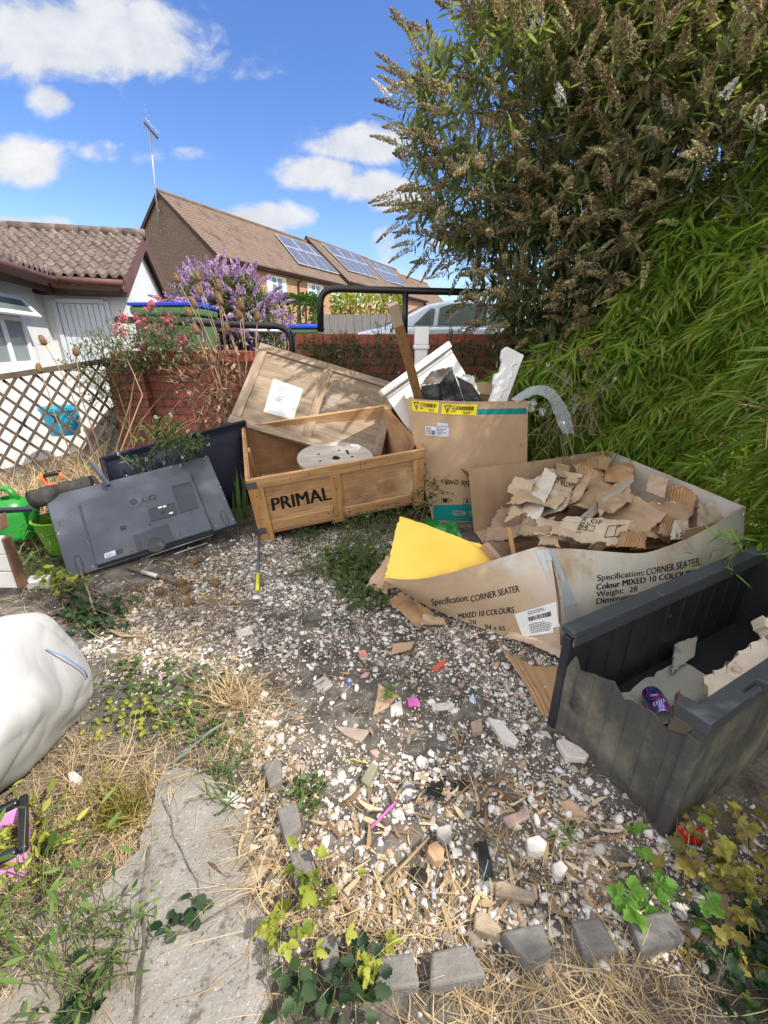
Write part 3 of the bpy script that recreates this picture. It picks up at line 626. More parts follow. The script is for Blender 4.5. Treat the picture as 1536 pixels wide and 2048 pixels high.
# ---------------------------------------------------------------- board fence, railing
m_gwood = mat('silvered fence wood', [(.17,.16,.155),(.28,.265,.255)], .9, 3, 8, stretch=(12,12,1), bump=.3)
e = empty('board_fence', (-1.6,12,.8), 'grey close boarded fence between hedge and parked car', 'fence'); mb = MB()
for k in range(38): x = k*.105; mb.box((x,-.01 if k % 2 else -.018,0), (x+.108,.006 if k % 2 else -.002,1.43+random.uniform(-.012,.012)))
mb.build('boards', m_gwood, e); mb = MB(); mb.box((0,.02,.3), (4,.07,.38)); mb.box((0,.02,1.1), (4,.07,1.18)); mb.build('rails', m_gwood, e)
e = empty('metal_railing', (-2.8,7.1,.8), 'grey topped black picket railing beside the purple shrub', 'railing')
pa, pb = PY(432, 660, 7.1), PY(572, 662, 7.1); mb = MB(); mb.tube([pa, pb], .028, 8); mb.build('top_bar', m_alu, e, True, world=True); mb = MB()
for k in range(12): q = pa.lerp(pb, k/11); mb.tube([q, (q.x, q.y, .8)], .014, 6)
mb.build('pickets', m_blk, e, True, world=True)
# ---------------------------------------------------------------- parked car (tail to the left)
m_car = mat('silver blue car paint', [(.28,.33,.40),(.32,.37,.44)], .22, 2, metal=.35, coat=.8, spec=.5)
m_cglass = mat('car glass', [(.03,.04,.045),(.06,.075,.08)], .03, 2, spec=1)
m_rub = mat('rubber', [(.012,.012,.012),(.02,.02,.02)], .8, 12)
CMx = Matrix.Translation((-.56,8,.8)); e = empty('parked_car', CMx, 'silver blue car parked behind the taller brick wall', 'car')
low = [(0.02,.32),(0,.62),(.06,.90),(.55,1.0),(1.1,1.0),(2.0,1.0),(3.1,.97),(3.55,.93),(4.2,.80),(4.5,.62),(4.52,.32)]
mb = MB(); n = len(low); W2 = 1.72; vs = []
for x, z in low: vs += [(x,.09 if z > .7 else .03,z), (x,W2-(.09 if z > .7 else .03),z)]
fs = [tuple(2*i for i in range(n)), tuple(2*i+1 for i in reversed(range(n)))]+[(2*i, 2*i+1, 2*((i+1) % n)+1, 2*((i+1) % n)) for i in range(n)]
mb.add(vs, fs); mb.build('body', m_car, e, bevel=.06, seg=3)
top = [(.55,.985),(1.32,1.36),(1.7,1.43),(2.3,1.44),(2.75,1.38),(3.45,.94)]; mb = MB(); n = len(top); vs = []
for x, z in top: ins = .10+.16*(z-.95)/.5; vs += [(x,ins,z), (x,W2-ins,z)]
fs = [tuple(2*i for i in range(n)), tuple(2*i+1 for i in reversed(range(n)))]+[(2*i, 2*i+1, 2*((i+1) % n)+1, 2*((i+1) % n)) for i in range(n)]
mb.add(vs, fs); mb.build('cabin', m_car, e, bevel=.05, seg=3)
def sideglass(poly):
    mb = MB(); p = [Vector((x, .10+.16*(z-.95)/.5-.012, z)) for x, z in poly]; k = len(p); mb.add(p+[q+Vector((0,.02,0)) for q in p], [tuple(range(k)), tuple(reversed(range(k, 2*k)))]+[(i, (i+1) % k, k+(i+1) % k, k+i) for i in range(k)]); return mb
sideglass([(1.08,1.03),(1.42,1.03),(1.46,1.29),(1.38,1.30)]).build('side_window', m_cglass, e); sideglass([(1.50,1.03),(2.35,1.03),(2.35,1.37),(1.75,1.37),(1.54,1.31)]).build('side_window', m_cglass, e); sideglass([(2.42,1.03),(3.15,1.0),(2.78,1.31),(2.42,1.37)]).build('side_window', m_cglass, e)
mb = MB(); a = [(.62,.28,1.035),(.62,W2-.28,1.035),(1.25,W2-.34,1.34),(1.25,.34,1.34)]; mb.hexa([Vector(x)+Vector((-.02,0,.0)) for x in a]+[Vector(x)+Vector((-.028,0,.016)) for x in a]); mb.build('rear_window', m_cglass, e)
for x in (.85, 3.6):
    mb = MB(); mb.tube([(x,.02,.31),(x,.24,.31)], .31, 24); t = mb.build('wheel', m_rub, e, True); mb = MB(); mb.tube([(x,.0,.31),(x,.015,.31)], .2, 20); mb.build('rim', m_alu, t)
mb = MB(); mb.tube([(1.75,.07,.93),(1.82,.04,.93),(1.92,.04,.93),(1.98,.07,.93)], .014, 6); mb.build('door_handle', m_car, e, True)
mb = MB(); mb.box((2.98,-.12,.98), (3.16,.08,1.12)); mb.build('door_mirror', m_car, e, bevel=.03)
mb = MB(); mb.box((-.01,.16,.68), (.05,.5,.84)); mb.build('tail_light', mat('red lens', [(.35,.01,.01)], .2), e, bevel=.01)
# ================================================================ the dumped things
# ---------------------------------------------------------------- plywood crate
def wood(name, c1, c2, c3, stretch, sc_=3, rough=.8, dirt=None):
    return mat(name, [(.28,c1),(.5,c2),(.7,c3)], rough, sc_, 9, stretch=stretch, bump=.25, bscale=18, nrough=.65, dirt=dirt, distort=.6)
KN = [((.22,.12,.06),.50,.66,1.1),((.07,.035,.018),.70,.76,9,(1.2,1.2,4)),((.10,.07,.05),.60,.78,1.8)]
m_ply = wood('plywood', (.33,.17,.075), (.49,.285,.14), (.63,.42,.235), (1,1,7), 2.2, dirt=KN+[((.24,.13,.06),.52,.72,4,(1,1,16)),((.62,.46,.30),.56,.72,1.2)])
m_plyi = wood('inner plywood', (.30,.17,.09), (.42,.25,.13), (.5,.32,.18), (1,1,6), 2.2, dirt=KN)
m_batx = wood('pine batten', (.31,.16,.07), (.47,.27,.125), (.58,.37,.19), (1,9,9), 2.5, dirt=[((.06,.03,.015),.68,.74,8,(1,3,3))])
m_batz = wood('upright pine batten', (.31,.15,.06), (.47,.255,.10), (.57,.35,.165), (9,9,1), 2.5, dirt=[((.16,.11,.08),.56,.74,3),((.06,.03,.015),.66,.72,8,(3,3,.6))])
m_nail = mat('rusty nail', [(.05,.03,.02),(.09,.05,.03)], .6, 30, metal=.4)
m_ink = mat('black ink', [(.008,.008,.008),(.016,.015,.014)], .8, 30)
m_steel = mat('dull steel', [(.12,.12,.12),(.2,.2,.2)], .5, 20, metal=.6, dirt=((.15,.09,.05),.55,.7,20))
CW, CD, CH = 1.389, 1.05, .565
KM = Matrix.Translation((-.999,3.197,.012)) @ rotm(.304,.212,-.106)
crate = empty('wooden_crate', KM, 'open plywood crate with black stencilled word on its front', 'crate')
def part(name, m, parent, *boxes, bevel=.003, **k):
    mb = MB()
    for b in boxes: mb.box(*b)
    return mb.build(name, m, parent, bevel=bevel, **k)
fr = part('front_panel', m_ply, crate, ((.02,0,.075),(CW-.02,.012,CH-.003)))
part('side_panel', m_plyi, crate, ((-.0,.013,.02),(.012,CD-.013,CH-.002))); part('side_panel', m_plyi, crate, ((CW-.012,.013,.02),(CW,CD-.013,CH-.002)))
part('back_panel', m_plyi, crate, ((0,CD-.012,.02),(CW,CD,CH-.002))); part('floor_panel', m_plyi, crate, ((.013,.013,.02),(CW-.013,CD-.013,.04)))
sw = .09
part('top_rail', m_batx, crate, ((-.022,-.024,CH-.085),(CW*.62,-.001,CH)),((CW*.62+.002,-.024,CH-.083),(CW+.022,-.001,CH+.002)))
part('bottom_rail', m_batx, crate, ((sw+.002,-.022,.075),(.60,-.001,.16)),((.692,-.022,.075),(CW-sw-.002,-.001,.15)))
part('stud', m_batz, crate, ((-.022,-.026,-.03),(sw,-.001,CH-.087))); part('stud', m_batz, crate, ((.605,-.024,.02),(.69,-.001,CH-.087))); part('stud', m_batz, crate, ((CW-.075,-.024,.02),(CW+.022,-.001,CH-.087)))
part('side_rail', m_batz, crate, ((-.024,.0,CH-.075),(-.001,CD,CH))); part('side_rail', m_batz, crate, ((CW+.001,0,CH-.075),(CW+.024,CD,CH)))
part('side_rail', m_batz, crate, ((-.024,.0,.02),(-.001,.08,CH-.078))); part('back_rail', m_batx, crate, ((-.02,CD+.001,CH-.08),(CW+.02,CD+.024,CH)))
part('corner_stud', m_batz, crate, ((.0135,.5,.04),(.035,.58,CH-.01)))
part('corner_plate', m_steel, crate, ((-.026,-.029,CH-.075),(.05,-.0262,CH-.02)),((-.028,-.029,CH-.075),(-.0255,.05,CH-.02))); part('corner_plate', m_steel, crate, ((-.026,-.03,.06),(.04,-.0282,.12)))
mb = MB(); mb.add([(CW-.0135,.03,CH-.12),(CW-.0135,.18,CH-.10),(CW-.0135,.10,CH-.01),(CW-.0165,.03,CH-.12),(CW-.0165,.18,CH-.10),(CW-.0165,.10,CH-.01)], [(0,1,2),(5,4,3),(0,3,4,1),(1,4,5,2),(2,5,3,0)]); mb.build('black_bracket', m_blk, crate)
mb = MB()
for x, z in [(.03,.5),(.03,.42),(.03,.3),(.03,.2),(.05,.05),(.3,.52),(.45,.53),(.64,.45),(.65,.35),(.65,.12),(.9,.54),(1.1,.52),(1.3,.54),(1.36,.4),(.2,.12),(.4,.1),(1.35,.2)]: mb.tube([(x,-.03,z),(x,-.02,z)], .004, 6)
mb.build('nails', m_nail, crate)
lay_text('lettering', 'PRIMAL', [(545,1022),(662,999),(656,973),(541,997)], fr, m_ink, crate, off=.0015, bold=.02)
# lid
LM = Matrix.Translation((-1.482,4.051,.814)) @ rotm(-.274,.763,.396); LW, LD = 1.494, 1.009
lid = empty('crate_lid', LM, 'weathered plywood crate lid tilted on the open crate with a paper sheet stapled on', 'crate lid')
GD = [((.10,.075,.06),.56,.76,2.0),((.05,.035,.03),.69,.75,7)]
m_lply = wood('weathered plywood', (.14,.10,.068), (.24,.18,.125), (.35,.275,.20), (1,7,1), 2, dirt=GD+[((.15,.115,.085),.50,.70,4,(1,15,1)),((.30,.285,.275),.54,.72,1.3)])
m_lbx = wood('weathered batten', (.16,.115,.08), (.26,.195,.14), (.36,.285,.21), (1,8,8), 2.5, dirt=GD); m_lby = wood('weathered cross batten', (.16,.115,.08), (.26,.195,.14), (.36,.285,.21), (8,1,8), 2.5, dirt=GD)
lp = part('panel', m_lply, lid, ((0,0,-.012),(LW,LD,0)))
part('edge_batten', m_lbx, lid, ((0,0,.001),(.62,.085,.022)),((.622,.002,.001),(LW,.083,.022))); part('edge_batten', m_lbx, lid, ((0,LD-.085,.001),(.72,LD,.022)),((.722,LD-.083,.001),(LW,LD,.021)))
part('cross_batten', m_lby, lid, ((.01,.087,.001),(.095,LD-.087,.021))); part('cross_batten', m_lby, lid, ((.70,.087,.001),(.785,LD-.087,.021))); part('cross_batten', m_lby, lid, ((LW-.095,.087,.001),(LW-.008,LD-.087,.021)))
mb = MB()
for i in range(40):
    x, y = random.choice([(random.uniform(.02,1.47),random.choice([.03,.06,.94,.97])),(random.choice([.03,.07,.72,.76,1.42,1.46]),random.uniform(.1,.9))]); mb.tube([(x,y,.02),(x,y,.024)], .004, 6)
mb.build('nails', m_nail, lid)
m_paper = mat('white paper', [(.50,.54,.64),(.58,.61,.70)], .6, 6, spec=.4); m_film = mat('clear plastic wallet', [(.5,.47,.42),(.58,.55,.5)], .25, 6, spec=.6)
m_print = mat('grey print', [(.05,.055,.07),(.09,.095,.11)], .8, 20)
Q = [(531,819),(579,832),(598,777),(549,763)]
lay_patch('paper_wallet', [(527,824),(587,839),(606,778),(547,757)], lp, m_film, lid, .001)
pp = lay_patch('paper_sheet', Q, lp, m_paper, lid, .003)
def sub(Q, a, b, c, d):
    q = [np.array(p, float) for p in Q]; f = lambda s, t: tuple(q[0]*(1-s)*(1-t)+q[1]*s*(1-t)+q[2]*s*t+q[3]*(1-s)*t); return [f(a,c), f(b,c), f(b,d), f(a,d)]
lay('print', textlines(7, 3), sub(Q,.2,.8,.68,.92), lp, m_print, lid, .0045); lay('print', textlines(6, 4), sub(Q,.12,.62,.36,.6), lp, m_print, lid, .0045)
# cable drum inside the crate
pc = PY(671,916,3.80); DM = Matrix.Translation(pc) @ rotm(.304,.19,-.02)
drum = empty('cable_drum', DM @ Matrix.Translation((0,0,-.30)), 'round plywood cable drum lying inside the open crate', 'cable drum')
m_drum = wood('drum plywood', (.30,.27,.235), (.42,.385,.34), (.52,.48,.43), (1,6,1), 2, dirt=[((.25,.2,.15),.62,.75,4),((.08,.06,.05),.72,.76,7)])
mb = MB(); 
mb.lathe([(.02,.288),(.345,.288),(.347,.30),(.345,.313),(.02,.313)], 48); mb.build('flange', m_drum, drum, angle=40)
mb = MB(); mb.lathe([(.16,.0),(.16,.287)], 24); mb.build('core', m_drum, drum, True); mb = MB(); mb.lathe([(0,-.024),(.345,-.024),(.345,0),(0,0)], 40); mb.build('flange', m_drum, drum, angle=40)
m_hole = mat('dark hole', [(.012,.01,.008),(.02,.016,.012)], .9, 20)
mb = MB()
for x, y, r in [(0,-.03,.036),(-.14,.085,.013),(.06,.13,.013),(-.15,-.06,.013),(.15,-.03,.014),(.04,-.2,.012)]: mb.lathe([(0,.3145),(r,.3145),(r,.3132)], 16, M=Matrix.Translation((x,y,0)))
mb.build('bolt_holes', m_hole, drum); mb = MB(); mb.box((.118,.03,.3135), (.142,.12,.3155)); mb.build('slot', m_hole, drum, bevel=.01)
mb = MB(); mb.box((.2,.2,.3135), (.27,.235,.315)); mb.build('sticker', m_paper, drum)

# ---------------------------------------------------------------- television on its face, leaning back
k = .918; tc_ = [Vector(CAM)+(Vector(p)-Vector(CAM))*k for p in [(-2.367,2.782,-.139),(-1.293,3.452,.033),(-1.615,3.85,.55),(-2.69,3.18,.38)]]
TM = frame(tc_[0], tc_[1]-tc_[0], y=tc_[3]-tc_[0]); TI = TM.inverted(); TW = (tc_[1]-tc_[0]).length; TH_ = (tc_[3]-tc_[0]).length
tv = empty('television', TM, 'large grey flat television lying on its side edge with its back to us', 'television')
m_tv = mat('grey tv plastic', [(.060,.071,.095),(.072,.084,.11)], .42, 3, bump=.12, bscale=320, bdist=.002, spec=.4, dirt=[((.12,.117,.11),.55,.75,4),((.2,.19,.17),.68,.74,60)])
m_tvd = mat('dark tv plastic', [(.012,.013,.016),(.02,.022,.026)], .35, 4, spec=.5)
mb = MB(); mb.hexa([(0,0,-.05),(TW,0,-.05),(TW,TH_,-.05),(0,TH_,-.05),(.004,.004,0),(TW-.004,.004,0),(TW-.004,TH_-.004,0),(.004,TH_-.004,0)]); body = mb.build('back_cover', m_tv, tv, bevel=.008)
def tvp(u, v): h = TI @ hit(u, v, TM.translation, TM.to_3x3() @ Vector((0,0,1))); return h.x, h.y
# raised centre: trapezoid plateau following the visible step
A = [tvp(163,1003), tvp(375,945), tvp(388,950), tvp(427,1062), tvp(425,1064), tvp(193,1133), tvp(158,1012)]
pl = [tvp(160,1008), tvp(382,948), tvp(428,1063), tvp(196,1136)]
c = np.mean(pl, axis=0); mb = MB(); ins = [tuple(np.array(p)+(c-np.array(p))*.02) for p in pl]
vs = [(*p, .0005) for p in pl]+[(*p, .045) for p in ins]; mb.add(vs, [(4,5,6,7),(0,1,5,4),(1,2,6,5),(2,3,7,6),(3,0,4,7)]); plt = mb.build('raised_panel', m_tv, tv, bevel=.006, seg=3)
def tpoly(name, px, z0, z1, m, par=tv, bevel=.002):
    mb = MB(); mb.prism([tvp(*p) for p in px], z0, z1); return mb.build(name, m, par, bevel=bevel)
# recesses shown as sunk trays: rims with dark inner faces
def tray(name, px, m_in, z=.0455):
    q = [np.array(tvp(*p)) for p in px]; c = sum(q)/4; mb = MB(); i = [p+(c-p)*.10 for p in q]
    mb.add([(*p, z) for p in q]+[(*p, z+.004) for p in q]+[(*p, z+.004) for p in i]+[(*p, z+.0008) for p in i], [(0,1,5,4),(1,2,6,5),(2,3,7,6),(3,0,4,7),(4,5,9,8),(5,6,10,9),(6,7,11,10),(7,4,8,11),(8,9,13,12),(9,10,14,13),(10,11,15,14),(11,8,12,15),(12,13,14,15)]); return mb.build(name, m_in, tv)
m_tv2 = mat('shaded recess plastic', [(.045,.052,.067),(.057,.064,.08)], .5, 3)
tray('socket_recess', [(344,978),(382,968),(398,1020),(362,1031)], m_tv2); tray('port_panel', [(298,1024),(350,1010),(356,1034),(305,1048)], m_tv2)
for i, (u, v, m_) in enumerate([(322,1020,m_alu),(326,1029,m_tvd),(331,1018,m_alu),(344,1031,m_alu)]): x, y = tvp(u, v); part('port', m_, tv, ((x-.014,y-.007,.0460),(x+.014,y+.007,.0510)), bevel=.001)
x, y = tvp(249,1060); part('cable_clip', m_tvd, tv, ((x-.018,y-.015,.0455),(x+.018,y+.015,.0530)), bevel=.005)
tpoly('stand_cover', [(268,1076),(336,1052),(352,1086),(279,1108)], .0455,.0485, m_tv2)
mb = MB(); q = tvp(314,1092)
mb.lathe([(0,.06),(.045,.055),(.06,.0470),(.065,.0455)], 24, M=Matrix.Translation((q[0],q[1],0))); mb.build('stand_socket', m_tvd, tv, True)
mb = MB()
for u, v in [(96,1000),(189,969),(253,951),(342,934),(412,913),(117,1068),(140,1146),(186,1133),(441,974),(449,997),(432,1052),(467,1038),(213,995)]: q = tvp(u, v); mb.lathe([(0,.004),(.004,.003),(.005,0)], 8, M=Matrix.Translation((q[0],q[1],.0005)))
mb.build('screws', m_alu, tv, True)
mb = MB()
for u, v in [(275,1076),(281,1091),(337,1056),(341,1072),(361,1073),(302,1053),(384,1028),(283,1104),(266,1107)]: q = tvp(u, v); mb.lathe([(0,.0505),(.006,.0505),(.006,.0455)], 8, M=Matrix.Translation((q[0],q[1],0)))
mb.build('screw_holes', m_tvd, tv)
for cu, cv in ((158,1128),(449,1036)):   # oval grips
    q = tvp(cu, cv); mb = MB(); pts = [Vector((q[0]+.019*math.cos(a), q[1]+.048*math.sin(a)+(.02 if math.sin(a) > 0 else -.02), .001)) for a in np.linspace(0, 2*math.pi, 25)]; mb.tube(pts, .003, 6); mb.build('oval_groove', m_tv2, tv, True)
lay('rating_label', unit_grid(), [(210,1117),(232,1110),(230,1100),(208,1108)], plt, m_paper, tv, .001); lay('rating_print', textlines(4, 8), [(212,1115),(230,1109),(229,1103),(211,1109)], plt, m_print, tv, .002)
lay('rating_label', unit_grid(), [(233,1110),(247,1106),(245,1097),(231,1101)], plt, m_tvd, tv, .001)
m_logo = mat('dark moulded lettering', [(.03,.035,.05),(.036,.042,.06)], .45, 4)
lay_text('lettering', 'LG', [(286,1005),(313,998),(311,989),(284,996)], plt, m_logo, tv, .0015, bold=.006)
q = TI @ hit(268,1004, TM @ Vector((0,0,.0450)), TM.to_3x3() @ Vector((0,0,1))); mb = MB(); mb.lathe([(0,.0475),(.04,.0475),(.042,.0455)], 28, M=Matrix.Translation((q.x,q.y,0))); mb.build('emblem', m_logo, tv, True)
mb = MB(); mb.lathe([(.026,.0480),(.030,.0488),(.0510,.0480)], 28, M=Matrix.Translation((q.x,q.y,0))); mb.box((q.x-.004,q.y-.015,.0480), (q.x+.0,q.y+.015,.0488)); mb.box((q.x-.004,q.y-.015,.0480), (q.x+.015,q.y-.011,.0488)); mb.build('emblem_mark', m_tv, tv)
# glossy bezel, its lower long edge showing below the cover
mb = MB(); mb.box((.45*TW,-.012,-.07), (TW*.82,.02,-.051)); mb.build('bezel', m_tvd, tv, bevel=.006); 
mb = MB(); mb.tube([(.42*TW,-.006,-.045),(TW*.83,-.006,-.045)], .004, 6); mb.tube([(.46*TW,-.0470,-.07),(.6*TW,-.045,-.075),(.78*TW,-.0470,-.07)], .005, 6); mb.build('bright_trim', m_alu, tv, True)
mb = MB(); mb.box((.005,.01,-.062), (TW-.005,TH_-.01,-.0505)); mb.build('screen', m_tvd, tv)

# navy panel behind the television
m_navy = mat('navy plastic', [(.007,.010,.024),(.012,.016,.034)], .6, 5, bump=.3, bscale=150, dirt=((.1,.1,.12),.64,.75,14))
a = PY(207,915,3.45); b = PY(492,842,4.05); c = PY(492,940,3.85); d = PY(222,985,3.3); pn = empty('navy_panel', Vector((a.x,a.y,0)), 'dark navy plastic panel standing behind the grey television', 'panel')
d.z -= .35; c.z -= .35
sheet('panel', [[d,c],[a,b]], m_navy, pn, 10, 6, .03, smooth=False)
mb = MB(); mb.tube([a+Vector((0,-.03,0)), b+Vector((0,-.03,0))], .018, 6); mb.tube([a+Vector((.0,-.03,0)), d+Vector((.0,-.03,0))], .016, 6); mb.build('rim', m_navy, pn, world=True)
# slate grey bracket standing by the panel
a = PY(183,926,3.2); b = PY(207,958,3.1); mb = MB(); dd = (b-a); mb.tube([a, a+dd*.6+Vector((0,0,.01)), a+dd*1.4], .02, 4); tag(mb.build('bracket', m_tv), 'slate grey plastic strip sticking up behind the television', 'bracket')

# ---------------------------------------------------------------- garden bits left of the television
m_green = mat('green plastic', [(.015,.19,.025),(.02,.24,.035)], .35, 5, spec=.5); m_lime = mat('lime plastic', [(.12,.30,.02),(.15,.34,.03)], .5, 5)
p = PY(20,1008,2.95); wc = empty('watering_can', (p.x,p.y,p.z-.25), 'green plastic watering can left of the television', 'watering can'); X0 = p
mb = MB(); mb.lathe([(0,0),(.13,0),(.135,.18),(.115,.26),(.07,.30),(.055,.30),(.05,.26)], 24); mb.build('body', m_green, wc, angle=45)
mb = MB(); mb.tube([(.11,.0,.05),(.16,-.02,.15),(.20,.0,.26),(.21,.0,.29)], [.04,.032,.024,.03], 12); mb.build('spout', m_green, wc, True)
mb = MB(); mb.tube([(.07,.0,.29),(.02,0,.37),(-.08,0,.38),(-.16,0,.30),(-.15,0,.16),(-.12,0,.1)], .022, 10); mb.build('handle', m_green, wc, True)
mb = MB(); mb.tube([(.12,.02,.2),(.19,.03,.26)], .035, 10); mb.build('filler', m_green, wc, True)
p = PY(122,1064,2.95); bk = empty('bucket', (p.x,p.y,.03), 'lime green bucket tucked behind the television corner', 'bucket'); mb = MB(); mb.lathe([(0,0),(.11,0),(.155,.26),(.165,.27),(.15,.27),(.105,.02),(0,.02)], 28); mb.build('body', m_lime, bk, angle=40)
mb = MB(); mb.tube([(-.155,0,.26),(-.1,-.1,.20),(0,-.16,.18),(.1,-.1,.2),(.155,0,.26)], .005, 6); mb.build('handle', m_steel, bk, True)
m_roll = mat('worn grey foam', [(.015,.015,.015),(.045,.042,.04),(.08,.075,.07)], .95, 14, 8, bump=.8, bscale=40)
a = PY(62,1000,2.85); b = PY(188,966,3.25); mb = MB(); n = 14; ax = (b-a); pts = [a+ax*i/n+Vector((0,0,.02*mn.noise((i*.7,3,1)))) for i in range(n+1)]; mb.tube(pts, [.066+.01*mn.noise((i*.9,1,0)) for i in range(n+1)], 14); mb.build('roll', m_roll, None, True); o = bpy.data.objects['roll']; o.name = 'foam_roll'; tag(o, 'dark grey foam roll lying behind the television', 'roll')
m_orange = mat('orange plastic', [(.62,.12,.05),(.7,.16,.07)], .45, 6)
p = PY(100,955,3.2); sh = empty('garden_shears', p, 'orange handled tool with black grip above the foam roll', 'garden tool'); P2 = lambda u, v: PY(u, v, 3.2)
mb = MB(); mb.tube([P2(80,948), P2(88,960), P2(90,968), P2(100,970), P2(113,966)], [.016,.018,.014,.012,.008], 8); mb.tube([P2(118,945), P2(123,952), P2(128,960)], [.008,.012,.008], 8); mb.build('handle', m_orange, sh, True, world=True)
mb = MB(); mb.tube([P2(90,951), P2(117,945)], .018, 10); mb.build('grip', m_blk, sh, True, world=True)
a = PY(-30,1023,2.6); b = PY(64,1018,2.75); mb = MB(); mb.tube([a, b], .022, 6); tag(mb.build('dark_tray_edge', m_navy), 'dark navy plastic rail in front of the green watering can', 'rail')
# white painted planks at the left edge
m_wpl = mat('flaking white paint', [(.6,.6,.58),(.7,.7,.68)], .8, 3, 8, stretch=(1,1,4), bump=.3, dirt=[((.22,.13,.10),.6,.68,6),((.35,.33,.3),.58,.72,2)])
m_rot = mat('rotten wood edge', [(.10,.05,.035),(.22,.13,.09)], .95, 14, bump=.6)
def planks(u0, v0, u1, v1, y, label, n):
    a = PY(u0-70, v0, y); b = PY(u1, v0, y); c = PY(u1, v1, y); c.z = max(c.z, .03); e = empty('painted_planks', (b.x, y, c.z), label, 'planks'); h = (a.z-c.z)
    for i in range(n):
        z0 = c.z+h*i/n+.004; z1 = c.z+h*(i+1)/n-.004; mb = MB(); mb.box((a.x,y,z0), (b.x,y+.03,z1), jit=.003); o = mb.build('plank', m_wpl, e, bevel=.003, world=True)
    mb = MB(); mb.box((b.x+.001,y-.004,c.z), (b.x+.016,y+.06,a.z-.01), jit=.006); mb.build('edge_post', m_rot, e, bevel=.006, world=True)
planks(0,1030,-10,1060,2.5, 'upper white painted boards at the left edge', 1); planks(0,1074,0,1176,2.32, 'lower white painted boards at the left edge', 3)
# white offcut block
p = G(82,1172,.03); mb = MB(); mb.box((-.055,-.04,-.03), (.055,.04,.03), M=Matrix.Translation(p) @ rotm(.3,.1,.1), jit=.008); tag(mb.build('white_block', m_white, bevel=.004), 'broken white block on the ground beside the television corner', 'block')

# ---------------------------------------------------------------- oven carton
m_card = mat('brown cardboard', [(.3,(.36,.24,.15)),(.5,(.43,.295,.19)),(.7,(.50,.35,.235))], .85, 2.5, 8, bump=.08, bscale=40, dirt=[((.25,.165,.10),.58,.8,1.6)])
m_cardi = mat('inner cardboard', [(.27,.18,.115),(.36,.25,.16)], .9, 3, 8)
m_cedge = mat('torn cardboard edge', [(.28,.19,.12),(.45,.33,.23)], .95, 60, 4, stretch=(1,1,1))
m_teal = mat('teal print', [(.0,.19,.19),(.01,.23,.225)], .8, 4); m_yel = mat('yellow label', [(.78,.62,.03),(.82,.67,.05)], .55, 5)
c0 = PZ(866,1047,0); c1 = PZ(1062,1062,0); c1.y = 3.62; c1.x = 1.30
t0 = PY(809,797,3.60); t1 = PY(1056,802,3.66); dv = Vector((.05,.72,0)); tm = PY(930,803,3.56); cmid = (c0+c1)/2+Vector((0,-.0,0))
ob = empty('oven_carton', (c0+c1)/2+dv/2, 'tall brown oven carton with teal stripes and yellow warning labels, full of rubbish', 'box')
def lerpV(a, b, t): return Vector(a)*(1-t)+Vector(b)*t
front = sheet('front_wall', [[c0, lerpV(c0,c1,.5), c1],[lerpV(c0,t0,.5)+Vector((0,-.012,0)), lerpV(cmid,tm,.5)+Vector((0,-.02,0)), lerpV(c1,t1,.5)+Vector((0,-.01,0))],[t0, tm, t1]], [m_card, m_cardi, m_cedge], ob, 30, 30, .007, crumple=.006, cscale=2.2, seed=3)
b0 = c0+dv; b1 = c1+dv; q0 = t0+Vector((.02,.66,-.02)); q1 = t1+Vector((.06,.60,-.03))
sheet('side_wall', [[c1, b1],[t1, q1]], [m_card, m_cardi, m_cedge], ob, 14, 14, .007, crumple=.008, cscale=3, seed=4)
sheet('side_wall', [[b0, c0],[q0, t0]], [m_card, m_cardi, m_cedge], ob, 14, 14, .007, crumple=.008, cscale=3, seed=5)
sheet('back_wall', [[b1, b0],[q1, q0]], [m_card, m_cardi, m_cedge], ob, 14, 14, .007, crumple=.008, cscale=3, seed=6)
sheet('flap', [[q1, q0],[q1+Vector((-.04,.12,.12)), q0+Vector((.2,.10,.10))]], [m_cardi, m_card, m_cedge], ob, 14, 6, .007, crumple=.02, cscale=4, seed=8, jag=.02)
sheet('base_panel', [[c0+Vector((0,0,.01)), c1+Vector((0,0,.01))],[b0+Vector((0,0,.01)), b1+Vector((0,0,.01))]], m_card, ob, 4, 4, .007)
fb = bvh_of(front)
lay_patch('teal_band', [(866.5,1046),(1000,1052),(1000,1008),(866,1010)], fb, m_teal, ob, .0015)
lay_patch('teal_stripe', [(955,829),(1053,828),(1053,816),(955,818)], fb, m_teal, ob, .0015)
for i, qd in enumerate([[(825,822),(876,826),(878,804),(823,801)],[(882,828),(952,831),(954,809),(884,808)]]):
    lay_patch('yellow_label', qd, fb, m_yel, ob, .003)
    lay('barcode', barcode(20, i), sub(qd,.42,.92,.45,.82), fb, m_ink, ob, .0045); lay('label_print', textlines(3, i), sub(qd,.3,.42,.25,.9), fb, m_ink, ob, .0045); lay('label_print', textlines(2, i+9), sub(qd,.62,.92,.08,.38), fb, m_ink, ob, .0045)
    tri = bmesh.new(); P = [(0,1),(1,1),(.5,0)]; In = [(.17,.9),(.83,.9),(.5,.2)]
    vv = [tri.verts.new((x,y,0)) for x, y in P+In]
    for j in range(3): tri.faces.new([vv[j], vv[(j+1)%3], vv[3+(j+1)%3], vv[3+j]])
    for r_ in ((.46,.75,.54,.82),(.45,.36,.55,.70)): tri.faces.new([tri.verts.new((x,y,0)) for x, y in ((r_[0],r_[1]),(r_[2],r_[1]),(r_[2],r_[3]),(r_[0],r_[3]))])
    lay('warning_triangle', tri, sub(qd,.06,.27,.1,.9), fb, m_ink, ob, .0045)
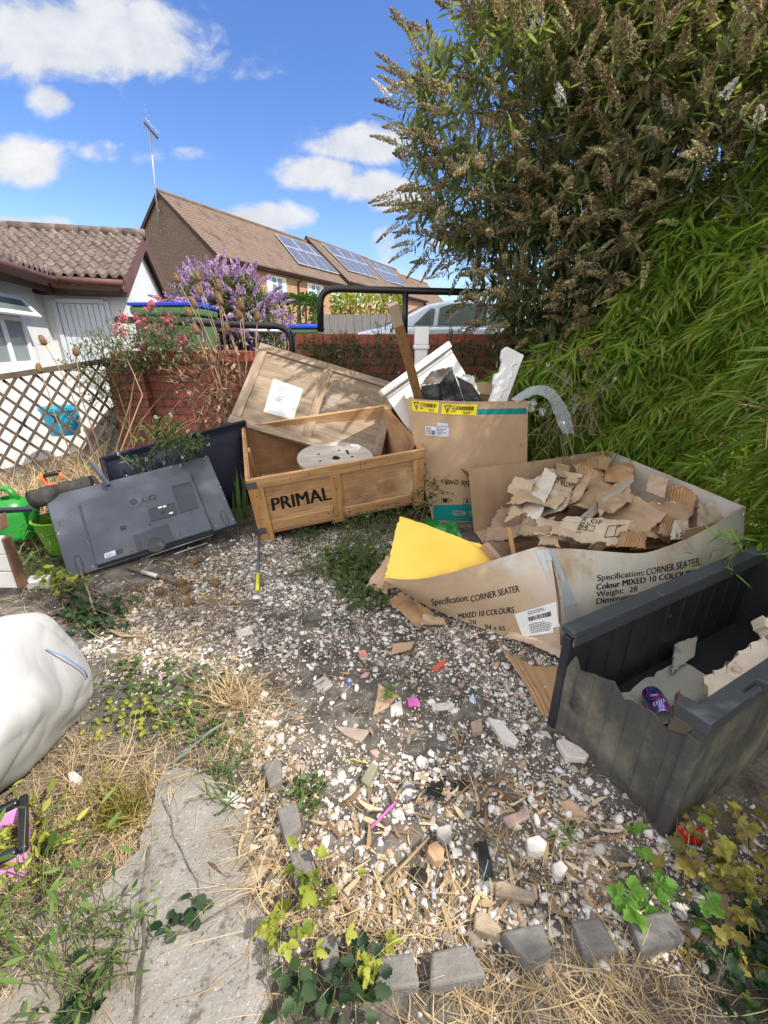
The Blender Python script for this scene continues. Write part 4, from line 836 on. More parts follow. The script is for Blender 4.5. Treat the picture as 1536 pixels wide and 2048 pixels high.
qd = [(851,870),(897,874),(898,855),(850,852)]; lay_patch('white_label', qd, fb, m_paper, ob, .003); lay('label_print', textlines(4, 5), sub(qd,.05,.3,.15,.9), fb, m_print, ob, .0045); lay('barcode', barcode(9, 4), sub(qd,.28,.42,.1,.6), fb, m_ink, ob, .0045); lay('label_print', textlines(4, 6), sub(qd,.48,.95,.15,.9), fb, m_print, ob, .0045)
lay_patch('white_label', [(874,852),(896,853),(896,847),(874,845)], fb, m_paper, ob, .003)
lay_text('lettering', 'double oven', [(961,962),(890,959),(890,973),(961,975)], fb, m_ink, ob, .002, bold=.005)
m_orp = mat('orange print', [(.35,.28,.17),(.4,.3,.18)], .8, 5)
lay_text('lettering', 'ise', [(972,1022),(905,1021),(905,1036),(972,1038)], fb, m_orp, ob, .003, bold=.006)
lay('symbols', rects([(0,.4,.12,.6),(.2,.0,.25,1),(.33,.15,.67,.85),(.75,0,.8,1),(.88,.4,1,.6)]), [(877,1006),(904,1007),(904,995),(877,994)], fb, m_ink, ob, .002)
lay('symbols', rects([(0,0,.06,1),(.94,0,1,1),(.07,0,.93,.06),(.07,.94,.93,1),(.3,.25,.7,.45),(.4,.5,.6,.8)]), [(927,1009),(941,1009),(941,996),(927,996)], fb, m_ink, ob, .002)
lay('scuffs', rects([(0,.5,.3,.8),(.6,0,.75,.2)]), [(872,985),(890,990),(890,975),(872,972)], fb, m_ink, ob, .002)
# tear slit in the front
lay('slit', rects([(.45,0,.55,1)]), [(868,868),(876,868),(884,800),(878,800)], fb, m_hole, ob, .0012)
# rubbish standing in the carton
m_tim = wood('brown varnished timber', (.20,.11,.045), (.28,.155,.065), (.33,.19,.085), (8,8,1), 3); m_timt = mat('pale timber end', [(.42,.30,.24),(.52,.4,.32)], .8, 9)
a = PY(785,607,3.35); b = PY(838,800,3.75); b2 = b+(b-a)*.35; X = (b2-a).normalized(); TMx = frame(a, X, y=(1,.25,0)); e = empty('timber_post', TMx, 'brown timber post leaning up out of the oven carton', 'timber')
Ln = (b2-a).length; part('post', m_tim, e, ((.165,-.035,-.02),(Ln,.035,.03))); part('pale_end', m_timt, e, ((0,-.0345,-.0195),(.164,.0345,.0295)))
m_wh = mat('white laminate', [(.70,.71,.72),(.77,.77,.77)], .35, 3, spec=.5, dirt=((.55,.54,.5),.6,.75,5)); m_foamw = mat('white polystyrene', [(.74,.75,.78),(.82,.82,.84)], .8, 90, 3, bump=.3, bscale=140)
# white shallow tray (moulded panel) leaning behind
q = [PY(757,783,3.95), PY(893,685,4.15), PY(963,790,4.2), PY(824,880,3.9)]
WM = frame(q[0], q[1]-q[0], y=q[3]-q[0]); e = empty('laminate_tray', WM, 'white moulded laminate tray with raised rim leaning behind the oven carton', 'tray'); Lx = (q[1]-q[0]).length; Ly = (q[3]-q[0]).length
part('panel', m_wh, e, ((0.03,.06,-.0),(Lx,Ly,.02))); part('rim', m_wh, e, ((0,0,-.08),(Lx,.062,.045)), bevel=.014); part('rim_step', m_wh, e, ((.03,.064,-.018),(Lx-.0,.10,.032)), bevel=.008)
# white newel post behind
p = PY(842,700,4.5); e = empty('white_post', (p.x,p.y,.9), 'white square post with block cap behind the taller panel', 'post'); tz = PY(842,654,4.5).z
part('shaft', m_wh, e, ((-.06,-.06,-.9),(.06,.06,tz-.9-.2)), bevel=.006); part('neck', m_wh, e, ((-.075,-.075,tz-1.1),(.075,.075,tz-1.06)), bevel=.006); part('cap', m_wh, e, ((-.068,-.068,tz-1.058),(.068,.068,tz-.9)), bevel=.006)
# black broken plastic
m_bplast = mat('black broken plastic', [(.012,.013,.016),(.03,.03,.035)], .3, 8, bump=.3, bscale=40, spec=.6, dirt=((.2,.19,.18),.66,.74,18)); m_ash = mat('burnt insulation', [(.10,.085,.07),(.28,.25,.22)], .95, 16, bump=1, bscale=30)
def shard(name, px, y, m, label, cat, dz=(0,0,0,0), nu=14, nv=10, th=.012, cr=.01, jag=.01, seed=1, m2=None, m3=None, ys=None, je=(1,1,1,1)):
    ys = ys or [y]*4; P = [PY(u, v, yy) for (u, v), yy in zip(px, ys)]
    c = sum(P, Vector())/4; e = sheet(name, [[P[0],P[1]],[P[3],P[2]]], [m, m2 or m, m3 or m], None, nu, nv, th, jag=jag, crumple=cr, seed=seed, cscale=7, jedges=je); return tag(e, label, cat)
shard('plastic_shard', [(842,815),(905,812),(888,765),(842,772)], 3.78, m_bplast, 'flat black plastic slab leaning right of the timber post', 'plastic piece', th=.03, jag=.004, seed=3)
shard('plastic_shard', [(885,815),(932,812),(905,735),(880,765)], 3.72, m_bplast, 'rounded black plastic shell in the middle of the carton', 'plastic piece', th=.03, cr=.03, seed=4)
shard('plastic_shard', [(932,812),(970,805),(945,768),(910,750)], 3.80, m_bplast, 'black plastic strip nearest the white polystyrene', 'plastic piece', th=.02, seed=5)
shard('insulation_lump', [(840,772),(888,764),(906,732),(862,742)], 3.86, m_ash, 'grey crumbling insulation lump above the black plastic', 'rubble', th=.05, cr=.05, jag=.02, seed=6)
shard('plastic_shard', [(915,775),(960,790),(948,750),(925,748)], 3.92, m_wh, 'bent white shard behind the black plastic pieces', 'plastic piece', th=.01, cr=.02, jag=.015, seed=7)
# polystyrene packing, stepped outline
px = [(978,803),(1019,803),(1053,709),(1014,693),(1005,700),(1002,716),(1005,724),(999,746),(988,748),(984,768),(987,776)]
p0 = PY(1015,750,3.95); nF = (Vector(CAM)-p0).normalized()*.6+Vector((-.1,-.5,.1)); nF.normalize(); PM = frame(p0, (1,.1,0), z=nF); PI_ = PM.inverted()
pl_ = [PI_ @ hit(u, v, p0, nF) for u, v in px]; e = empty('polystyrene_packing', PM, 'white stepped polystyrene packing standing in the oven carton', 'packing'); mb = MB(); pl2 = [(p.x,p.y) for p in pl_]; pl2[0] = (pl2[0][0]-.1, pl2[0][1]-.25); pl2[1] = (pl2[1][0]-.1, pl2[1][1]-.25); mb.prism(pl2, -.06, 0); mb.build('slab', m_foamw, e, bevel=.006)
mb = MB(); ch = [PI_ @ hit(u, v, p0, nF) for u, v in [(1000,795),(1005,780),(1016,775),(1018,757),(1026,752),(1022,738),(1025,730),(1036,727)]]; mb.tube([(p.x,p.y,.001) for p in ch], .006, 6); mb.build('moulded_ridge', m_foamw, e, True)
# clear plastic film draped over the carton corner
m_clear = bpy.data.materials.new('clear film'); m_clear.use_nodes = True; t = m_clear.node_tree; t.nodes.clear(); o_ = t.nodes.new('ShaderNodeOutputMaterial'); g1 = t.nodes.new('ShaderNodeBsdfPrincipled'); g2 = t.nodes.new('ShaderNodeBsdfTransparent'); mx_ = t.nodes.new('ShaderNodeMixShader'); g1.inputs['Base Color'].default_value = (.62,.66,.72,1); g1.inputs['Roughness'].default_value = .12; g1.inputs['Specular IOR Level'].default_value = .9; g2.inputs[0].default_value = (.9,.93,.95,1)
lw = t.nodes.new('ShaderNodeLayerWeight'); lw.inputs[0].default_value = .35; mrr = t.nodes.new('ShaderNodeMapRange'); mrr.inputs[3].default_value = .10; mrr.inputs[4].default_value = .6; t.links.new(lw.outputs['Facing'], mrr.inputs[0]); t.links.new(mrr.outputs[0], mx_.inputs[0]); t.links.new(g2.outputs[0], mx_.inputs[1]); t.links.new(g1.outputs[0], mx_.inputs[2]); t.links.new(mx_.outputs[0], o_.inputs[0])
ctl = [[PY(1020,797,3.8), PY(1060,772,3.75), PY(1105,775,3.6), PY(1135,810,3.5), PY(1150,868,3.4)],[PY(1035,806,3.62), PY(1070,790,3.6), PY(1098,800,3.5), PY(1110,830,3.42), PY(1122,868,3.35)]]
f = sheet('plastic_film', ctl, m_clear, None, 48, 18, .0012, crumple=.03, cscale=4, seed=9, jag=.01); tag(f, 'clear crumpled plastic film draped off the right corner of the oven carton', 'plastic film')
# green carrier bag on the ground by the carton
m_gbag = mat('green polythene', [(.015,.16,.03),(.03,.24,.06)], .3, 6, spec=.6, bump=.3, bscale=25, dirt=((.5,.55,.5),.7,.72,9))
ctl = [[G(832,1060,.02), G(880,1078,.02), G(925,1080,.02)],[G(845,1058,.05), G(885,1064,.07), G(915,1070,.05)],[G(850,1048,.02), G(890,1050,.03), G(915,1056,.02)]]
tag(sheet('carrier_bag', ctl, m_gbag, None, 24, 18, .002, crumple=.05, cscale=9, seed=12), 'crumpled green plastic bag on the ground between the cartons', 'plastic bag')

# ---------------------------------------------------------------- furniture carton, torn open
m_wcard = mat('white faced cardboard', [(.3,(.44,.41,.36)),(.5,(.55,.52,.46)),(.7,(.61,.58,.53))], .85, 2.2, 9, bump=.25, bscale=30, dirt=[((.40,.29,.19),.54,.70,2.2),((.33,.29,.24),.62,.75,5)])
m_dcard = mat('damp stained cardboard', [(.3,(.36,.25,.155)),(.5,(.45,.34,.235)),(.70,(.56,.50,.43))], .88, 1.9, 9, bump=.12, bscale=30, dirt=[((.33,.20,.10),.58,.72,2.6),((.55,.54,.52),.56,.66,1.7)])
S = empty('furniture_carton', (1.55,2.75,0), 'big torn white and brown furniture carton heaped with cardboard scraps', 'box')
cb0 = PZ(950,1068,0); cbt = PZ(937,938,.56); rbt = PZ(1215,900,.58); rb0 = Vector((rbt.x,rbt.y,0)); rft = PZ(1490,1014,.50); rf0 = Vector((rft.x-.02,rft.y,0)); sb0 = Vector((.93,1.88,0))
mid = lambda a, b, t=.5: Vector(a)*(1-t)+Vector(b)*t
sheet('back_wall', [[cb0, mid(cb0,rb0), rb0],[mid(cb0,cbt), mid(mid(cb0,cbt),mid(rb0,rbt))+Vector((0,-.03,0)), mid(rb0,rbt)],[cbt, PZ(1080,921,.57), rbt]], [m_card, m_wcard, m_cedge], S, 34, 18, .008, corr=.0012, ncorr=9, crumple=.008, cscale=3, seed=21)
sheet('right_wall', [[rb0, rf0],[mid(rb0,rbt), mid(rf0,rft)+Vector((.05,0,0))],[rbt, rft]], [m_wcard, m_card, m_cedge], S, 24, 16, .008, crumple=.012, cscale=2.5, seed=22)
topR = [(1098,1097,.50),(1150,1098,.475),(1210,1103,.44),(1290,1106,.40),(1350,1088,.42),(1420,1055,.46),(1490,1014,.50)]
tp = [PZ(*p) for p in topR]; bp = [sb0, Vector((1.15,1.95,0)), Vector((1.42,2.05,0)), Vector((1.68,2.18,0)), Vector((1.92,2.32,0)), Vector((2.15,2.45,0)), rf0]
frw = sheet('front_wall', [bp, [mid(a,b)+Vector((.02,-.05,0)) for a, b in zip(bp,tp)], tp], [m_wcard, m_card, m_cedge], S, 44, 20, .008, crumple=.014, cscale=3, seed=23)
topL = [(770,1155,.26),(820,1160,.29),(880,1153,.33),(950,1131,.39),(1020,1110,.44),(1075,1094,.49),(1100,1097,.50)]
botL = [(771,1160,.22),(828,1196,.12),(880,1224,.05),(950,1252,.02),(1027,1280,0),(1090,1302,0),(1122,1312,0)]
tl = [PZ(*p) for p in topL]; bl = [PZ(*p) for p in botL]
flp = sheet('opened_wall', [bl, [mid(a,b)+Vector((0,-.03,-.0)) for a, b in zip(bl,tl)], tl], [m_dcard, m_card, m_cedge], S, 48, 22, .008, crumple=.012, cscale=3, seed=24)
# clear parcel tape over the seam
m_tape = mat('grey parcel tape', [(.36,.39,.42),(.48,.5,.52)], .3, 9, stretch=(30,1,1), bump=.4, bscale=9, spec=.6)
sheet('floor_panel', [[cb0+Vector((0,0,.012)), rb0+Vector((0,0,.012))],[sb0+Vector((0,0,.012)), rf0+Vector((0,0,.012))]], m_card, S, 6, 6, .008)
fb2 = bvh_of(flp); fb3 = bvh_of(frw)
def both():
    v = []; f = []
    for o in (flp, frw): Mx = wmat(o); k = len(v); v += [Mx @ p.co for p in o.data.vertices]; f += [tuple(i+k for i in p.vertices) for p in o.data.polygons]
    return BVHTree.FromPolygons(v, f)
lay_patch('parcel_tape', [(1136,1238),(1162,1226),(1104,1098),(1070,1100)], both(), m_tape, S, .005)
lay_text('lettering', 'Specification:', [(864,1211),(938,1201),(936,1188),(862,1198)], fb2, m_ink, S, .002, bold=.006)
lay_text('lettering', 'CORNER SEATER', [(942,1204),(1039,1183),(1037,1170),(940,1192)], fb2, m_ink, S, .002, bold=.006)
lay_text('lettering', 'MIXED 10 COLOURS', [(917,1237),(1028,1225),(1027,1213),(917,1227)], fb2, m_ink, S, .002, bold=.006)
lay_text('lettering', '28', [(938,1246),(952,1248),(952,1240),(938,1239)], fb2, m_ink, S, .002, bold=.006)
lay_text('lettering', '94 x 65', [(970,1259),(1010,1261),(1010,1252),(970,1248)], fb2, m_ink, S, .002, bold=.006)
for s_, q_ in [('Specification:',[(1194,1162),(1288,1150),(1288,1139),(1194,1150)]),('CORNER SEATER',[(1292,1151),(1398,1130),(1398,1115),(1292,1138)]),('Colour MIXED 10 COLOURS',[(1192,1180),(1390,1150),(1390,1139),(1192,1168)]),('Weight:  28',[(1192,1194),(1274,1182),(1274,1172),(1192,1183)]),('Dimension 94 x 65',[(1192,1208),(1330,1186),(1330,1176),(1192,1197)])]: lay_text('lettering', s_, q_, fb3, m_ink, S, .002, bold=.006)
Q = [(1046,1274),(1120,1263),(1112,1203),(1029,1228)]; lay_patch('delivery_label', Q, fb2, m_wh, S, .004)
lay('barcode', barcode(26, 7), sub(Q,.28,.85,.58,.74), fb2, m_ink, S, .006); lay('label_print', textlines(2, 12), sub(Q,.3,.82,.82,.96), fb2, m_print, S, .006); lay('label_print', textlines(6, 13), sub(Q,.25,.88,.1,.48), fb2, m_print, S, .006)
sheet('torn_flap', [[G(1005,1284,.03), G(1060,1300,.03), G(1125,1325,.02)],[G(1022,1270,.05), G(1070,1285,.06), G(1125,1305,.05)]], [m_dcard, m_card, m_cedge], S, 20, 6, .006, jag=.012, crumple=.02, seed=27)
sheet('torn_flap', [[PZ(985,985,.2), PZ(935,958,.40)],[PZ(985,975,.25), PZ(920,935,.57)]], [m_wcard, m_card, m_cedge], S, 8, 5, .006, jag=.02, crumple=.015, seed=28)
# yellow foam sheet
m_yf = mat('yellow foam', [(.80,.53,.08),(.86,.60,.12)], .85, 3, 8, bump=.2, bscale=45, dirt=[((.60,.38,.06),.60,.75,5),((.45,.3,.08),.66,.73,26)])
ctl = [[PZ(768,1158,.235), PZ(835,1170,.26), PZ(905,1152,.30), PZ(985,1124,.36)],[PZ(782,1098,.36), PZ(850,1110,.38), PZ(910,1108,.39), PZ(975,1100,.41)],[PZ(799,1033,.47), PZ(850,1050,.47), PZ(905,1070,.46), PZ(962,1092,.44)]]
yf = sheet('foam_sheet', ctl, m_yf, None, 40, 28, .018, crumple=.016, cscale=4, seed=31, jag=.022, jedges=(0,0,1,0)); tag(yf, 'bright yellow foam sheet leaning in the left end of the furniture carton', 'foam sheet')
# cardboard scraps heaped in the carton: each a thing, corners given with heights
m_tan = mat('tan torn cardboard', [(.30,.20,.13),(.42,.29,.19),(.5,.36,.25)], .9, 3, 8, dirt=((.2,.13,.08),.6,.75,3)); m_flute = mat('fluted cardboard', [(.32,.19,.10),(.46,.29,.16)], .9, 5); m_soft = mat('soggy brown paper', [(.26,.18,.12),(.38,.27,.19)], .95, 4, dirt=((.17,.11,.07),.55,.7,4))
def scrap(px, m, label, seed, th=.006, jag=.03, cr=.02, corr=0, nc=10, m2=None, name='cardboard_scrap', cat='cardboard', nu=22, nv=18, group='cardboard scraps heaped in the furniture carton'):
    P = [PZ(u, v, z+(random.uniform(-.035, .05) if group.startswith('cardboard') else 0)) for u, v, z in px]; o = sheet(name, [[P[0],P[1]],[P[3],P[2]]], [m, m2 or m_tan, m_cedge], None, nu, nv, th, jag=jag, crumple=cr, cscale=5, seed=seed, corr=corr, ncorr=nc); return tag(o, label, cat, group)
scrap([(1140,1110,.24),(1460,1065,.22),(1400,985,.24),(1130,960,.30)], m_tan, 'wide brown cardboard lining the bottom of the furniture carton', 40, jag=.02, cr=.03)
scrap([(960,1090,.16),(1120,1085,.2),(1110,1000,.32),(1000,1015,.28)], m_soft, 'soggy crumpled brown card at the left end of the heap', 41, cr=.07, jag=.04)
scrap([(1215,1000,.40),(1260,940,.42),(1215,905,.50),(1140,960,.45)], m_tan, 'brown flap leaning in the far corner of the carton', 42, cr=.02)
scrap([(1150,945,.46),(1210,955,.46),(1205,912,.53),(1148,928,.50)], m_flute, 'small fluted flap in the back corner of the carton', 43, corr=.004, nc=12, jag=.02, cr=.01)
scrap([(1205,965,.44),(1268,965,.44),(1268,922,.52),(1212,935,.50)], m_flute, 'tan torn piece with furry edge near the white carton wall', 44, jag=.025, cr=.03)
scrap([(1140,1010,.38),(1290,1070,.36),(1335,1030,.38),(1200,960,.44)], m_tan, 'large smooth brown sheet across the middle of the heap', 45, jag=.02, cr=.035)
scrap([(1330,1005,.40),(1385,1030,.40),(1400,985,.47),(1335,968,.48)], m_flute, 'orange brown corrugated fan near the right wall of the carton', 46, corr=.006, nc=11, cr=.04, jag=.02)
scrap([(1310,1070,.36),(1352,1082,.34),(1378,1048,.36),(1325,1028,.39)], m_flute, 'greyish fluted corner curling beside the corrugated fan', 47, corr=.003, nc=10, cr=.02)
s12 = scrap([(1342,1080,.36),(1380,1078,.35),(1380,1040,.38),(1345,1040,.39)], m_wcard, 'white faced scrap with printed figures low on the right of the heap', 48, cr=.02, jag=.02)
scrap([(1360,1095,.32),(1440,1050,.36),(1445,1040,.40),(1370,1060,.38)], m_tan, 'narrow brown flap along the near right rim of the carton', 49, jag=.01, cr=.01)
scrap([(1000,1045,.36),(1135,1020,.42),(1150,985,.44),(1040,985,.42)], m_dcard, 'pale grimy sheet under the lettered scrap', 50, jag=.04, cr=.05)
s2 = scrap([(1010,1010,.42),(1115,1022,.44),(1165,955,.50),(1095,935,.52)], m_dcard, 'torn white and brown scrap with upside down lettering on top of the heap', 51, jag=.035, cr=.05, m2=m_tan)
scrap([(1125,1015,.45),(1160,1000,.47),(1190,945,.50),(1165,955,.50)], m_tan, 'jagged brown flap right of the lettered scrap', 52, jag=.03, cr=.03)
scrap([(1110,950,.50),(1140,960,.50),(1140,932,.53),(1112,925,.53)], m_tan, 'small upright brown tear behind the lettered scrap', 53, jag=.02, cr=.02)
scrap([(1040,1030,.40),(1080,1040,.41),(1115,950,.50),(1090,933,.53)], m_wcard, 'curled white strip left of the lettered scrap', 59, jag=.02, cr=.03)
s3 = scrap([(1090,1075,.38),(1230,1095,.36),(1270,1045,.40),(1130,1030,.43)], m_dcard, 'printed handling panel torn off and lying near the front rim', 54, jag=.03, cr=.04, m2=m_tan)
scrap([(1060,1075,.34),(1200,1085,.36),(1200,1050,.38),(1070,1040,.38)], m_dcard, 'long white edged strip below the printed handling panel', 55, jag=.03, cr=.04)
scrap([(960,1095,.22),(1070,1060,.30),(1060,1035,.34),(975,1060,.28)], m_soft, 'folded damp paper over the left heap', 56, cr=.06, jag=.03)
scrap([(1075,1098,.40),(1118,1090,.42),(1118,1065,.44),(1080,1068,.44)], m_tan, 'crumpled brown tuft at the seam of the carton', 57, cr=.06, jag=.03)
scrap([(1170,1105,.38),(1205,1098,.38),(1212,1080,.42),(1175,1082,.42)], m_tan, 'little ragged tuft on the near rim of the carton', 58, cr=.05, jag=.03)
scrap([(1260,1100,.2),(1370,1090,.2),(1340,1060,.24),(1255,1065,.24)], m_tan, 'flat brown card in the front hollow of the carton', 60, cr=.01, jag=.01)
lay_text('lettering', 'SEATER LEFT', [(1152,968),(1098,953),(1098,964),(1150,979)], s2, m_ink, s2, .003, bold=.006)
lay_text('lettering', '2 PERSON', [(1160,1067),(1175,1036),(1166,1034),(1150,1066)], s3, m_ink, s3, .003, bold=.006); lay_text('lettering', 'LIFT', [(1171,1062),(1181,1046),(1175,1044),(1165,1060)], s3, m_ink, s3, .003, bold=.006)
lay_text('lettering', 'OF', [(1180,1046),(1203,1050),(1205,1042),(1183,1038)], s3, m_ink, s3, .003, bold=.006); lay_text('lettering', 'UP', [(1232,1055),(1240,1058),(1242,1050),(1234,1047)], s3, m_ink, s3, .003, bold=.006)
lay('box_marks', rects([(0,0,.04,1),(.96,0,1,1),(.05,0,.95,.05),(.05,.95,.95,1),(.48,.06,.52,.94)]), [(1208,1076),(1248,1072),(1252,1050),(1216,1052)], s3, m_ink, s3, .003); lay('box_marks', rects([(0,0,.06,1),(.94,0,1,1),(.07,0,.93,.08),(.07,.92,.93,1)]), [(1170,1060),(1186,1064),(1190,1052),(1176,1049)], s3, m_ink, s3, .003)
lay_text('lettering', '12S', [(1352,1075),(1376,1072),(1376,1065),(1352,1067)], s12, m_ink, s12, .003, bold=.006)
for px, m_, lb, sd_, cr_ in [
 ([(1255,1075,.34),(1345,1085,.30),(1400,1010,.40),(1300,1000,.42)], m_tan, 'brown panel tilted against the fluted fan in the heap', 61, .05),
 ([(1385,1075,.30),(1440,1050,.32),(1450,1000,.46),(1400,1005,.44)], m_dcard, 'pale stained piece leaning on the near right carton wall', 62, .03),
 ([(1195,1040,.46),(1270,1000,.47),(1255,960,.52),(1190,985,.51)], m_tan, 'buckled brown piece under the grey splintered strip', 63, .05),
 ([(1030,1075,.36),(1100,1085,.34),(1110,1040,.40),(1045,1035,.40)], m_soft, 'damp brown fold behind the orange strip', 64, .07),
 ([(1290,985,.46),(1330,1000,.44),(1340,960,.50),(1300,945,.52)], m_dcard, 'small pale faced tear beside the white carton wall', 65, .04),
 ([(1165,930,.50),(1215,945,.48),(1225,915,.54),(1180,905,.55)], m_tan, 'brown tongue of card against the back corner', 66, .04),
 ([(1225,1095,.36),(1290,1100,.35),(1300,1062,.40),(1235,1060,.40)], m_flute, 'fluted scrap hanging just inside the near rim', 67, .04),
 ([(1010,985,.46),(1060,1000,.44),(1075,955,.50),(1030,950,.50)], m_dcard, 'grimy pale tatter at the left of the lettered scrap', 68, .05)]:
    scrap(px, m_, lb, sd_, cr=cr_, jag=.035, corr=.004 if m_ is m_flute else 0)
# stiff strips in the heap
def stick(a, b, w_, h_, m, name, label, cat, hint=(0,0,1), bevel=.002, group=None):
    X = b-a; Mx = frame(a, X, z=hint); mb = MB(); mb.box((0,-w_/2,-h_/2), (X.length,w_/2,h_/2)); o = mb.build(name, m, None, bevel=bevel); o.matrix_basis = Mx; return tag(o, label, cat, group)
m_greyw = wood('grey splintered wood', (.26,.21,.17), (.38,.33,.28), (.47,.42,.36), (1,8,8), 3)
stick(PZ(1140,1062,.40), PZ(1262,958,.52), .055, .012, m_greyw, 'wood_strip', 'long grey splintered strip lying diagonally across the heap', 'strip', hint=(.3,-.5,1))
stick(PZ(1017,1055,.42), PZ(1028,1112,.30), .028, .012, m_batx, 'wood_strip', 'short orange wooden strip standing at the left of the heap', 'strip', hint=(.2,-1,.2))
stick(PZ(968,1090,.46), PZ(1002,1128,.36), .03, .05, m_card, 'card_angle', 'brown cardboard edge protector against the yellow foam sheet', 'edge strip', hint=(.5,-.6,.6))
# cardboard on the ground near the carton
GG = 'torn cardboard pieces on the ground'
scrap([(732,1180,.02),(775,1192,.03),(800,1118,.2),(772,1108,.22)], m_card, 'folded brown card corner sticking out left of the carton', 70, jag=.015, cr=.04, group=GG)
scrap([(760,1180,.06),(800,1175,.10),(800,1140,.2),(772,1150,.18)], m_card, 'small brown fold under the carton tip', 71, jag=.01, cr=.03, group=GG)
o = scrap([(772,1200,.03),(838,1262,.015),(870,1225,.05),(805,1185,.06)], m_flute, 'corrugated brown flap lying below the carton tip', 72, corr=.002, nc=16, cr=.03, jag=.015, group=GG)
scrap([(838,1255,.02),(892,1250,.015),(890,1238,.03),(845,1232,.04)], m_card, 'thin curled strip beside the corrugated flap', 73, cr=.03, jag=.01, group=GG)
P = lambda u, v, z: G(u, v, z)
ctl = [[P(1080,1437,.015), P(1110,1440,.02), P(1140,1415,.04)],[P(1045,1380,.05), P(1090,1390,.02), P(1150,1375,.03)],[P(992,1312,.09), P(1060,1335,.02), P(1138,1338,.03)]]
tag(sheet('cardboard_scrap', ctl, [m_flute, m_card, m_cedge], None, 30, 24, .006, jag=.012, crumple=.006, corr=.0025, ncorr=7, seed=74), 'large curled corrugated sheet in front of the black storage box', 'cardboard', GG)
scrap([(780,1312,.008),(822,1300,.008),(830,1282,.012),(785,1288,.012)], m_card, 'flat tan scrap on the gravel below the carton', 75, jag=.008, cr=.008, th=.004, group=GG)
scrap([(745,1432,.008),(775,1415,.01),(800,1392,.012),(757,1366,.014)], m_card, 'tan scrap with a green sprig growing through it', 76, jag=.01, cr=.006, th=.004, group=GG)
scrap([(1115,1605,.012),(1158,1650,.012),(1180,1632,.014),(1140,1595,.014)], m_tan, 'brown torn slab on stones near the corner of the storage box', 77, jag=.008, cr=.008, th=.012, group=GG)
# ---------------------------------------------------------------- black storage box
m_sb = mat('black plastic', [(.018,.0195,.023),(.028,.030,.035)], .42, 4, bump=.15, bscale=90, spec=.45, dirt=[((.07,.07,.065),.58,.75,3),((.22,.21,.19),.66,.72,18)])
m_sbo = mat('dusty black plastic', [(.05,.05,.047),(.085,.083,.075)], .8, 3, 9, bump=.4, bscale=55, dirt=[((.19,.175,.135),.48,.70,3.4),((.03,.03,.03),.6,.7,2),((.26,.25,.2),.68,.72,45)])
m_sbl = mat('slate plastic', [(.044,.049,.058),(.060,.066,.077)], .45, 4, bump=.15, bscale=90, dirt=[((.18,.17,.15),.62,.72,10)])
Fc = Vector((.934,.926,0)); BX = frame(Fc, (.883,.469,0), z=(0,0,1)); BXI = BX.inverted()
sbx = empty('storage_box', BX, 'broken black plastic garden storage box with a torn end wall', 'storage box'); SL, SW, SH = 1.45, .485, .50
# ribbed front wall
def ribbed(name, x0, x1, y, z0, z1, th, pitch, dep, m, out, top=None, axis_='x'):
    mb = MB(); n = int((x1-x0)/pitch); prof = []
    for i in range(n):
        a = x0+(x1-x0)*i/n; b = x0+(x1-x0)*(i+1)/n; prof += [(a, 0), (a+.012, 0), (a+.02, dep), (b-.008, dep)]
    prof += [(x1, 0)]; vs = []; fs = []
    for x, d in prof:
        zt_ = z1 if top is None else top(x)
        for (dd, z) in ((-out*d, z0), (-out*d, zt_), (out*th-out*d, zt_), (out*th-out*d, z0)): vs.append((x, y+dd, z) if axis_ == 'x' else (y+dd, x, z))
    for i in range(len(prof)-1):
        a = i*4
        for q in range(4): fs.append((a+q, a+(q+1) % 4, a+4+(q+1) % 4, a+4+q))
    fs += [(0,1,2,3), tuple(len(vs)-4+j for j in (3,2,1,0))]
    mb.add(vs, fs); return mb.build(name, m, sbx)
ribbed('front_wall', .0, SL, 0, 0, SH-.075, .012, .125, .010, m_sbo, 1)
ribbed('back_wall', 0, SL, SW, 0, SH-.03, -.012, .125, .006, m_sb, 1)
rs = random.Random(3)
def torn(y):
    t = y/SW
    pts = [(0,.405),(.05,.40),(.18,.36),(.22,.395),(.42,.375),(.5,.35),(.56,.40),(.78,.36),(.84,.345),(.9,.40),(.93,.43),(1,.20)]
    for (a, z), (b, q) in zip(pts, pts[1:]):
        if a <= t <= b: return z+(q-z)*(t-a)/(b-a)
    return .3
ribbed('end_wall', .004, SW-.004, 0, 0, .4, .010, .062, .004, m_sbo, 1, top=torn, axis_='y')
mb = MB(); mb.box((-.02,-.012,-.0), (.014,.03,SH-.078)); mb.build('corner_post', m_sbo, sbx, bevel=.01); mb = MB(); mb.box((-.014,SW-.03,0), (.012,SW+.008,SH-.035)); mb.build('corner_post', m_sb, sbx, bevel=.008)
part('floor_panel', m_sb, sbx, ((.012,.012,.02),(SL,SW-.012,.03)))
part('far_end_wall', m_sb, sbx, ((SL-.012,.013,.03),(SL,SW-.013,SH-.04)))
mb = MB(); mb.prism([(-.022,-.02),(.20,-.02),(.205,.008),(.31,.008),(.315,-.02),(SL,-.02),(SL,.042),(.03,.042),(.028,.075),(-.022,.075)], SH-.048, SH); mb.box((.206,-.016,SH-.05), (.309,.0075,SH-.02)); mb.build('front_rim', m_sbl, sbx, bevel=.004, seg=2)
mb = MB(); mb.box((-.016,-.014,SH-.076), (SL,.02,SH-.0485)); mb.build('rim_step', m_sbo, sbx, bevel=.003)
mb = MB(); mb.box((-.012,SW-.045,SH-.03), (SL,SW+.02,SH)); mb.box((-.012,SW-.045,SH-.07), (SL,SW-.036,SH-.031)); mb.build('back_rim', m_sbl, sbx, bevel=.006)
mb = MB()
for i in range(14): x = .05+i*.1; mb.box((x,SW-.034,SH-.075), (x+.006,SW-.012,SH-.032))
mb.build('rim_ribs', m_sb, sbx)
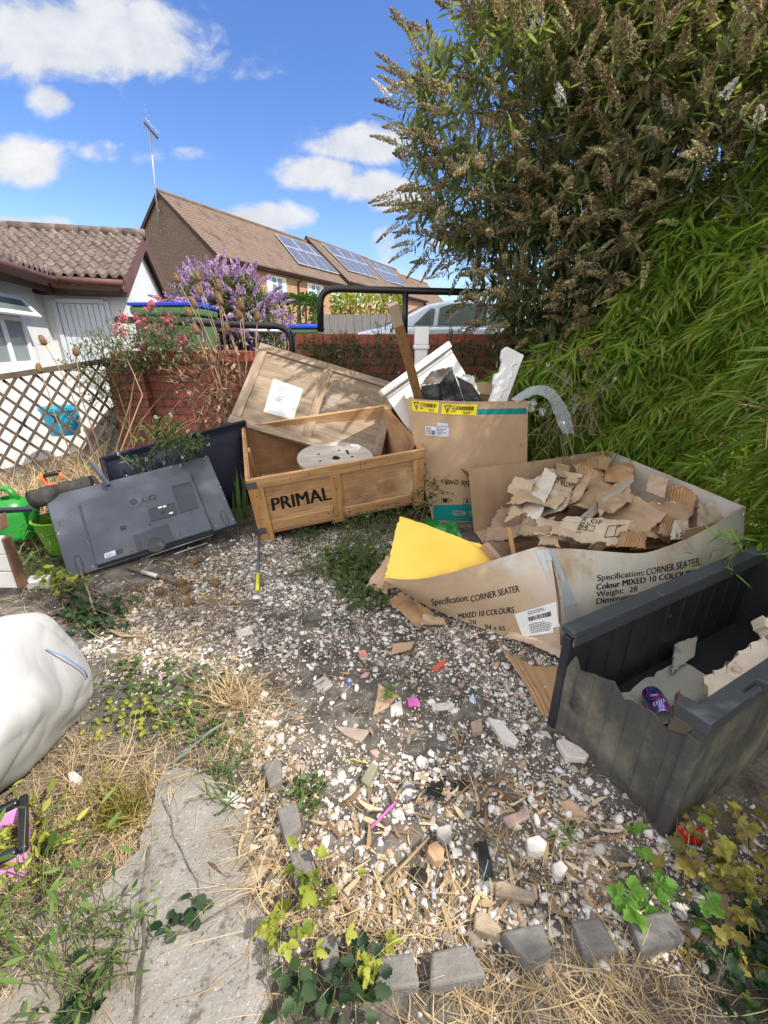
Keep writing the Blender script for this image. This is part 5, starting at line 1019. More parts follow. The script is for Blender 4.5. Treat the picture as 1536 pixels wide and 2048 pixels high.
m_dirtyw = mat('dirty grey board', [(.28,.28,.255),(.43,.43,.395)], .8, 3, 9, dirt=[((.08,.075,.05),.58,.7,4),((.05,.08,.03),.68,.72,14)])
def inbox(pts, name, m, label, cat, th=.012, nu=20, nv=14, cr=.01, jag=.015, seed=1, m2=None):
    P = [BX @ Vector(p) for p in pts]; return tag(sheet(name, [[P[0],P[1]],[P[3],P[2]]], [m, m2 or m, m2 or m], None, nu, nv, th, crumple=cr, jag=jag, seed=seed, cscale=6), label, cat)
inbox([(.03,.05,.05),(.85,.05,.05),(.80,.42,.07),(.10,.42,.06)], 'grey_board', m_dirtyw, 'dirty grey board lying in the bottom of the storage box', 'board', seed=81)
m_wadding = mat('cream foam', [(.66,.55,.44),(.78,.70,.60)], .95, 12, 6, bump=.6, bscale=30, dirt=((.35,.22,.14),.6,.7,7))
inbox([(.42,.06,.10),(.95,.06,.20),(1.0,.22,.28),(.62,.26,.16)], 'foam_chunk', m_wadding, 'torn cream foam chunk piled inside the storage box', 'foam', th=.06, cr=.06, jag=.05, seed=82)
inbox([(.95,.05,.2),(1.35,.05,.3),(1.35,.25,.36),(1.05,.26,.34)], 'foam_chunk', m_wadding, 'brown stained foam chunk at the far end of the storage box', 'foam', th=.06, cr=.06, jag=.05, seed=83)
inbox([(.62,.36,.10),(.85,.38,.10),(.98,.44,.14),(.80,.46,.14)], 'grey_board', m_dirtyw, 'loose grey scrap against the back wall of the storage box', 'board', jag=.03, seed=84)
m_card2 = mat('dirty brown card', [(.13,.10,.07),(.22,.18,.13)], .9, 5)
inbox([(.16,.08,.085),(.50,.2,.10),(.52,.28,.13),(.18,.15,.1)], 'card_strip', m_card2, 'dirty folded card strip beside the drinks can', 'cardboard', th=.02, cr=.01, jag=.012, seed=85)
# drinks can
p = hit(1314,1407, BX @ Vector((0,0,.115)), Vector((0,0,1))); q1 = hit(1301,1384, BX @ Vector((0,0,.115)), Vector((0,0,1))); q2 = hit(1328,1434, BX @ Vector((0,0,.115)), Vector((0,0,1)))
ax = (q2-q1).normalized(); CM_ = frame(q1-ax*.0, ax.orthogonal(), z=ax); CL = (q2-q1).length
can = empty('drinks_can', CM_, 'purple patterned drinks can lying in the black storage box', 'can')
m_can = mat('purple can print', [(.3,(.02,.01,.06)),(.42,(.10,.02,.22)),(.5,(.01,.16,.42)),(.58,(.42,.03,.38)),(.68,(.03,.01,.08))], .22, 26, 2, metal=.5, spec=.8, coat=.5, distort=1)
r_ = .042; mb = MB(); mb.lathe([(0,.004),(r_*.75,.0),(r_*.85,.004),(r_,.018),(r_,CL-.016),(r_*.82,CL-.003),(r_*.8,CL),(r_*.72,CL-.006),(0,CL-.006)], 32); cn = mb.build('body', m_can, can, angle=50)
mb = MB(); mb.lathe([(0,CL-.0055),(r_*.7,CL-.0055),(r_*.83,CL+.0005),(r_*.84,CL-.003)], 28); mb.build('end', m_alu, can, True)
m_pale = mat('pale print', [(.6,.62,.7),(.7,.7,.76)], .4, 9)
lay_text('lettering', 'RAWA', [(1308,1414),(1331,1404),(1329,1396),(1306,1405)], cn, m_pale, can, .001, bold=.006); lay('print', textlines(2, 3), [(1301,1394),(1325,1389),(1324,1385),(1301,1389)], cn, m_pale, can, .001)
# ================================================================ ground cover, plants and small litter
def inpoly(x, y, poly):
    x = np.asarray(x); y = np.asarray(y); c = np.zeros(x.shape, bool); n = len(poly)
    for i in range(n):
        x0, y0 = poly[i]; x1, y1 = poly[(i+1) % n]
        with np.errstate(divide='ignore', invalid='ignore'): c ^= ((y0 > y) != (y1 > y)) & (x < (x1-x0)*(y-y0)/(y1-y0)+x0)
    return c
def gpoly(px): return [tuple(PZ(u, v, 0).xy) for u, v in px]
def spread(px, n, wob=.06):
    """n random ground points in a pixel-outlined zone, edges broken up"""
    P = np.array(gpoly(px)); lo, hi = P.min(0), P.max(0); out = np.empty((0, 2))
    while len(out) < n:
        q = rng.uniform(lo, hi, (max(n, 500)*2, 2)); k = inpoly(q[:,0]+rng.normal(0, wob, len(q)), q[:,1]+rng.normal(0, wob, len(q)), P); out = np.concatenate([out, q[k]])
    return out[:n]
def nfield(p, s, o=0): return np.array([mn.noise((x*s+o, y*s, o)) for x, y in p])
# ---------------------------------------------------------------- gravel
m_stone = mat('stones', [(0,(.09,.08,.075)),(.12,(.16,.145,.13)),(.24,(.30,.24,.18)),(.38,(.34,.31,.28)),(.5,(.45,.42,.38)),(.60,(.40,.26,.20)),(.66,(.56,.53,.49)),(.85,(.70,.68,.65)),(1,(.60,.58,.56))], .85, 40, attr=True, bump=.3, bscale=200, bdist=.002, dirt=((.15,.12,.09),.55,.75,60))
def ico(sub, seed, k=.34):
    bm = bmesh.new(); bmesh.ops.create_icosphere(bm, subdivisions=sub, radius=1); v = np.array([tuple(x.co) for x in bm.verts]); f = np.array([[x.index for x in q.verts] for q in bm.faces]); bm.free()
    r = np.random.default_rng(seed); v *= (1+r.normal(0, k*.5, (len(v), 1)))
    for _ in range(7):   # flat chips knocked off
        n = nrm(r.normal(size=3)); d = r.uniform(.38, .75); q = v@n; v -= np.outer(np.maximum(q-d, 0), n)
    return v, f
def stones(P2, rad, sub, zoff=.25, rnd=None, flat=(.35,.7)):
    n = len(P2); T = [ico(sub, s) for s in range(7)]; V = []; Fq = []; Rr = []; k = 0; var = rng.integers(0, 7, n); rnd = rng.random(n) if rnd is None else rnd
    z = gh(P2[:,0], P2[:,1])
    for s in range(7):
        i = np.where(var == s)[0]; m = len(i)
        if not m: continue
        v, f = T[s]; sc3 = rad[i][:, None]*np.stack([rng.uniform(.7, 1.4, m), rng.uniform(.6, 1.1, m), rng.uniform(*flat, m)], 1)
        a = rng.uniform(0, 6.283, m); tl = rng.normal(0, .3, m); x = v[None]*sc3[:, None]
        x2 = x[..., 0]; z2 = x[..., 2]; ct, st_ = np.cos(tl)[:, None], np.sin(tl)[:, None]; x = np.stack([x2*ct-z2*st_, x[..., 1], x2*st_+z2*ct], -1)
        ca, sa = np.cos(a)[:, None], np.sin(a)[:, None]; x = np.stack([x[..., 0]*ca-x[..., 1]*sa, x[..., 0]*sa+x[..., 1]*ca, x[..., 2]], -1)
        x += np.stack([P2[i,0], P2[i,1], z[i]+sc3[:,2]*zoff], 1)[:, None]
        V.append(x.reshape(-1, 3)); Fq.append((f[None]+np.arange(m)[:, None, None]*len(v)).reshape(-1, 3)+k); Rr.append(np.repeat(rnd[i], len(v))); k += m*len(v)
    return np.concatenate(V), np.concatenate(Fq), np.concatenate(Rr)
ZG = [(150,1300),(300,1180),(500,1075),(700,1060),(900,1080),(1120,1330),(1340,1680),(1700,1640),(1560,1960),(1000,1960),(640,1900),(560,1640),(440,1560),(480,1420),(300,1380)]
ZW = [(-200,1330),(60,1180),(400,1020),(900,1020),(1400,1700),(1800,1660),(1700,2200),(-300,2200)]
SUBP = gpoly([(100,1500),(340,1540),(500,1640),(560,2100),(-200,2100)])
def dens(p):   # patchy: bare soil in the middle, thick chippings elsewhere
    bare = np.exp(-(((p[:,0]+.12)/.38)**2+((p[:,1]-1.42)/.26)**2))
    return np.clip(.85+.9*nfield(p, 2.2, 4)-.75*bare, .08, 1)
g1 = spread(ZG, 44000); g1 = g1[rng.random(len(g1)) < dens(g1)]; g1b = spread(ZW, 5000); g1b = g1b[~inpoly(g1b[:,0], g1b[:,1], SUBP)]
gs = spread([(310,1540),(440,1545),(500,1640),(560,1850),(570,2100),(150,2100),(180,1800)], 800); a = np.concatenate([g1, g1b, gs]); V1 = stones(a, np.clip(rng.lognormal(-5.2, .36, len(a)), .002, .011), 1, .12, rnd=np.clip(rng.beta(1.5, 1.3, len(a)), 0, 1))
g2 = spread(ZG, 8800); g2 = g2[rng.random(len(g2)) < dens(g2)]; g2b = spread(ZW, 420); g2b = g2b[~inpoly(g2b[:,0], g2b[:,1], SUBP)]
b = np.concatenate([g2, g2b]); V2 = stones(b, np.clip(rng.lognormal(-4.62, .42, len(b)), .005, .024), 2, .16, rnd=np.clip(rng.beta(1.8, 1.25, len(b)), 0, 1))
g3 = spread(ZG, 420); V3 = stones(g3, rng.uniform(.012, .024, len(g3)), 2, .18, rnd=np.clip(rng.beta(2, 1.2, len(g3)), 0, 1))
V, Fq, Rr = cat_quads([V1, V2, V3]); o = np_mesh('gravel', V, Fq, m_stone, Rr); tag(o, 'loose pale stone chippings over dark soil across the yard', 'gravel', kind='stuff')
# ---------------------------------------------------------------- straw, dry grass, leaf litter
m_straw = mat('straw', [(0,(.22,.15,.08)),(.5,(.46,.34,.19)),(1,(.62,.50,.31))], .8, 5, attr=True, trans=.2)
m_litter = mat('dead leaves', [(0,(.10,.06,.035)),(.4,(.26,.17,.10)),(.8,(.45,.34,.2)),(1,(.55,.46,.33))], .85, 5, attr=True, trans=.15)
def blades(p2, Ln, W, up, droop, base=None, lean=None):
    n = len(p2); z = gh(p2[:,0], p2[:,1]); P = np.stack([p2[:,0], p2[:,1], z+rng.uniform(0, .012, n)], 1); a = rng.uniform(0, 6.283, n)
    D = np.stack([np.cos(a), np.sin(a), np.broadcast_to(up, (n,))], 1)
    if lean is not None: D += np.array(lean)
    return leaf_arrays(P, D, UP+.4*rdir(n), Ln, W, droop=droop, st=(0,.25,.5,.75,1), wd=(.8,1,.9,.6,.1), fold=.15, sway=rng.normal(0, .3, n))
def bl(name, p2, Ln, W, up, droop, m, label, cat, kind='stuff', lean=None, rnd=None):
    V, Fc, per = blades(p2, Ln, W, up, droop, lean=lean); r = rng.random(len(p2)) if rnd is None else rnd
    return tag(np_mesh(name, V, Fc, m, np.repeat(r, per)), label, cat, kind=kind)
U = rng.uniform
def multi(zs): return np.concatenate([spread(z, n) for z, n in zs])
p = multi([([(940,1900),(1120,1960),(1330,1930),(1430,2000),(1480,2150),(800,2150),(860,2010)],560),([(120,1470),(340,1500),(330,1620),(240,1720),(0,1760),(60,1600)],1000),([(400,1330),(560,1380),(560,1560),(420,1540),(360,1450)],650),([(180,1180),(480,1180),(460,1300),(250,1350)],800),([(560,1800),(900,1780),(980,1890),(760,1930),(580,1900)],240),([(-50,1150),(180,1150),(200,1260),(-50,1260)],260),([(880,1560),(1300,1650),(1330,1800),(900,1850)],130),([(490,1500),(570,1560),(600,1750),(500,1800)],170),([(-50,1760),(250,1700),(280,1900),(-60,2060)],260),([(285,1560),(345,1550),(330,1640),(300,1760),(270,1760)],120),([(250,1700),(310,1690),(300,2048),(240,2048)],90),([(480,1640),(520,1640),(580,1860),(590,2048),(545,2048)],90),([(320,1600),(540,1640),(560,2048),(280,2048)],30)])
n = len(p); bl('dry_grass', p, U(.05, .19, n), U(.0012, .0028, n), rng.choice([.08, .25, .7], n, p=[.5,.35,.15]), U(.01, .06, n), m_straw, 'flattened straw coloured dry grass strewn over the ground', 'dry grass')
p = multi([(ZG, 1700),(ZW, 1300)]); n = len(p); bl('straw_bits', p, U(.015, .06, n), U(.0012, .0035, n), U(-.05, .15, n), 0.004, m_straw, 'short straw fragments scattered through the gravel', 'straw')
p = multi([([(650,1560),(1200,1560),(1320,1760),(1280,1880),(900,1880),(600,1860)],230),([(300,1120),(480,1110),(460,1220),(220,1240)],260),(ZG,180),([(480,1600),(600,1640),(640,1860),(500,1780)],60)]); n = len(p)
bl('leaf_litter', p, U(.03, .085, n), U(.006, .018, n), U(.0, .25, n), U(0, .02, n), m_litter, 'dead bamboo leaves and brown litter lying on the gravel', 'leaf litter')
# tall bleached grass against the lattice
p = np.stack([U(-3.7, -2.5, 1900), U(3.0, 4.6, 1900)], 1); p = p[(p[:,0] < -2.35-.30*(p[:,1]-3.0))]; n = len(p)
bl('tall_dry_grass', p, U(.35, .85, n), U(.004, .008, n), U(.5, 2.2, n), U(.1, .45, n), m_straw, 'tall bleached grass leaning in front of the lattice fence', 'dry grass', lean=(.25,-.25,0))

# ---------------------------------------------------------------- leafy plants
def lmat(name, *cols, tr=.3, rough=.55, tcol=(1.5,1.6,.6)): return mat(name, list(cols), rough, 8, attr=True, trans=tr, spec=.35, tcol=tcol)
m_lg = lmat('weed leaf', (.035,.065,.018), (.07,.12,.03), (.13,.19,.055)); m_ly = lmat('yellow green leaf', (.13,.17,.025), (.26,.29,.04), (.36,.36,.07)); m_ld = lmat('dark green leaf', (.012,.030,.014), (.025,.055,.022), (.045,.085,.03))
m_lb = lmat('bright green leaf', (.08,.19,.025), (.13,.28,.035), (.17,.33,.05)); m_lo = lmat('olive leaf', (.10,.09,.02), (.20,.17,.035), (.30,.25,.06)); m_lgrey = lmat('grey green leaf', (.10,.125,.09), (.16,.19,.13), (.25,.27,.2))
m_lg2 = lmat('fresh weed leaf', (.05,.10,.02), (.09,.17,.03), (.14,.22,.05)); m_budl = lmat('pale buddleia leaf', (.07,.10,.05), (.13,.16,.08), (.22,.24,.13))
m_stem = mat('green stem', [(.10,.12,.04),(.16,.17,.07)], .7, 6); m_dstem = mat('dry stem', [(.22,.15,.09),(.38,.28,.17)], .8, 8)
RND = dict(st=(0,.12,.35,.65,.9,1), wd=(.1,.6,1,.95,.5,.06)); LOB = dict(st=(0,.1,.24,.36,.5,.62,.76,.86,1), wd=(.08,.55,1,.72,.98,.6,.72,.35,.03), fold=.55); LAN = dict(st=(0,.2,.5,.8,1), wd=(.15,.75,1,.55,.04))
def plant(name, label, cat, px, n, hgt, L, W, m, shape=RND, trif=0, stemm=None, group=None, out=.55, wob=.04, stem_r=.0014, tilt=.85, base=None, upb=.35):
    """low plant: stems from the ground carrying leaves; trif adds side leaflets"""
    p2 = spread(px, n, wob); z = gh(p2[:,0], p2[:,1]); h = hgt*rng.beta(1.3, 1.6, n)+.008; a = U(0, 6.283, n); off = np.stack([np.cos(a), np.sin(a)], 1)*(h*out)[:, None]
    tip = np.stack([p2[:,0]+off[:,0], p2[:,1]+off[:,1], z+h], 1); b = np.stack([p2[:,0], p2[:,1], z-.005], 1)
    c0 = p2.mean(0); e = empty(name, (c0[0], c0[1], float(gh(*c0))), label, cat, group)
    a2 = a+rng.normal(0, 1.0, n); D = np.stack([np.cos(a2), np.sin(a2), U(-.4, upb, n)], 1); Nn = UP+tilt*rdir(n); Ls = U(*L, n); Ws = Ls*U(*W, n); r = rng.random(n)
    Vs = [leaf_arrays(tip, D, Nn, Ls, Ws, droop=Ls*.38, **shape)]
    if trif:
        S = nrm(np.cross(D, Nn)); 
        for sg in (-1, 1): Vs.append(leaf_arrays(tip, D*.45+sg*S*trif, Nn, Ls*.85, Ws*.9, droop=Ls*.15, **shape))
    V, Fq, Rr = cat_quads([(v, f, np.repeat(np.clip(r+rng.normal(0,.08,n),0,1), per)) for v, f, per in Vs]); np_mesh('leaves', V, Fq, m, Rr, e, world=True)
    k = min(n, 700); mid_ = (b+tip)/2+np.array([0,0,.15])*h[:, None]; pth = np.stack([b, mid_, tip], 1)[:k]; V, Fq, Rr = tubes_np(pth, np.full((k, 3), stem_r), 3); np_mesh('stems', V, Fq, stemm or m_stem, Rr, e, world=True)
    return e
plant('weed_clump', 'tall tangled green weeds in front of the crate beside the yellow foam', 'weeds', [(690,1020),(760,1000),(860,985),(850,1050),(790,1080),(765,1150),(745,1180),(690,1170),(670,1090)], 1900, .26, (.012,.034), (.35,.7), m_lg, out=.4)
plant('weed_clump', 'broad leaved green weeds under the torn carton corner', 'weeds', [(660,1110),(750,1120),(770,1200),(740,1230),(680,1190)], 260, .10, (.025,.05), (.5,.8), m_lg, trif=.8)
plant('weed_clump', 'thin low weeds in the gravel right of the yellow handled pole', 'weeds', [(590,1090),(700,1080),(690,1180),(600,1160)], 330, .09, (.012,.03), (.4,.7), m_lg)
plant('weed_clump', 'small green tuft against the foot of the crate front', 'weeds', [(580,1060),(640,1050),(640,1085),(585,1090)], 150, .10, (.015,.035), (.5,.8), m_ld)
plant('weed_clump', 'low dark bramble patch below the left end of the television', 'weeds', [(130,1180),(240,1200),(250,1260),(170,1270),(120,1230)], 150, .07, (.02,.045), (.55,.85), m_ld, trif=.8)
plant('weed_clump', 'pale yellow green sprigs by the broken white block', 'weeds', [(90,1140),(130,1150),(150,1190),(110,1200)], 60, .10, (.03,.05), (.5,.8), m_ly, trif=.8)
plant('weed_clump', 'olive weeds in the dark gap behind the painted boards', 'weeds', [(30,1080),(110,1060),(130,1130),(60,1170),(30,1150)], 260, .14, (.02,.05), (.5,.8), m_lg)
plant('creeper', 'dark green creeper spreading right of the white sack', 'creeper', [(215,1320),(330,1330),(460,1350),(490,1400),(380,1430),(250,1420),(200,1390)], 260, .05, (.014,.032), (.6,.9), m_lg)
plant('creeper', 'yellow green creeper between the sack and the gravel', 'creeper', [(180,1430),(290,1400),(400,1420),(350,1470),(230,1490),(160,1500)], 110, .05, (.016,.032), (.6,.9), m_ly, shape=LOB)
plant('creeper', 'mixed green creeper leaves near the grey long leaf', 'creeper', [(300,1440),(420,1430),(480,1480),(430,1500),(340,1490)], 110, .05, (.015,.03), (.6,.9), m_lg)
plant('tall_weed', 'tall lance leaved green weeds in the bottom left corner', 'weeds', [(-120,1780),(60,1740),(180,1800),(190,1900),(130,2050),(-150,2060)], 150, .26, (.03,.065), (.16,.30), m_lg2, shape=LAN, out=.5)
plant('tall_weed', 'feathery mid green weeds over the edge of the concrete path', 'weeds', [(130,1880),(230,1820),(290,1850),(270,1960),(170,2060),(90,2060)], 130, .15, (.02,.045), (.18,.35), m_lg, shape=LAN, out=.6)
plant('weed_clump', 'round dark leaves growing on the concrete path joint', 'weeds', [(140,1990),(200,1985),(200,2048),(130,2060)], 20, .07, (.022,.036), (.75,1), m_ld, trif=.8, shape=LOB)
plant('weed_clump', 'sunlit yellow green shoots beside the pink tub', 'weeds', [(0,1680),(90,1640),(140,1700),(90,1800),(0,1800)], 230, .12, (.02,.05), (.2,.4), m_ly, shape=LAN)
plant('weed_clump', 'small dark leaved sprig in a crack of the path', 'weeds', [(335,1835),(395,1810),(400,1840),(345,1860)], 26, .05, (.02,.035), (.7,1), m_ld)
plant('rosette_weed', 'neat green rosette weed right of the edging bricks', 'weed', [(590,1570),(650,1570),(655,1620),(595,1625)], 70, .045, (.022,.042), (.25,.4), m_lg, shape=RND, out=.9, upb=.7)
plant('creeper', 'yellow lobed creeper over the left edging bricks', 'creeper', [(545,1790),(640,1775),(670,1850),(600,1920),(560,1880)], 26, .13, (.026,.044), (.6,.85), m_ly, trif=.9, shape=LOB)
plant('creeper', 'yellow lobed leaves on a trailing stem at the bottom edging', 'creeper', [(690,1900),(790,1900),(790,1960),(700,1960)], 9, .10, (.024,.042), (.6,.85), m_ly, trif=.9, shape=LOB)
plant('ground_ivy', 'dark round leaved ground ivy beside the bottom edging bricks', 'ground cover', [(570,1960),(640,1930),(740,1930),(760,2060),(560,2070)], 60, .08, (.024,.044), (.75,1.0), m_ld, shape=LOB, tilt=.9)
plant('leafy_weed', 'fresh green three lobed plant at the right edging bricks', 'weed', [(1235,1770),(1330,1760),(1350,1850),(1260,1860)], 13, .11, (.036,.052), (.75,.95), m_lb, trif=.95, out=.8, shape=LOB)
plant('weed_sprig', 'little green sprig on stones near the torn brown slab', 'weed', [(1115,1660),(1140,1660),(1145,1700),(1118,1700)], 16, .04, (.018,.03), (.25,.4), m_lb)
plant('weed_sprig', 'green sprig growing through the tan cardboard scrap', 'weed', [(765,1385),(782,1385),(782,1405),(765,1405)], 22, .05, (.012,.022), (.5,.8), m_lb)
plant('ground_cover', 'yellowing lobed ground cover in the bottom right corner', 'ground cover', [(1330,1700),(1440,1640),(1700,1680),(1700,1900),(1560,2060),(1420,2050),(1350,1850)], 120, .14, (.024,.044), (.55,.85), m_lo, trif=.9, stemm=m_dstem, shape=LOB)
plant('ground_cover', 'yellow green leaves among the bottom right ground cover', 'ground cover', [(1380,1720),(1500,1700),(1560,1800),(1480,1900),(1380,1800)], 26, .17, (.022,.04), (.55,.85), m_ly, trif=.9, stemm=m_dstem, shape=LOB)
plant('ground_cover', 'dark green leaves beneath the yellowing ground cover at bottom right', 'ground cover', [(1400,1850),(1560,1800),(1700,1850),(1650,2070),(1440,2060)], 120, .09, (.022,.042), (.6,.9), m_ld, trif=.8, shape=LOB)
def tuft(label, px, n, L, m, up=(.5,2), droop=.5, W=(.003,.006), name='grass_tuft', wob=.02, lean=None):
    p2 = spread(px, n, wob); c = p2.mean(0); V, Fc, per = blades(p2, U(*L, n), U(*W, n), U(*up, n), U(*L, n)*droop, lean=lean); e = empty(name, (c[0], c[1], 0), label, 'grass'); np_mesh('blades', V, Fc, m, np.repeat(rng.random(n), per), e, world=True)
tuft('long green grass lying over the top of the concrete path', [(430,1500),(500,1510),(500,1600),(440,1640),(420,1580)], 80, (.05,.13), m_lg, W=(.003,.007), lean=(.2,.5,0))
tuft('olive dry tipped grass tuft left of the path', [(190,1590),(280,1580),(290,1640),(200,1680)], 260, (.06,.15), m_lo)
tuft('pale dry grass tuft right of the creeper', [(430,1390),(500,1380),(510,1420),(440,1430)], 160, (.08,.16), m_straw)
tuft('straight dead grass clump at the bottom right edging', [(1050,1940),(1300,1900),(1400,1980),(1080,2030)], 60, (.06,.16), m_straw, up=(.05,.4), W=(.0015,.003), wob=.06)
# ---------------------------------------------------------------- spikes of flowers, shrubs
def crumbs(P, D, Ln, r0, per, size, curve=.15):
    """flower spikes: per little petals in a tapering cone along D"""
    n = len(P); t = rng.random((n, per))**.8; a = U(0, 6.283, (n, per)); D = nrm(D); S = nrm(np.cross(D, UP+.01)); T = np.cross(S, D)
    rr = (r0[:, None]*(1-t)**.6*(.65+.5*rng.random((n, per)))); C_ = P[:, None]+D[:, None]*(Ln[:, None]*t)[..., None]-UP*(curve*Ln[:, None]*t*t)[..., None]
    rad = S[:, None]*np.cos(a)[..., None]+T[:, None]*np.sin(a)[..., None]; Cc = (C_+rad*rr[..., None]).reshape(-1, 3); Nn = nrm((rad+.7*rng.normal(size=rad.shape)).reshape(-1, 3)); m = len(Cc)
    A = nrm(np.cross(Nn, rdir(m))); B = np.cross(Nn, A); s = (size*U(.6, 1.3, m))[:, None]
    V = np.stack([Cc-A*s, Cc-B*s*.7, Cc+A*s, Cc+B*s*.7], 1).reshape(-1, 3); return V, np.arange(m*4).reshape(-1, 4)
def shrub(name, label, base, lobes, shoots, leafL, leafW, m_leaf, spikes, twig_m, seg=10, shoot=.34, up=.45, grow=(0,0,0), inner=.5, droop=.25, cat='shrub', trunks=6, tk=.02, minz=None, group=None):
    """flowering shrub: limbs to every lobe, leafy shoots through its volume, flower spikes on the outer shoots"""
    e = empty(name, base, label, cat, group); w_ = np.array([r[0]*r[1]*r[2] for c, r in lobes])**.8; li = rng.choice(len(lobes), shoots, p=w_/w_.sum()); Cn = np.array([c for c, r in lobes], float)[li]; Rd = np.array([r for c, r in lobes], float)[li]
    u = rdir(shoots); r = inner+(1-inner)*rng.random(shoots)**.6; P = Cn+u*Rd*r[:, None]; G_ = nrm(u*.8+UP*up+.35*rng.normal(size=u.shape)+np.array(grow))
    if minz is not None: k = P[:,2] > minz; P, G_, r, u = P[k], G_[k], r[k], u[k]
    ns = len(P); Ls = shoot*U(.6, 1.2, ns)
    tq = np.linspace(.05, .95, seg); ang = U(0, 6.283, ns); S = nrm(np.cross(G_, UP+.02)); T = np.cross(S, G_); LP = []; LD = []; LL = []
    for j, t in enumerate(tq):
        for sg in (0, np.pi):
            aa = ang+(np.pi/2 if j % 2 else 0)+sg+rng.normal(0, .25, ns); sd = S*np.cos(aa)[:, None]+T*np.sin(aa)[:, None]; LP.append(P+G_*(Ls*t)[:, None]-UP*(.12*Ls*t*t)[:, None]); LD.append(G_*U(.25, .8, (ns, 1))+sd); LL.append(U(*leafL, ns)*(1.1-.6*t))
    LP, LD, LL = np.concatenate(LP), np.concatenate(LD), np.concatenate(LL); k = rng.random(len(LP)) < .9; LP, LD, LL = LP[k], LD[k], LL[k]
    leaves('leaves', LP, LD, UP+.35*rdir(len(LP)), LL, LL*U(*leafW, len(LL)), m_leaf, parent=e, droop=LL*droop, **LAN)
    tip = P+G_*Ls[:, None]-UP*(.12*Ls)[:, None]; pth = np.stack([P-G_*.08, P+G_*(Ls*.5)[:, None]-UP*(.03*Ls)[:, None], tip], 1); V, Fq, Rr = tubes_np(pth, np.stack([np.full(ns,.004), np.full(ns,.003), np.full(ns,.002)], 1), 3); np_mesh('twigs', V, Fq, twig_m, Rr, e, world=True)
    B = np.array(base, float); pths = []; rs_ = []
    for c, rd in lobes:
        for q in range(trunks):
            b = B+np.array([U(-.3,.3), U(-.12,.12), 0]); t_ = np.array(c)+rdir(1)[0]*np.array(rd)*.75; m1 = b*.55+t_*.45+np.array([0,0,.1])+.08*rdir(1)[0]; pths.append([b, b*.8+m1*.2+.03*rdir(1)[0], m1, m1*.4+t_*.6+.06*rdir(1)[0], t_]); rs_.append(np.array([1,.85,.6,.4,.15])*tk*U(.5,1.2))
    V, Fq, Rr = tubes_np(np.array(pths), np.array(rs_), 6); np_mesh('branches', V, Fq, twig_m, Rr, e, world=True)
    for nm, m_, frac, (l0, l1), (r0, r1), per, size, rmin in spikes:
        k = np.where((r > rmin) & (rng.random(ns) < frac))[0]; n = len(k)
        V, Fq = crumbs(tip[k], G_[k]+.15*rdir(n), U(l0, l1, n), U(r0, r1, n), per, size); np_mesh(nm, V, Fq, m_, np.repeat(np.clip(np.repeat(rng.random(n), per)*.7+rng.random(n*per)*.3, 0, 1), 4), e, world=True)
    return e
m_twig = mat('shrub bark', [(.09,.06,.04),(.2,.14,.09)], .9, 12, bump=.3)
m_bud = lmat('buddleia leaf', (.085,.12,.048), (.16,.195,.09), (.33,.36,.21), tr=.40, tcol=(1.5,1.55,.5)); m_brn = mat('spent flower', [(0,(.15,.112,.06)),(.5,(.32,.25,.135)),(1,(.52,.45,.27))], .9, 5, attr=True, trans=.15)
m_wfl = mat('white petal', [(0,(.55,.53,.48)),(1,(.75,.74,.72))], .8, 5, attr=True, trans=.3); m_gfl = mat('green yellow bud', [(0,(.30,.31,.13)),(1,(.52,.51,.27))], .8, 5, attr=True, trans=.2)
shrub('white_buddleia', 'huge buddleia bush covered in spent brown flower spikes and a few white ones', (1.9,5.7,.8), [((1.85,4.9,2.3),(.75,.7,.7)),((1.17,5.0,3.25),(.9,.8,.85)),((2.3,4.7,3.1),(1.0,.9,1.1)),((3.1,4.7,3.2),(1.0,1.0,1.2)),((2.45,5.0,4.3),(1.0,.9,.9)),((3.2,5.0,4.5),(1.1,.9,.9)),((2.3,4.7,1.9),(.75,.5,.5)),((1.75,4.8,1.75),(.45,.35,.42)),((2.5,4.45,1.75),(.6,.35,.4)),((1.2,5.1,2.6),(.45,.5,.5)),((1.55,5.2,4.0),(.6,.6,.7)),((2.9,4.1,2.7),(.8,.5,.7))],
      3100, (.12,.22), (.17,.25), m_bud, [('spent_flowers', m_brn, .56, (.18,.36), (.026,.044), 240, .0105, .66), ('white_flowers', m_wfl, .05, (.12,.24), (.026,.038), 220, .008, .85), ('flower_buds', m_gfl, .22, (.14,.32), (.016,.026), 170, .008, .8)], m_twig, seg=6, grow=(-.35,-.3,0), trunks=5, tk=.03, inner=.68)
m_pur = mat('purple petal', [(0,(.36,.20,.42)),(.5,(.52,.34,.57)),(1,(.68,.54,.70))], .8, 5, attr=True, trans=.25)
shrub('purple_buddleia', 'round buddleia covered in purple flower spikes behind the green bin', (-2.45,7.6,.8), [((-2.8,7.6,2.02),(.46,.42,.46)),((-2.35,7.6,1.98),(.46,.42,.46)),((-2.05,7.5,1.5),(.36,.36,.5)),((-2.8,7.6,1.5),(.5,.4,.55))], 560, (.12,.2), (.2,.3), m_budl, [('flower_spikes', m_pur, .8, (.17,.31), (.028,.042), 150, .013, .62)], m_twig, seg=6, up=.6, shoot=.24)
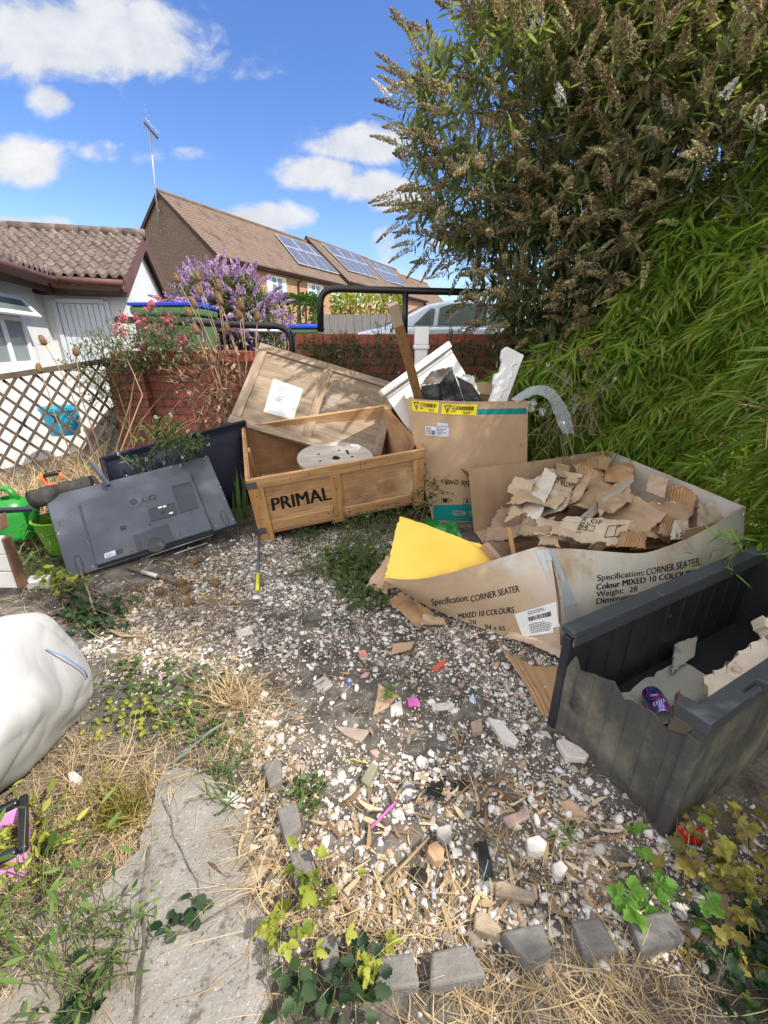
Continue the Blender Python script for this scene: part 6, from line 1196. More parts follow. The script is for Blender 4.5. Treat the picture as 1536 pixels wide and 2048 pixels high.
# clipped hedge and pale shrub beyond
def bush_box(name, label, lo, hi, n, L, m, cat='hedge', rough=.12):
    e = empty(name, ((lo[0]+hi[0])/2, lo[1], lo[2]), label, cat); lo = np.array(lo); hi = np.array(hi); P = U(0, 1, (n, 3)); ax = rng.integers(0, 3, n); fc = rng.integers(0, 2, n); P[np.arange(n), ax] = np.where(fc, 1-rough*rng.random(n)**2, rough*rng.random(n)**2)
    c = (lo+hi)/2; Q = lo+P*(hi-lo); Q += .10*np.array([[mn.noise(tuple(q*1.6)), mn.noise(tuple(q*1.6+9)), mn.noise(tuple(q*1.6+5))] for q in Q]); D = nrm((Q-c)/(hi-lo))+.8*rdir(n); Ls = U(*L, n)
    leaves('foliage', Q, D, UP+.8*rdir(n), Ls, Ls*.6, m, parent=e, droop=Ls*.2, **RND)
    mb = MB(); 
    for i in range(7): x = lo[0]+(hi[0]-lo[0])*(i+.5)/7; mb.tube([(x,c[1],lo[2]),(x+.05,c[1],hi[2]-.25)], .03, 6)
    mb.build('stems', m_twig, e, world=True)
m_hedge = lmat('hedge leaf', (.03,.075,.018), (.06,.13,.03), (.10,.19,.05))
bush_box('hedge', 'dense dark green hedge left of the grey board fence', (-3.45,12.6,.8), (-1.9,13.6,2.75), 5200, (.06,.11), m_hedge)
bush_box('pale_shrub', 'pale yellow green shrub growing above the grey board fence', (-1.5,13.6,.8), (.6,14.6,2.85), 3600, (.07,.13), m_ly, cat='shrub', rough=.35)
# ---------------------------------------------------------------- bamboo
m_bam = lmat('bamboo leaf', (.08,.14,.024), (.145,.25,.034), (.23,.34,.05), (.30,.37,.08), (.42,.36,.17), tr=.48, rough=.45, tcol=(1.7,1.7,.4)); m_culm = mat('bamboo cane', [(.16,.15,.05),(.30,.26,.11)], .6, 5)
def bamboo(label, path, depth, z0, z1, ncl, nculm):
    """hanging bamboo along a ground path; leaves in drooping sprays"""
    path = np.array(path, float); c0 = path.mean(0); e = empty('bamboo', (c0[0], c0[1], 0), label, 'bamboo', None)
    seg = rng.integers(0, len(path)-1, ncl); t = rng.random(ncl)[:, None]; B = path[seg]*(1-t)+path[seg+1]*t; d = path[seg+1]-path[seg]; nr = nrm(np.stack([d[:,1], -d[:,0]], 1)); nr *= np.sign(-(nr*B).sum(1))[:, None]
    zz = rng.random(ncl)**.85; z = z0(B)+(z1(B)-z0(B))*zz; dep = depth*rng.random(ncl)**1.7; bulge = .30*np.sin(np.pi*np.clip((z-.1)/2.9,0,1))+.12*np.array([mn.noise((b[0]*1.7, b[1]*1.7, q*1.7))+.8*mn.noise((b[0]*4.5, b[1]*4.5, q*4.5)) for b, q in zip(B, z)])*2
    P = np.stack([B[:,0]-nr[:,0]*(dep-bulge), B[:,1]-nr[:,1]*(dep-bulge), z], 1); per = 10; nr3 = np.concatenate([nr, np.zeros((ncl,1))], 1)
    ang = U(0, 6.283, ncl); main = nr3*U(.2,.9,(ncl,1))-UP*U(.25,1.1,(ncl,1))+np.stack([np.cos(ang), np.sin(ang), 0*ang],1)*.55
    P_ = np.repeat(P, per, 0)+np.repeat(nrm(main), per, 0)*np.tile(np.linspace(0,.12,per), ncl)[:, None]; D = np.repeat(main, per, 0)+.5*rng.normal(size=(ncl*per, 3)); n = len(P_); Ls = U(.13,.27,n); 
    leaves('leaves', P_, D, np.repeat(nr3, per, 0)*.6+UP*.5+.5*rdir(n), Ls, U(.016,.027,n), m_bam, parent=e, droop=Ls*.35, rnd=np.clip(np.repeat(rng.random(ncl), per)*.6+rng.random(n)*.4,0,1), st=(0,.25,.6,1), wd=(.2,1,.7,.02), fold=.2)
    k = min(ncl, 1500); tw = np.stack([P[:k]-nr3[:k]*.25+UP*.12, P[:k]-nr3[:k]*.1+UP*.06, P[:k]+nrm(main[:k])*.09], 1); V, Fq, Rr = tubes_np(tw, np.full((k,3),.0022), 3); np_mesh('twigs', V, Fq, m_culm, Rr, e, world=True)
    s = rng.integers(0, len(path)-1, nculm); t = rng.random(nculm)[:, None]; B = path[s]*(1-t)+path[s+1]*t; d = path[s+1]-path[s]; nr = nrm(np.stack([d[:,1], -d[:,0]], 1)); nr *= np.sign(-(nr*B).sum(1))[:, None]; b = np.stack([B[:,0]-nr[:,0]*depth*.8, B[:,1]-nr[:,1]*depth*.8, np.zeros(nculm)], 1); zt_ = z1(B)*U(.7,1.05,nculm); nr3 = np.concatenate([nr, np.zeros((nculm,1))], 1)
    pth = np.stack([b, b+np.stack([0*zt_,0*zt_,zt_*.5],1), b+nr3*.15+np.stack([0*zt_,0*zt_,zt_*.85],1), b+nr3*.45+np.stack([0*zt_,0*zt_,zt_],1)], 1)+.03*rng.normal(size=(nculm,4,3)); V, Fq, Rr = tubes_np(pth, np.tile([.011,.009,.006,.002],(nculm,1)), 6); np_mesh('canes', V, Fq, m_culm, Rr, e, world=True)
    return e
cst = lambda a: (lambda B: np.full(len(B), a))
bamboo('dense drooping bamboo behind the oven carton and the furniture carton', [(1.2,4.95),(1.55,4.65),(2.2,4.25),(2.75,3.7)], .55, cst(.05), lambda B: 1.05+1.15*np.clip((B[:,0]-1.2)/1.2,0,1), 1300, 40)
bamboo('tall bright bamboo along the right edge above the storage box', [(2.4,4.1),(2.8,3.5),(2.85,2.7),(2.65,2.0),(2.6,1.2)], .55, cst(.1), lambda B: 2.55+1.0*np.clip((4.1-B[:,1])/1.2,0,1), 3000, 70)
bamboo('unseen tall bamboo added right of the storage box to shade the yard', [(3.3,2.2),(3.5,1.2),(3.5,.0)], .9, cst(.3), cst(7.6), 3400, 60)  # out of view, added and made this tall to shade the yard
bamboo('unseen lower bamboo added right of the camera to cast shade', [(2.7,.9),(2.7,.1),(2.6,-1.2)], 1.0, cst(.3), cst(3.0), 1000, 40)  # out of view, added for shade, kept low so sun reaches the sack
# loose sprays in front
def spray(name, label, u, v, y, n, L, W, m, dirs, r=.12, cat='plant', shape=LAN, group=None, stem=m_stem):
    c = np.array(PY(u, v, y)); e = empty(name, tuple(c), label, cat, group); P = c+rdir(n)*r*rng.random((n,1)); D = np.array(dirs)+.8*rng.normal(size=(n,3)); Ls = U(*L, n); leaves('leaves', P, D, UP+.6*rdir(n), Ls, Ls*U(*W, n), m, parent=e, droop=Ls*.3, **shape)
    pth = np.stack([np.repeat(c[None]-np.array(dirs)*r*1.6, min(n,14), 0), (P[:14]+c)/2, P[:14]], 1); V, Fq, Rr = tubes_np(pth, np.full((len(pth),3),.002), 3); np_mesh('stems', V, Fq, stem, Rr, e, world=True); return e
spray('bamboo_spray', 'bright bamboo spray overhanging the far end of the storage box', 1465, 1098, 1.9, 26, (.07,.14), (.1,.15), m_lb, (-.5,-.2,-.2), .16, 'bamboo')
spray('bamboo_spray', 'dry bamboo spray sticking out at the right edge above the storage box', 1530, 815, 2.0, 24, (.10,.2), (.03,.06), m_straw, (-.8,-.2,-.1), .12, 'bamboo')
# ---------------------------------------------------------------- plants on and before the walls
m_red = mat('crimson petal', [(0,(.52,.09,.16)),(1,(.72,.30,.36))], .7, 5, attr=True, trans=.2)
e = shrub('red_valerian', 'grey green plant with crimson flower heads on top of the lower wall', (-2.55,5.0,1.2), [((-2.6,4.95,1.5),(.36,.2,.24)),((-2.9,4.9,1.42),(.35,.2,.2)),((-2.3,4.95,1.5),(.3,.2,.22))], 170, (.04,.08), (.3,.45), m_lgrey, [], m_stem, seg=5, shoot=.2, up=.9, cat='plant', trunks=5, tk=.006)
hp = [(305,607),(302,615),(275,642),(290,650),(240,655),(247,640),(330,635),(338,640),(320,662),(325,668),(285,695),(335,678),(352,680),(240,668),(365,682)]
P = np.array([PY(u, v, 4.85) for u, v in hp]); Pq = np.repeat(P, 4, 0)+.03*rng.normal(size=(len(P)*4,3)); V, Fq = crumbs(Pq, UP+.4*rdir(len(Pq)), np.full(len(Pq),.04), np.full(len(Pq),.03), 70, .009); np_mesh('flower_heads', V, Fq, m_red, rng.random(len(V)//4).repeat(4), e, world=True)
st_ = np.stack([np.array([[-2.55,4.92,1.55]]).repeat(len(P),0)+.1*rng.normal(size=P.shape), P*.6+np.array([-2.55,4.9,1.6])*.4, P], 1); V, Fq, Rr = tubes_np(st_, np.full((len(P),3),.003), 4); np_mesh('flower_stalks', V, Fq, m_stem, Rr, e, world=True)
shrub('trailing_plant', 'grey green trailing plant spilling over the lattice beside the wall pier', (-3.15,4.95,.6), [((-3.2,4.9,1.25),(.28,.16,.16)),((-3.15,4.95,1.0),(.22,.14,.22))], 90, (.03,.06), (.25,.4), m_lgrey, [], m_stem, seg=5, shoot=.18, up=.1, cat='plant', trunks=4, tk=.005)
m_teas = mat('teasel head', [(0,(.14,.09,.055)),(.5,(.27,.18,.11)),(1,(.42,.31,.2))], .9, 5, attr=True, trans=.1)
def teasel_head(e, c, ax, L=.075, r=.026, nm='head'):
    ax = Vector(ax).normalized(); Mx = frame(c, ax.orthogonal(), z=ax); mb = MB(); mb.lathe([(0,0),(r*.6,L*.06),(r*.95,L*.3),(r*.85,L*.6),(r*.45,L*.9),(0,L)], 12, M=Mx); o = mb.build(nm, mat_core, e, True, world=True)
    n = 420; t = rng.random(n); a = U(0,6.283,n); rr = np.interp(t,[0,.1,.3,.6,.9,1],[.2,.7,.97,.87,.48,.05])*r; q = np.stack([rr*np.cos(a), rr*np.sin(a), t*L],1); Dn = np.stack([np.cos(a), np.sin(a), .5+0*a],1); R3 = np.array(Mx.to_3x3()); P = q@R3.T+np.array(c); D = Dn@R3.T
    leaves('bristles', P, D, rdir(n), U(.008,.016,n)*(r/.03), np.full(n,.0022*r/.03), m_teas, parent=o if False else e, droop=0, st=(0,.5,1), wd=(1,.7,.1))
    nb = 8; a = np.linspace(0,6.283,nb,endpoint=False); q = np.zeros((nb,3)); Dn = np.stack([np.cos(a), np.sin(a), .35+0*a],1); leaves('bracts', q@R3.T+np.array(c), Dn@R3.T, rdir(nb), U(.05,.10,nb)*(L/.09), np.full(nb,.004), m_teas, parent=e, droop=-U(.02,.06,nb), st=(0,.3,.7,1), wd=(1,.8,.5,.1))
mat_core = mat('teasel core', [(.16,.09,.045),(.26,.16,.08)], .9, 30)
TG = 'dried teasels standing before the brick wall'
for i, (heads, bu, bv, y) in enumerate([([(353,556),(378,625)],470,800,4.75),([(395,553),(398,582)],455,770,4.78),([(437,570),(435,590)],450,820,4.72),([(388,607)],440,760,4.7),([(482,610),(478,628),(515,632)],485,800,4.7),([(455,655),(440,600)],480,760,4.74),([(390,658),(425,720)],450,840,4.66)]):
    b = PY(bu, bv, y); b.z = .05 if False else b.z; e = empty('teasel', (b.x, y, .0), ['tall teasel with the leftmost high brown head','teasel with two heads stacked close together at the top','teasel with big double head before the purple shrub','teasel with a single head low on its stem over the rail','teasel with three heads nearest the bent end of the rail','teasel with slim heads below the top rail','short teasel with drooping head against the brick'][i], 'teasel', TG); rr = []
    for u, v in heads:
        h = PY(u, v, y-.02*i); m1 = b.lerp(h, .5)+Vector((.05,0,-.05)); bb = Vector((b.x, y, .0)); pts = [bb, b.lerp(m1,.2), m1, h]; mb = MB(); mb.tube(pts, [.008,.006,.005,.0035], 6); mb.build('stem', m_dstem, e, True, world=True); teasel_head(e, h-(h-m1).normalized()*.05, h-m1, U(.09,.12), U(.025,.032))
for u, v, u2, v2, y, lb in [(88,686,140,780,3.9,'teasel with bristly head before the bungalow window wall'),(152,708,160,790,4.2,'small teasel before the grey boarded door'),(80,742,110,830,3.9,'teasel with dark head over the lattice top rail')]:
    h = PY(u, v, y); m1 = PY(u2, v2, y); e = empty('teasel', (m1.x+.1, y, 0), lb, 'teasel'); mb = MB(); mb.tube([(m1.x+.12,y,0), m1, m1.lerp(h,.6)+Vector((.01,0,0)), h], [.007,.005,.004,.003], 6); mb.build('stem', m_dstem, e, True, world=True); teasel_head(e, h-(h-m1).normalized()*.02, h-m1, .085, .026)
# withered brown foliage by the lid
m_wither = mat('withered leaf', [(0,(.10,.055,.035)),(.5,(.24,.14,.09)),(1,(.42,.29,.19))], .9, 5, attr=True, trans=.2)
shrub('withered_plant', 'withered brown leafy stalks between the teasels and the crate lid', (-1.72,4.72,0), [((-1.75,4.7,1.2),(.22,.12,.35)),((-1.62,4.7,.85),(.18,.1,.25)),((-2.0,4.75,1.15),(.25,.1,.3))], 95, (.05,.10), (.3,.5), m_wither, [], m_dstem, seg=3, shoot=.2, up=.2, cat='dead plant', trunks=6, tk=.006, droop=.6)
# bare pale stems before the wall
e = empty('bare_stems', (-2.6,4.6,0), 'bare pale dead stems rising in front of the lower wall', 'dead plant'); pth = []
for (u0,v0),(u1,v1),(u2,v2) in [((232,900),(262,800),(272,745)),((262,905),(285,840),(335,780)),((285,905),(330,840),(372,790)),((268,905),(258,850),(262,800)),((300,905),(310,860),(345,820)),((240,905),(285,790),(255,720)),((330,905),(360,850),(410,835)),((250,905),(270,860),(300,820)),((310,905),(330,880),(395,840))]:
    y = U(4.5,4.8); a, b, c = PY(u0,v0,y), PY(u1,v1,y), PY(u2,v2,y); g = a.copy(); g.z = 0; pth.append([list(g), list(a), list(b), list(b.lerp(c,.5)+Vector((0,0,.015))), list(c)])
V, Fq, Rr = tubes_np(np.array(pth), np.tile([.009,.008,.006,.004,.002],(len(pth),1)), 6); np_mesh('stems', V, Fq, m_straw, Rr, e, world=True)
# weeds growing from the taller wall
for lb, lobes in [('white flecked weed at the left of the taller wall',[((-.72,5.0,1.42),(.16,.1,.12)),((-.75,5.0,1.25),(.14,.1,.12))]),('bushy white flecked weed on the middle of the taller wall',[((-.42,4.98,1.48),(.2,.12,.12)),((-.40,4.95,1.28),(.18,.1,.16))]),('tall white flecked weed left of the timber post on the wall',[((.02,4.95,1.52),(.2,.12,.16)),((-.0,4.93,1.28),(.16,.1,.2)),((.0,4.93,1.05),(.13,.1,.16))]),('leafy weed at the wall top right of the white post',[((.75,4.95,1.5),(.2,.12,.16)),((1.05,4.9,1.4),(.25,.14,.2))])]:
    c = lobes[0][0]; shrub('wall_weed', lb, (c[0], 5.02, 1.0), lobes, 70, (.022,.045), (.3,.5), m_ld, [('flowers', m_wfl, .14, (.012,.02), (.010,.014), 16, .004, .8)], m_stem, seg=6, shoot=.12, up=.5, cat='weed', trunks=4, tk=.003, group='weeds growing on the taller wall')
shrub('leafy_weed', 'green weed with white flower clusters hanging over the navy panel', (-1.75,3.5,.3), [((-1.78,3.42,.82),(.20,.1,.10)),((-1.6,3.42,.76),(.12,.08,.07)),((-2.0,3.35,.62),(.08,.06,.04))], 55, (.03,.06), (.35,.55), m_lg, [('flowers', m_wfl, .35, (.02,.03), (.014,.02), 26, .005, .7)], m_stem, seg=5, shoot=.12, up=.3, cat='weed', trunks=4, tk=.004)
e = empty('strap_leaf_plant', (-1.35,3.4,0), 'long green strap leaves standing between the television and the crate', 'plant'); a = []
P = np.array([[-1.3+.03*k,3.42+.02*k,.02] for k in range(7)]); D = np.array([[U(-.25,.15),U(-.1,.1),1] for k in range(7)]); leaves('leaves', P, D, np.array([0,-1,.3])+.3*rdir(7), U(.35,.62,7), U(.022,.04,7), m_lg, parent=e, droop=U(.02,.12,7), **LAN)
shrub('seeding_weed', 'thin weed with pale seed heads between the crate and the oven carton', (.40,3.62,0), [((.42,3.55,.42),(.12,.08,.16)),((.36,3.55,.25),(.12,.1,.15))], 40, (.025,.05), (.4,.6), m_lg, [('seed_heads', m_straw, .5, (.03,.07), (.004,.007), 20, .004, .6)], m_dstem, seg=4, shoot=.14, up=.6, cat='weed', trunks=5, tk=.003)
shrub('hanging_buddleia', 'grey green buddleia shoots with pale flowers hanging over the furniture carton', (1.75,3.9,.75), [((1.55,3.75,.95),(.22,.1,.2)),((1.75,3.8,1.12),(.3,.12,.15)),((1.5,3.75,.75),(.2,.1,.08))], 42, (.05,.09), (.18,.28), m_lgrey, [('white_flowers', m_wfl, .2, (.04,.06), (.014,.02), 60, .005, .7)], m_dstem, seg=4, shoot=.25, up=-.1, grow=(-.3,-.2,0), cat='shrub', trunks=7, tk=.006)
spray('white_flower_head', 'off white flower cluster hanging at the right corner of the oven carton', 1085, 812, 3.45, 10, (.03,.06), (.2,.3), m_lgrey, (-.3,-.3,-.2), .06); o = bpy.data.objects['white_flower_head']
c = np.array([PY(u,v,3.43) for u, v in [(1062,808),(1060,820),(1085,818),(1070,803)]]); V, Fq = crumbs(c, rdir(4), np.full(4,.05), np.full(4,.028), 110, .006); np_mesh('petals', V, Fq, m_wfl, rng.random(len(V)//4).repeat(4), o, world=True)
# ---------------------------------------------------------------- edging bricks
m_pav = mat('grey edging brick', [(.11,.105,.10),(.17,.16,.15),(.24,.23,.215)], .9, 9, 9, bump=.5, bscale=90, dirt=[((.08,.06,.045),.56,.7,5),((.42,.41,.39),.68,.73,80)])
def chunk(name, px, h, m, label, cat, group=None, bevel=.004, z0=-.02, jit=.003, tilt=.004):
    """solid piece whose top face has these pixel corners"""
    T = [G(u, v, h+random.uniform(-tilt, tilt)) for u, v in px]; B = [Vector((p.x*1.0, p.y, float(gh(p.x,p.y))+z0)) for p in T]; c = sum(B, Vector())/len(B); n = len(T); e = MB(); vs = [p-c+Vector((random.uniform(-jit,jit), random.uniform(-jit,jit), 0)) for p in B]+[p-c for p in T]
    e.add(vs, [tuple(reversed(range(n))), tuple(range(n,2*n))]+[(i,(i+1)%n,n+(i+1)%n,n+i) for i in range(n)]); o = e.build(name, m, None, bevel=bevel); o.location = c; return tag(o, label, cat, group)
EG = 'grey edging bricks'
for px, h, lb in [([(527,1540),(563,1533),(567,1575),(540,1592)],.045,'grey edging brick at the top of the left row'),([(555,1635),(595,1622),(606,1668),(572,1700)],.05,'second grey edging brick below the rosette weed'),([(582,1725),(625,1718),(635,1768),(592,1795)],.05,'third grey edging brick above the yellow creeper'),([(632,1890),(672,1880),(684,1945),(645,1955)],.04,'grey edging brick half hidden under the yellow creeper'),
    ([(758,1930),(824,1922),(840,1992),(750,2004)],.05,'bottom edging brick nearest the dark ground ivy'),([(861,1924),(936,1906),(971,1975),(857,1996)],.055,'large bottom edging brick with pale worn ridge'),([(998,1885),(1078,1867),(1100,1924),(1051,1949)],.055,'rounded bottom edging brick beside the blue string'),([(1137,1860),(1194,1851),(1232,1916),(1164,1927)],.045,'bottom edging brick left of the fresh green plant'),([(1251,1851),(1331,1836),(1366,1897),(1274,1925)],.045,'bottom edging brick under the fresh green plant')]:
    chunk('edging_brick', px, h, m_pav, lb, 'brick', EG, bevel=.008, z0=-.03, jit=.006)
# ---------------------------------------------------------------- small litter
def col(n, c, rough=.5, **k): return mat(n, [tuple(x*.85 for x in c), c], rough, 12, **k)
m_pinkp = col('pink plastic', (.75,.14,.48)); m_redr = col('orange wrapper', (.62,.13,.08)); m_bl = col('blue plastic chip', (.06,.09,.45)); m_slate = mat('slate', [(.10,.10,.12),(.17,.17,.20)], .6, 12, bump=.3); m_pst = mat('pink stone', [(.30,.2,.17),(.42,.31,.27)], .9, 14, bump=.4, dirt=((.5,.45,.4),.6,.7,20)); m_bst = mat('brown stone', [(.25,.19,.16),(.36,.29,.25)], .9, 14, bump=.4); m_chalk = mat('flint white', [(.52,.47,.43),(.68,.64,.6)], .85, 14, bump=.5, dirt=((.3,.22,.18),.6,.7,12)); m_gst = mat('green grey stone', [(.17,.17,.12),(.25,.24,.17)], .85, 14, bump=.3); m_cork = mat('flaky board', [(.26,.2,.14),(.38,.31,.23)], .95, 22, bump=.6)
for nm, px, h, m, lb, ct in [
 ('plastic_square',[(815,1398),(835,1400),(841,1412),(818,1416)],.012,m_pinkp,'pink plastic square on the gravel','plastic piece'),('wrapper',[(863,1338),(886,1321),(893,1328),(872,1345)],.012,m_redr,'orange and white wrapper on the gravel','wrapper'),('plastic_chip',[(691,1359),(704,1358),(706,1368),(694,1371)],.006,m_bl,'dark blue plastic chip on bare soil','plastic piece'),
 ('stone_block',[(721,1570),(742,1535),(757,1542),(736,1582)],.03,m_gst,'green grey rectangular stone block','stone'),('slate_piece',[(803,1570),(822,1569),(838,1588),(812,1608)],.01,m_slate,'dark slate fragment beside black plastic scraps','slate'),('brick_fragment',[(940,1452),(962,1445),(965,1468),(945,1474)],.025,m_pst,'reddish brick lump in the gravel','brick fragment'),('flat_stone',[(668,1455),(740,1463),(722,1488),(690,1474)],.014,m_bst,'long flat brown stone on dark soil','stone'),('tile_fragment',[(1003,1640),(1055,1622),(1060,1640),(1018,1662)],.018,m_pst,'pinkish tile fragment in the lower gravel','tile fragment'),
 ('flint',[(975,1445),(1000,1450),(1038,1490),(1030,1500),(1000,1485)],.03,m_chalk,'long pale jagged flint in the gravel','stone'),('flint',[(1110,1492),(1125,1485),(1180,1515),(1170,1530),(1130,1525)],.03,m_chalk,'large cream flint near the storage box','stone'),('flint',[(1050,1690),(1075,1682),(1092,1700),(1085,1718),(1055,1715)],.035,m_chalk,'big white round flint in the lower gravel','stone'),('flint',[(1103,1737),(1120,1730),(1134,1748),(1120,1765),(1105,1755)],.03,m_chalk,'smooth white flint near the bottom right gravel','stone'),('flint',[(137,1556),(152,1550),(167,1562),(160,1574),(142,1572)],.025,m_chalk,'lone white flint on the dry ground below the sack','stone'),
 ('orange_pebble',[(855,1702),(872,1695),(888,1712),(885,1735),(866,1735),(854,1718)],.035,mat('orange pebble',[(.42,.24,.13),(.52,.34,.22)],.7,10),'smooth orange brown pebble','stone'),('grey_pebble',[(871,1668),(898,1662),(904,1680),(888,1696),(874,1686)],.035,mat('grey pebble',[(.33,.3,.29),(.42,.39,.37)],.7,10),'grey triangular pebble above the orange one','stone'),('wood_offcut',[(988,1772),(1000,1768),(1070,1790),(1068,1812),(990,1795)],.018,m_cork,'pale flat wood offcut at the lower gravel','wood'),('flat_brick',[(948,1838),(965,1832),(1002,1865),(998,1888),(946,1870)],.03,m_cork,'crumbling striped board beside the bottom edging','board'),
 ('clear_shard',[(863,1410),(905,1405),(910,1418),(866,1424)],.006,m_film,'clear plastic shard in the gravel','plastic piece'),('clear_shard',[(780,1412),(803,1400),(806,1430),(782,1434)],.006,m_film,'clear plastic shard beside the tan cardboard scrap','plastic piece'),('foil_piece',[(624,1368),(650,1352),(666,1370),(642,1388)],.008,mat('grey foil',[(.3,.29,.27),(.42,.4,.38)],.45,14,metal=.3),'folded grey foil piece at the edge of the dry grass','foil'),('red_chip',[(716,1306),(730,1303),(737,1313),(722,1320)],.01,col('salmon chip',(.6,.25,.2)),'salmon red chip in the upper gravel','plastic piece'),('blue_chip',[(938,1400),(946,1388),(952,1408),(944,1412)],.008,col('pale blue chip',(.5,.62,.72)),'pale blue plastic sliver','plastic piece'),('blue_chip',[(925,1902),(934,1899),(938,1912),(928,1915)],.01,col('blue scrap',(.1,.2,.5)),'small blue scrap near the bottom edging','plastic piece'),('blue_foil',[(930,1898),(945,1893),(946,1905),(934,1908)],.008,m_bl,'crumpled dark blue foil beside the large edging brick','foil'),
 ('stained_card',[(470,1262-0),(500,1255),(508,1268),(478,1276)],.008,m_chalk,'pale flat chip in the upper gravel','stone'),('flat_bark',[(488,1770),(520,1705),(548,1688),(550,1715),(522,1762),(500,1778)],.012,m_cork,'pale curled bark beside the path','bark'),('white_cloth',[(425,1730),(440,1722),(446,1738),(430,1748)],.004,m_wh,'white paint smear chip on the path','paint chip')]:
    chunk(nm, px, h, m, lb, ct, None, bevel=.002 if h < .015 else .005, z0=-.004 if h < .015 else -.012)
# thin things lying about
def rod(name, pts, r, m, label, cat, n=6, group=None):
    mb = MB(); c = Vector(pts[0]); mb.tube([Vector(p)-c for p in pts], r, n); o = mb.build(name, m, None, True); o.location = c; return tag(o, label, cat, group)
rod('drinking_straw', [G(742,1661,.012), G(791,1612,.02)], .004, m_pinkp, 'pink drinking straw on the gravel', 'straw')
rod('pale_stick', [G(768,1775,.02), G(810,1738,.03), G(858,1686,.03)], [.006,.005,.004], m_dstem, 'long pale stick across the lower gravel', 'stick'); rod('pale_stick', [G(897,1615,.02), G(960,1562,.03)], [.003,.004], m_straw, 'thin straight white stick in the middle gravel', 'stick')
rod('black_stick', [G(255,1140,.02), G(320,1160,.03), G(390,1184,.015)], [.012,.012,.007], m_twig, 'dark stick wrapped with grey tape below the television', 'stick'); rod('grey_tape', [G(286,1150,.028), G(316,1160,.03)], .015, m_tape, 'grey tape wrapped round the dark stick', 'tape')
rod('bent_root', [G(165,1155,.05), G(180,1195,.03), G(192,1232,.02), G(215,1262,.02), G(245,1278,.02), G(288,1276,.012)], [.006,.008,.009,.009,.008,.003], m_dstem, 'long bent pale root on the ground left of the gravel', 'root'); rod('thin_twig', [G(205,1193,.01), G(245,1200,.015), G(276,1204,.01)], .004, m_dstem, 'thin brown twig right of the bent root', 'twig')
e = empty('pole', G(517,1130,.02), 'grey pole with yellow grip lying at the foot of the crate', 'pole'); mb = MB(); mb.tube([G(520,1070,.08), G(517,1152,.02)], .010, 10); mb.build('tube', m_tv, e, True, world=True); mb = MB(); mb.tube([G(517,1152,.02), G(516.5,1156,.02), G(515,1186,.018)], [.011,.013,.012], 10); mb.build('grip', col('yellow green grip',(.62,.62,.05)), e, True, world=True)
m_grl = mat('dull grey green leaf', [(.16,.2,.17),(.26,.30,.26)], .7, 5)
a, b = G(330,1545,.02), G(455,1462,.05); o = sheet('long_leaf', [[a, a.lerp(b,.35)+Vector((.0,-.022,.01)), a.lerp(b,.7)+Vector((.0,-.02,.02)), b],[a+Vector((0,.004,0)), a.lerp(b,.35)+Vector((0,.02,.0)), a.lerp(b,.7)+Vector((0,.014,.01)), b+Vector((0,.003,0))]], m_grl, None, 20, 5, .0015); tag(o, 'long grey green fallen leaf above the concrete path', 'leaf')
# feather
e = empty('feather', G(480,1612,.02), 'white feather at the edge of the concrete path', 'feather'); a, b = G(455,1600,.02), G(500,1622,.015); rod_ = MB(); rod_.tube([a, b], .0012, 5); rod_.build('quill', m_wh, e, world=True); n = 70; t = np.linspace(.05,.8,n)[:, None]; P = np.array(a)*(1-t)+np.array(b)*t; d = np.array(b-a); d /= np.linalg.norm(d); sd_ = np.cross(d, UP); D = -d*.8+sd_*np.where(np.arange(n)%2,1,-1)[:, None]; leaves('barbs', P, D, UP+.1*rdir(n), np.full(n,.028), np.full(n,.004), m_wfl, parent=e, droop=0.002)
for u, v in [(388,1085),(395,1130),(376,1172),(425,1172),(318,1186),(362,1192),(370,1215)]:
    c = G(u, v, .025); e = empty('seed_head', c, 'brown dried teasel head lying on the gravel below the television', 'teasel head', 'fallen teasel heads'); teasel_head(e, c, (U(-1,1), U(-1,1), .1), .065, .025)
e = sheet('red_film', [[G(1340,1692,.015), G(1400,1700,.015)],[G(1345,1662,.03), G(1408,1668,.03)]], mat('red translucent plastic', [(.55,.015,.01),(.62,.03,.02)], .15, 6, spec=.8, trans=.3), None, 16, 10, .002, crumple=.012, jag=.012, seed=91); tag(e, 'shiny red plastic scrap at the corner of the storage box', 'plastic piece')
e = sheet('brown_paper', [[G(1350,1720,.01), G(1420,1800,.01), G(1500,1960,.01)],[G(1385,1705,.02), G(1450,1790,.02), G(1535,1950,.02)]], m_soft, None, 24, 8, .002, crumple=.015, jag=.01, seed=92); tag(e, 'long strip of dirty brown paper under the bottom right leaves', 'paper')
e = sheet('dark_wrapper', [[G(1428,1872,.02), G(1470,1915,.02)],[G(1436,1866,.05), G(1474,1900,.04)]], mat('maroon foil', [(.12,.01,.03),(.25,.02,.06)], .3, 9), None, 10, 6, .002, crumple=.015, seed=93); tag(e, 'maroon and white wrapper in the bottom right leaves', 'wrapper')
e = empty('lighter', G(867,1790,.012), 'pale blue cigarette lighter in the lower gravel', 'lighter'); mb = MB(); mb.tube([G(868,1803,.012), G(865,1780,.012)], .007, 8); mb.build('body', col('pale blue plastic',(.35,.45,.62)), e, True, world=True); mb = MB(); mb.tube([G(865,1779,.012), G(865,1770,.012)], .006, 8); mb.build('cap', m_alu, e, True, world=True)
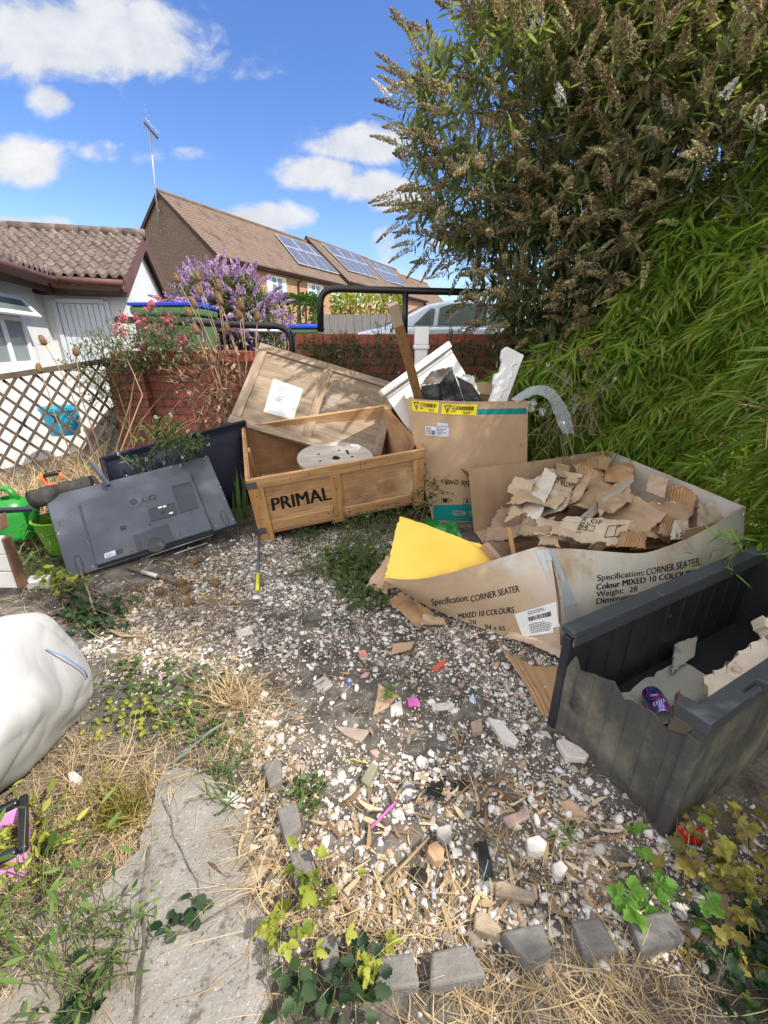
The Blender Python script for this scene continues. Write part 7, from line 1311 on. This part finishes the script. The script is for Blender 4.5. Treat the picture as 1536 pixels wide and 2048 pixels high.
e = empty('round_cap', G(838,1757,.01), 'round black plastic cap half buried in straw', 'cap'); mb = MB(); c = G(838,1757,.0); mb.lathe([(0,.012),(.02,.014),(.026,.012),(.028,-.02)], 24, M=Matrix.Translation(c)); mb.build('disc', m_rub, e, True, world=True); mb = MB(); mb.lathe([(0,.0135),(.004,.0135)], 10, M=Matrix.Translation(c+Vector((.004,.004,.0005)))); mb.build('hole', m_hole, e, world=True)
for i, (px, lb) in enumerate([([(865,1565),(895,1560),(880,1605),(845,1600)],'crumpled black rubber scrap beside the slate'),([(945,1690),(972,1680),(990,1760),(962,1768)],'long torn black rubber strip in the lower gravel'),([(905,1565),(935,1560),(940,1585),(912,1590)],'small black plastic bit under the white stick')]):
    q = [G(u, v, .012) for u, v in px]; tag(sheet('rubber_scrap', [[q[0],q[1]],[q[3],q[2]]], m_rub, None, 14, 10, .004, crumple=.02, jag=.01, seed=100+i, cscale=12), lb, 'rubber')
rod('green_twine', [G(405,1120,.01), G(420,1150,.015), G(398,1180,.01), G(385,1205,.012), G(372,1235,.008)], .002, col('green twine',(.05,.28,.2)), 'thin green twine among the fallen teasel heads', 'twine'); rod('blue_string', [G(968,1700,.012), G(975,1730,.02), G(965,1765,.012), G(985,1790,.01)], .0015, col('blue string',(.15,.35,.55)), 'thin blue string by the rubber strip', 'string')
rod('yellow_string', [G(690,1530,.012), G(705,1525,.02), G(735,1530,.01)], .002, col('yellow string',(.6,.5,.05)), 'bit of yellow string above the stone block', 'string')
# ---------------------------------------------------------------- white woven sack
m_sack = mat('white woven sack', [(.39,.395,.415),(.45,.455,.47)], .55, 2, 6, bump=.25, bscale=260, bdist=.002, trans=.12, dirt=((.5,.49,.47),.62,.78,5)); m_stitch = mat('blue stitching', [(.12,.2,.55),(.2,.3,.65)], .7, 60)
sk = empty('bulk_sack', (-1.95,1.36,0), 'big white woven rubble sack slumped at the left edge', 'sack')
rows = [[(-260,1300,.45),(-60,1262,.5),(40,1240,.52),(95,1236,.5),(146,1290,.33)],[(-260,1380,.5),(-60,1345,.53),(50,1312,.50),(120,1325,.40),(178,1345,.22)],[(-260,1480,.42),(-60,1450,.45),(50,1410,.43),(120,1400,.33),(177,1390,.13)],[(-250,1600,.28),(-60,1560,.32),(30,1505,.29),(95,1468,.2),(168,1420,.05)],[(-230,1780,.05),(-60,1650,.06),(0,1592,.05),(60,1545,.04),(142,1455,.02)]]
ctl = [[PZ(*p) for p in r] for r in rows]; back = [Vector((p.x-.03, p.y+(.03 if i == 4 else .14), .01)) for i, p in enumerate(ctl[0])]; under = [Vector((p.x-.10, p.y+.08, .006)) for p in ctl[-1]]
ctl = [under]+ctl[::-1]+[back]
sheet('bag', ctl, m_sack, sk, 130, 130, .004, crumple=.024, cscale=2.6, seed=97, ridge=.010, rscale=(1.5,2.6,2.0))
ctl = [[PZ(60,1265,.51), PZ(105,1275,.46), PZ(150,1330,.32)],[PZ(40,1240,.56), PZ(95,1232,.54), PZ(150,1285,.37)]]
sheet('folded_flap', ctl, m_sack, sk, 22, 12, .003, crumple=.02, seed=95); mb = MB(); mb.tube([PZ(92,1298,.465), PZ(130,1313,.415), PZ(170,1342,.295), PZ(175,1355,.25)], .0028, 6); mb.build('stitching', m_stitch, sk, True, world=True)
# pink tub with dark rim
m_pink = mat('pink plastic tub', [(.60,.26,.55),(.70,.34,.63)], .45, 4); o_ = PZ(47,1592,.14); q_ = PZ(46,1690,.14); X = (q_-o_); Mx = frame((o_.x,o_.y,0), X, z=(0,0,1)); Lp = X.length
e = empty('plastic_tub', Mx, 'pink plastic tub with a dark grey rim at the left edge', 'tub'); D_ = .30 if (Mx.to_3x3() @ Vector((0,1,0))).x < 0 else -.30
yy = sorted((0, D_)); mb = MB()
for lo, hi in [((0,yy[0],.0),(Lp,yy[0]+.012,.115)),((0,yy[1]-.012,0),(Lp,yy[1],.115)),((0,yy[0]+.013,0),(.012,yy[1]-.013,.115)),((Lp-.012,yy[0]+.013,0),(Lp,yy[1]-.013,.115)),((.013,yy[0]+.013,.004),(Lp-.013,yy[1]-.013,.014))]: mb.box(lo, hi)
mb.build('body', m_pink, e, bevel=.004); mb = MB(); r0 = .014
for lo, hi in [((-.01,yy[0]-.01,.116),(Lp+.01,yy[0]+r0,.142)),((-.01,yy[1]-r0,.116),(Lp+.01,yy[1]+.01,.142)),((-.01,yy[0]+r0+.001,.116),(r0,yy[1]-r0-.001,.142)),((Lp-r0,yy[0]+r0+.001,.116),(Lp+.01,yy[1]-r0-.001,.142))]: mb.box(lo, hi)
mb.build('rim', m_tvd, e, bevel=.008, seg=3)
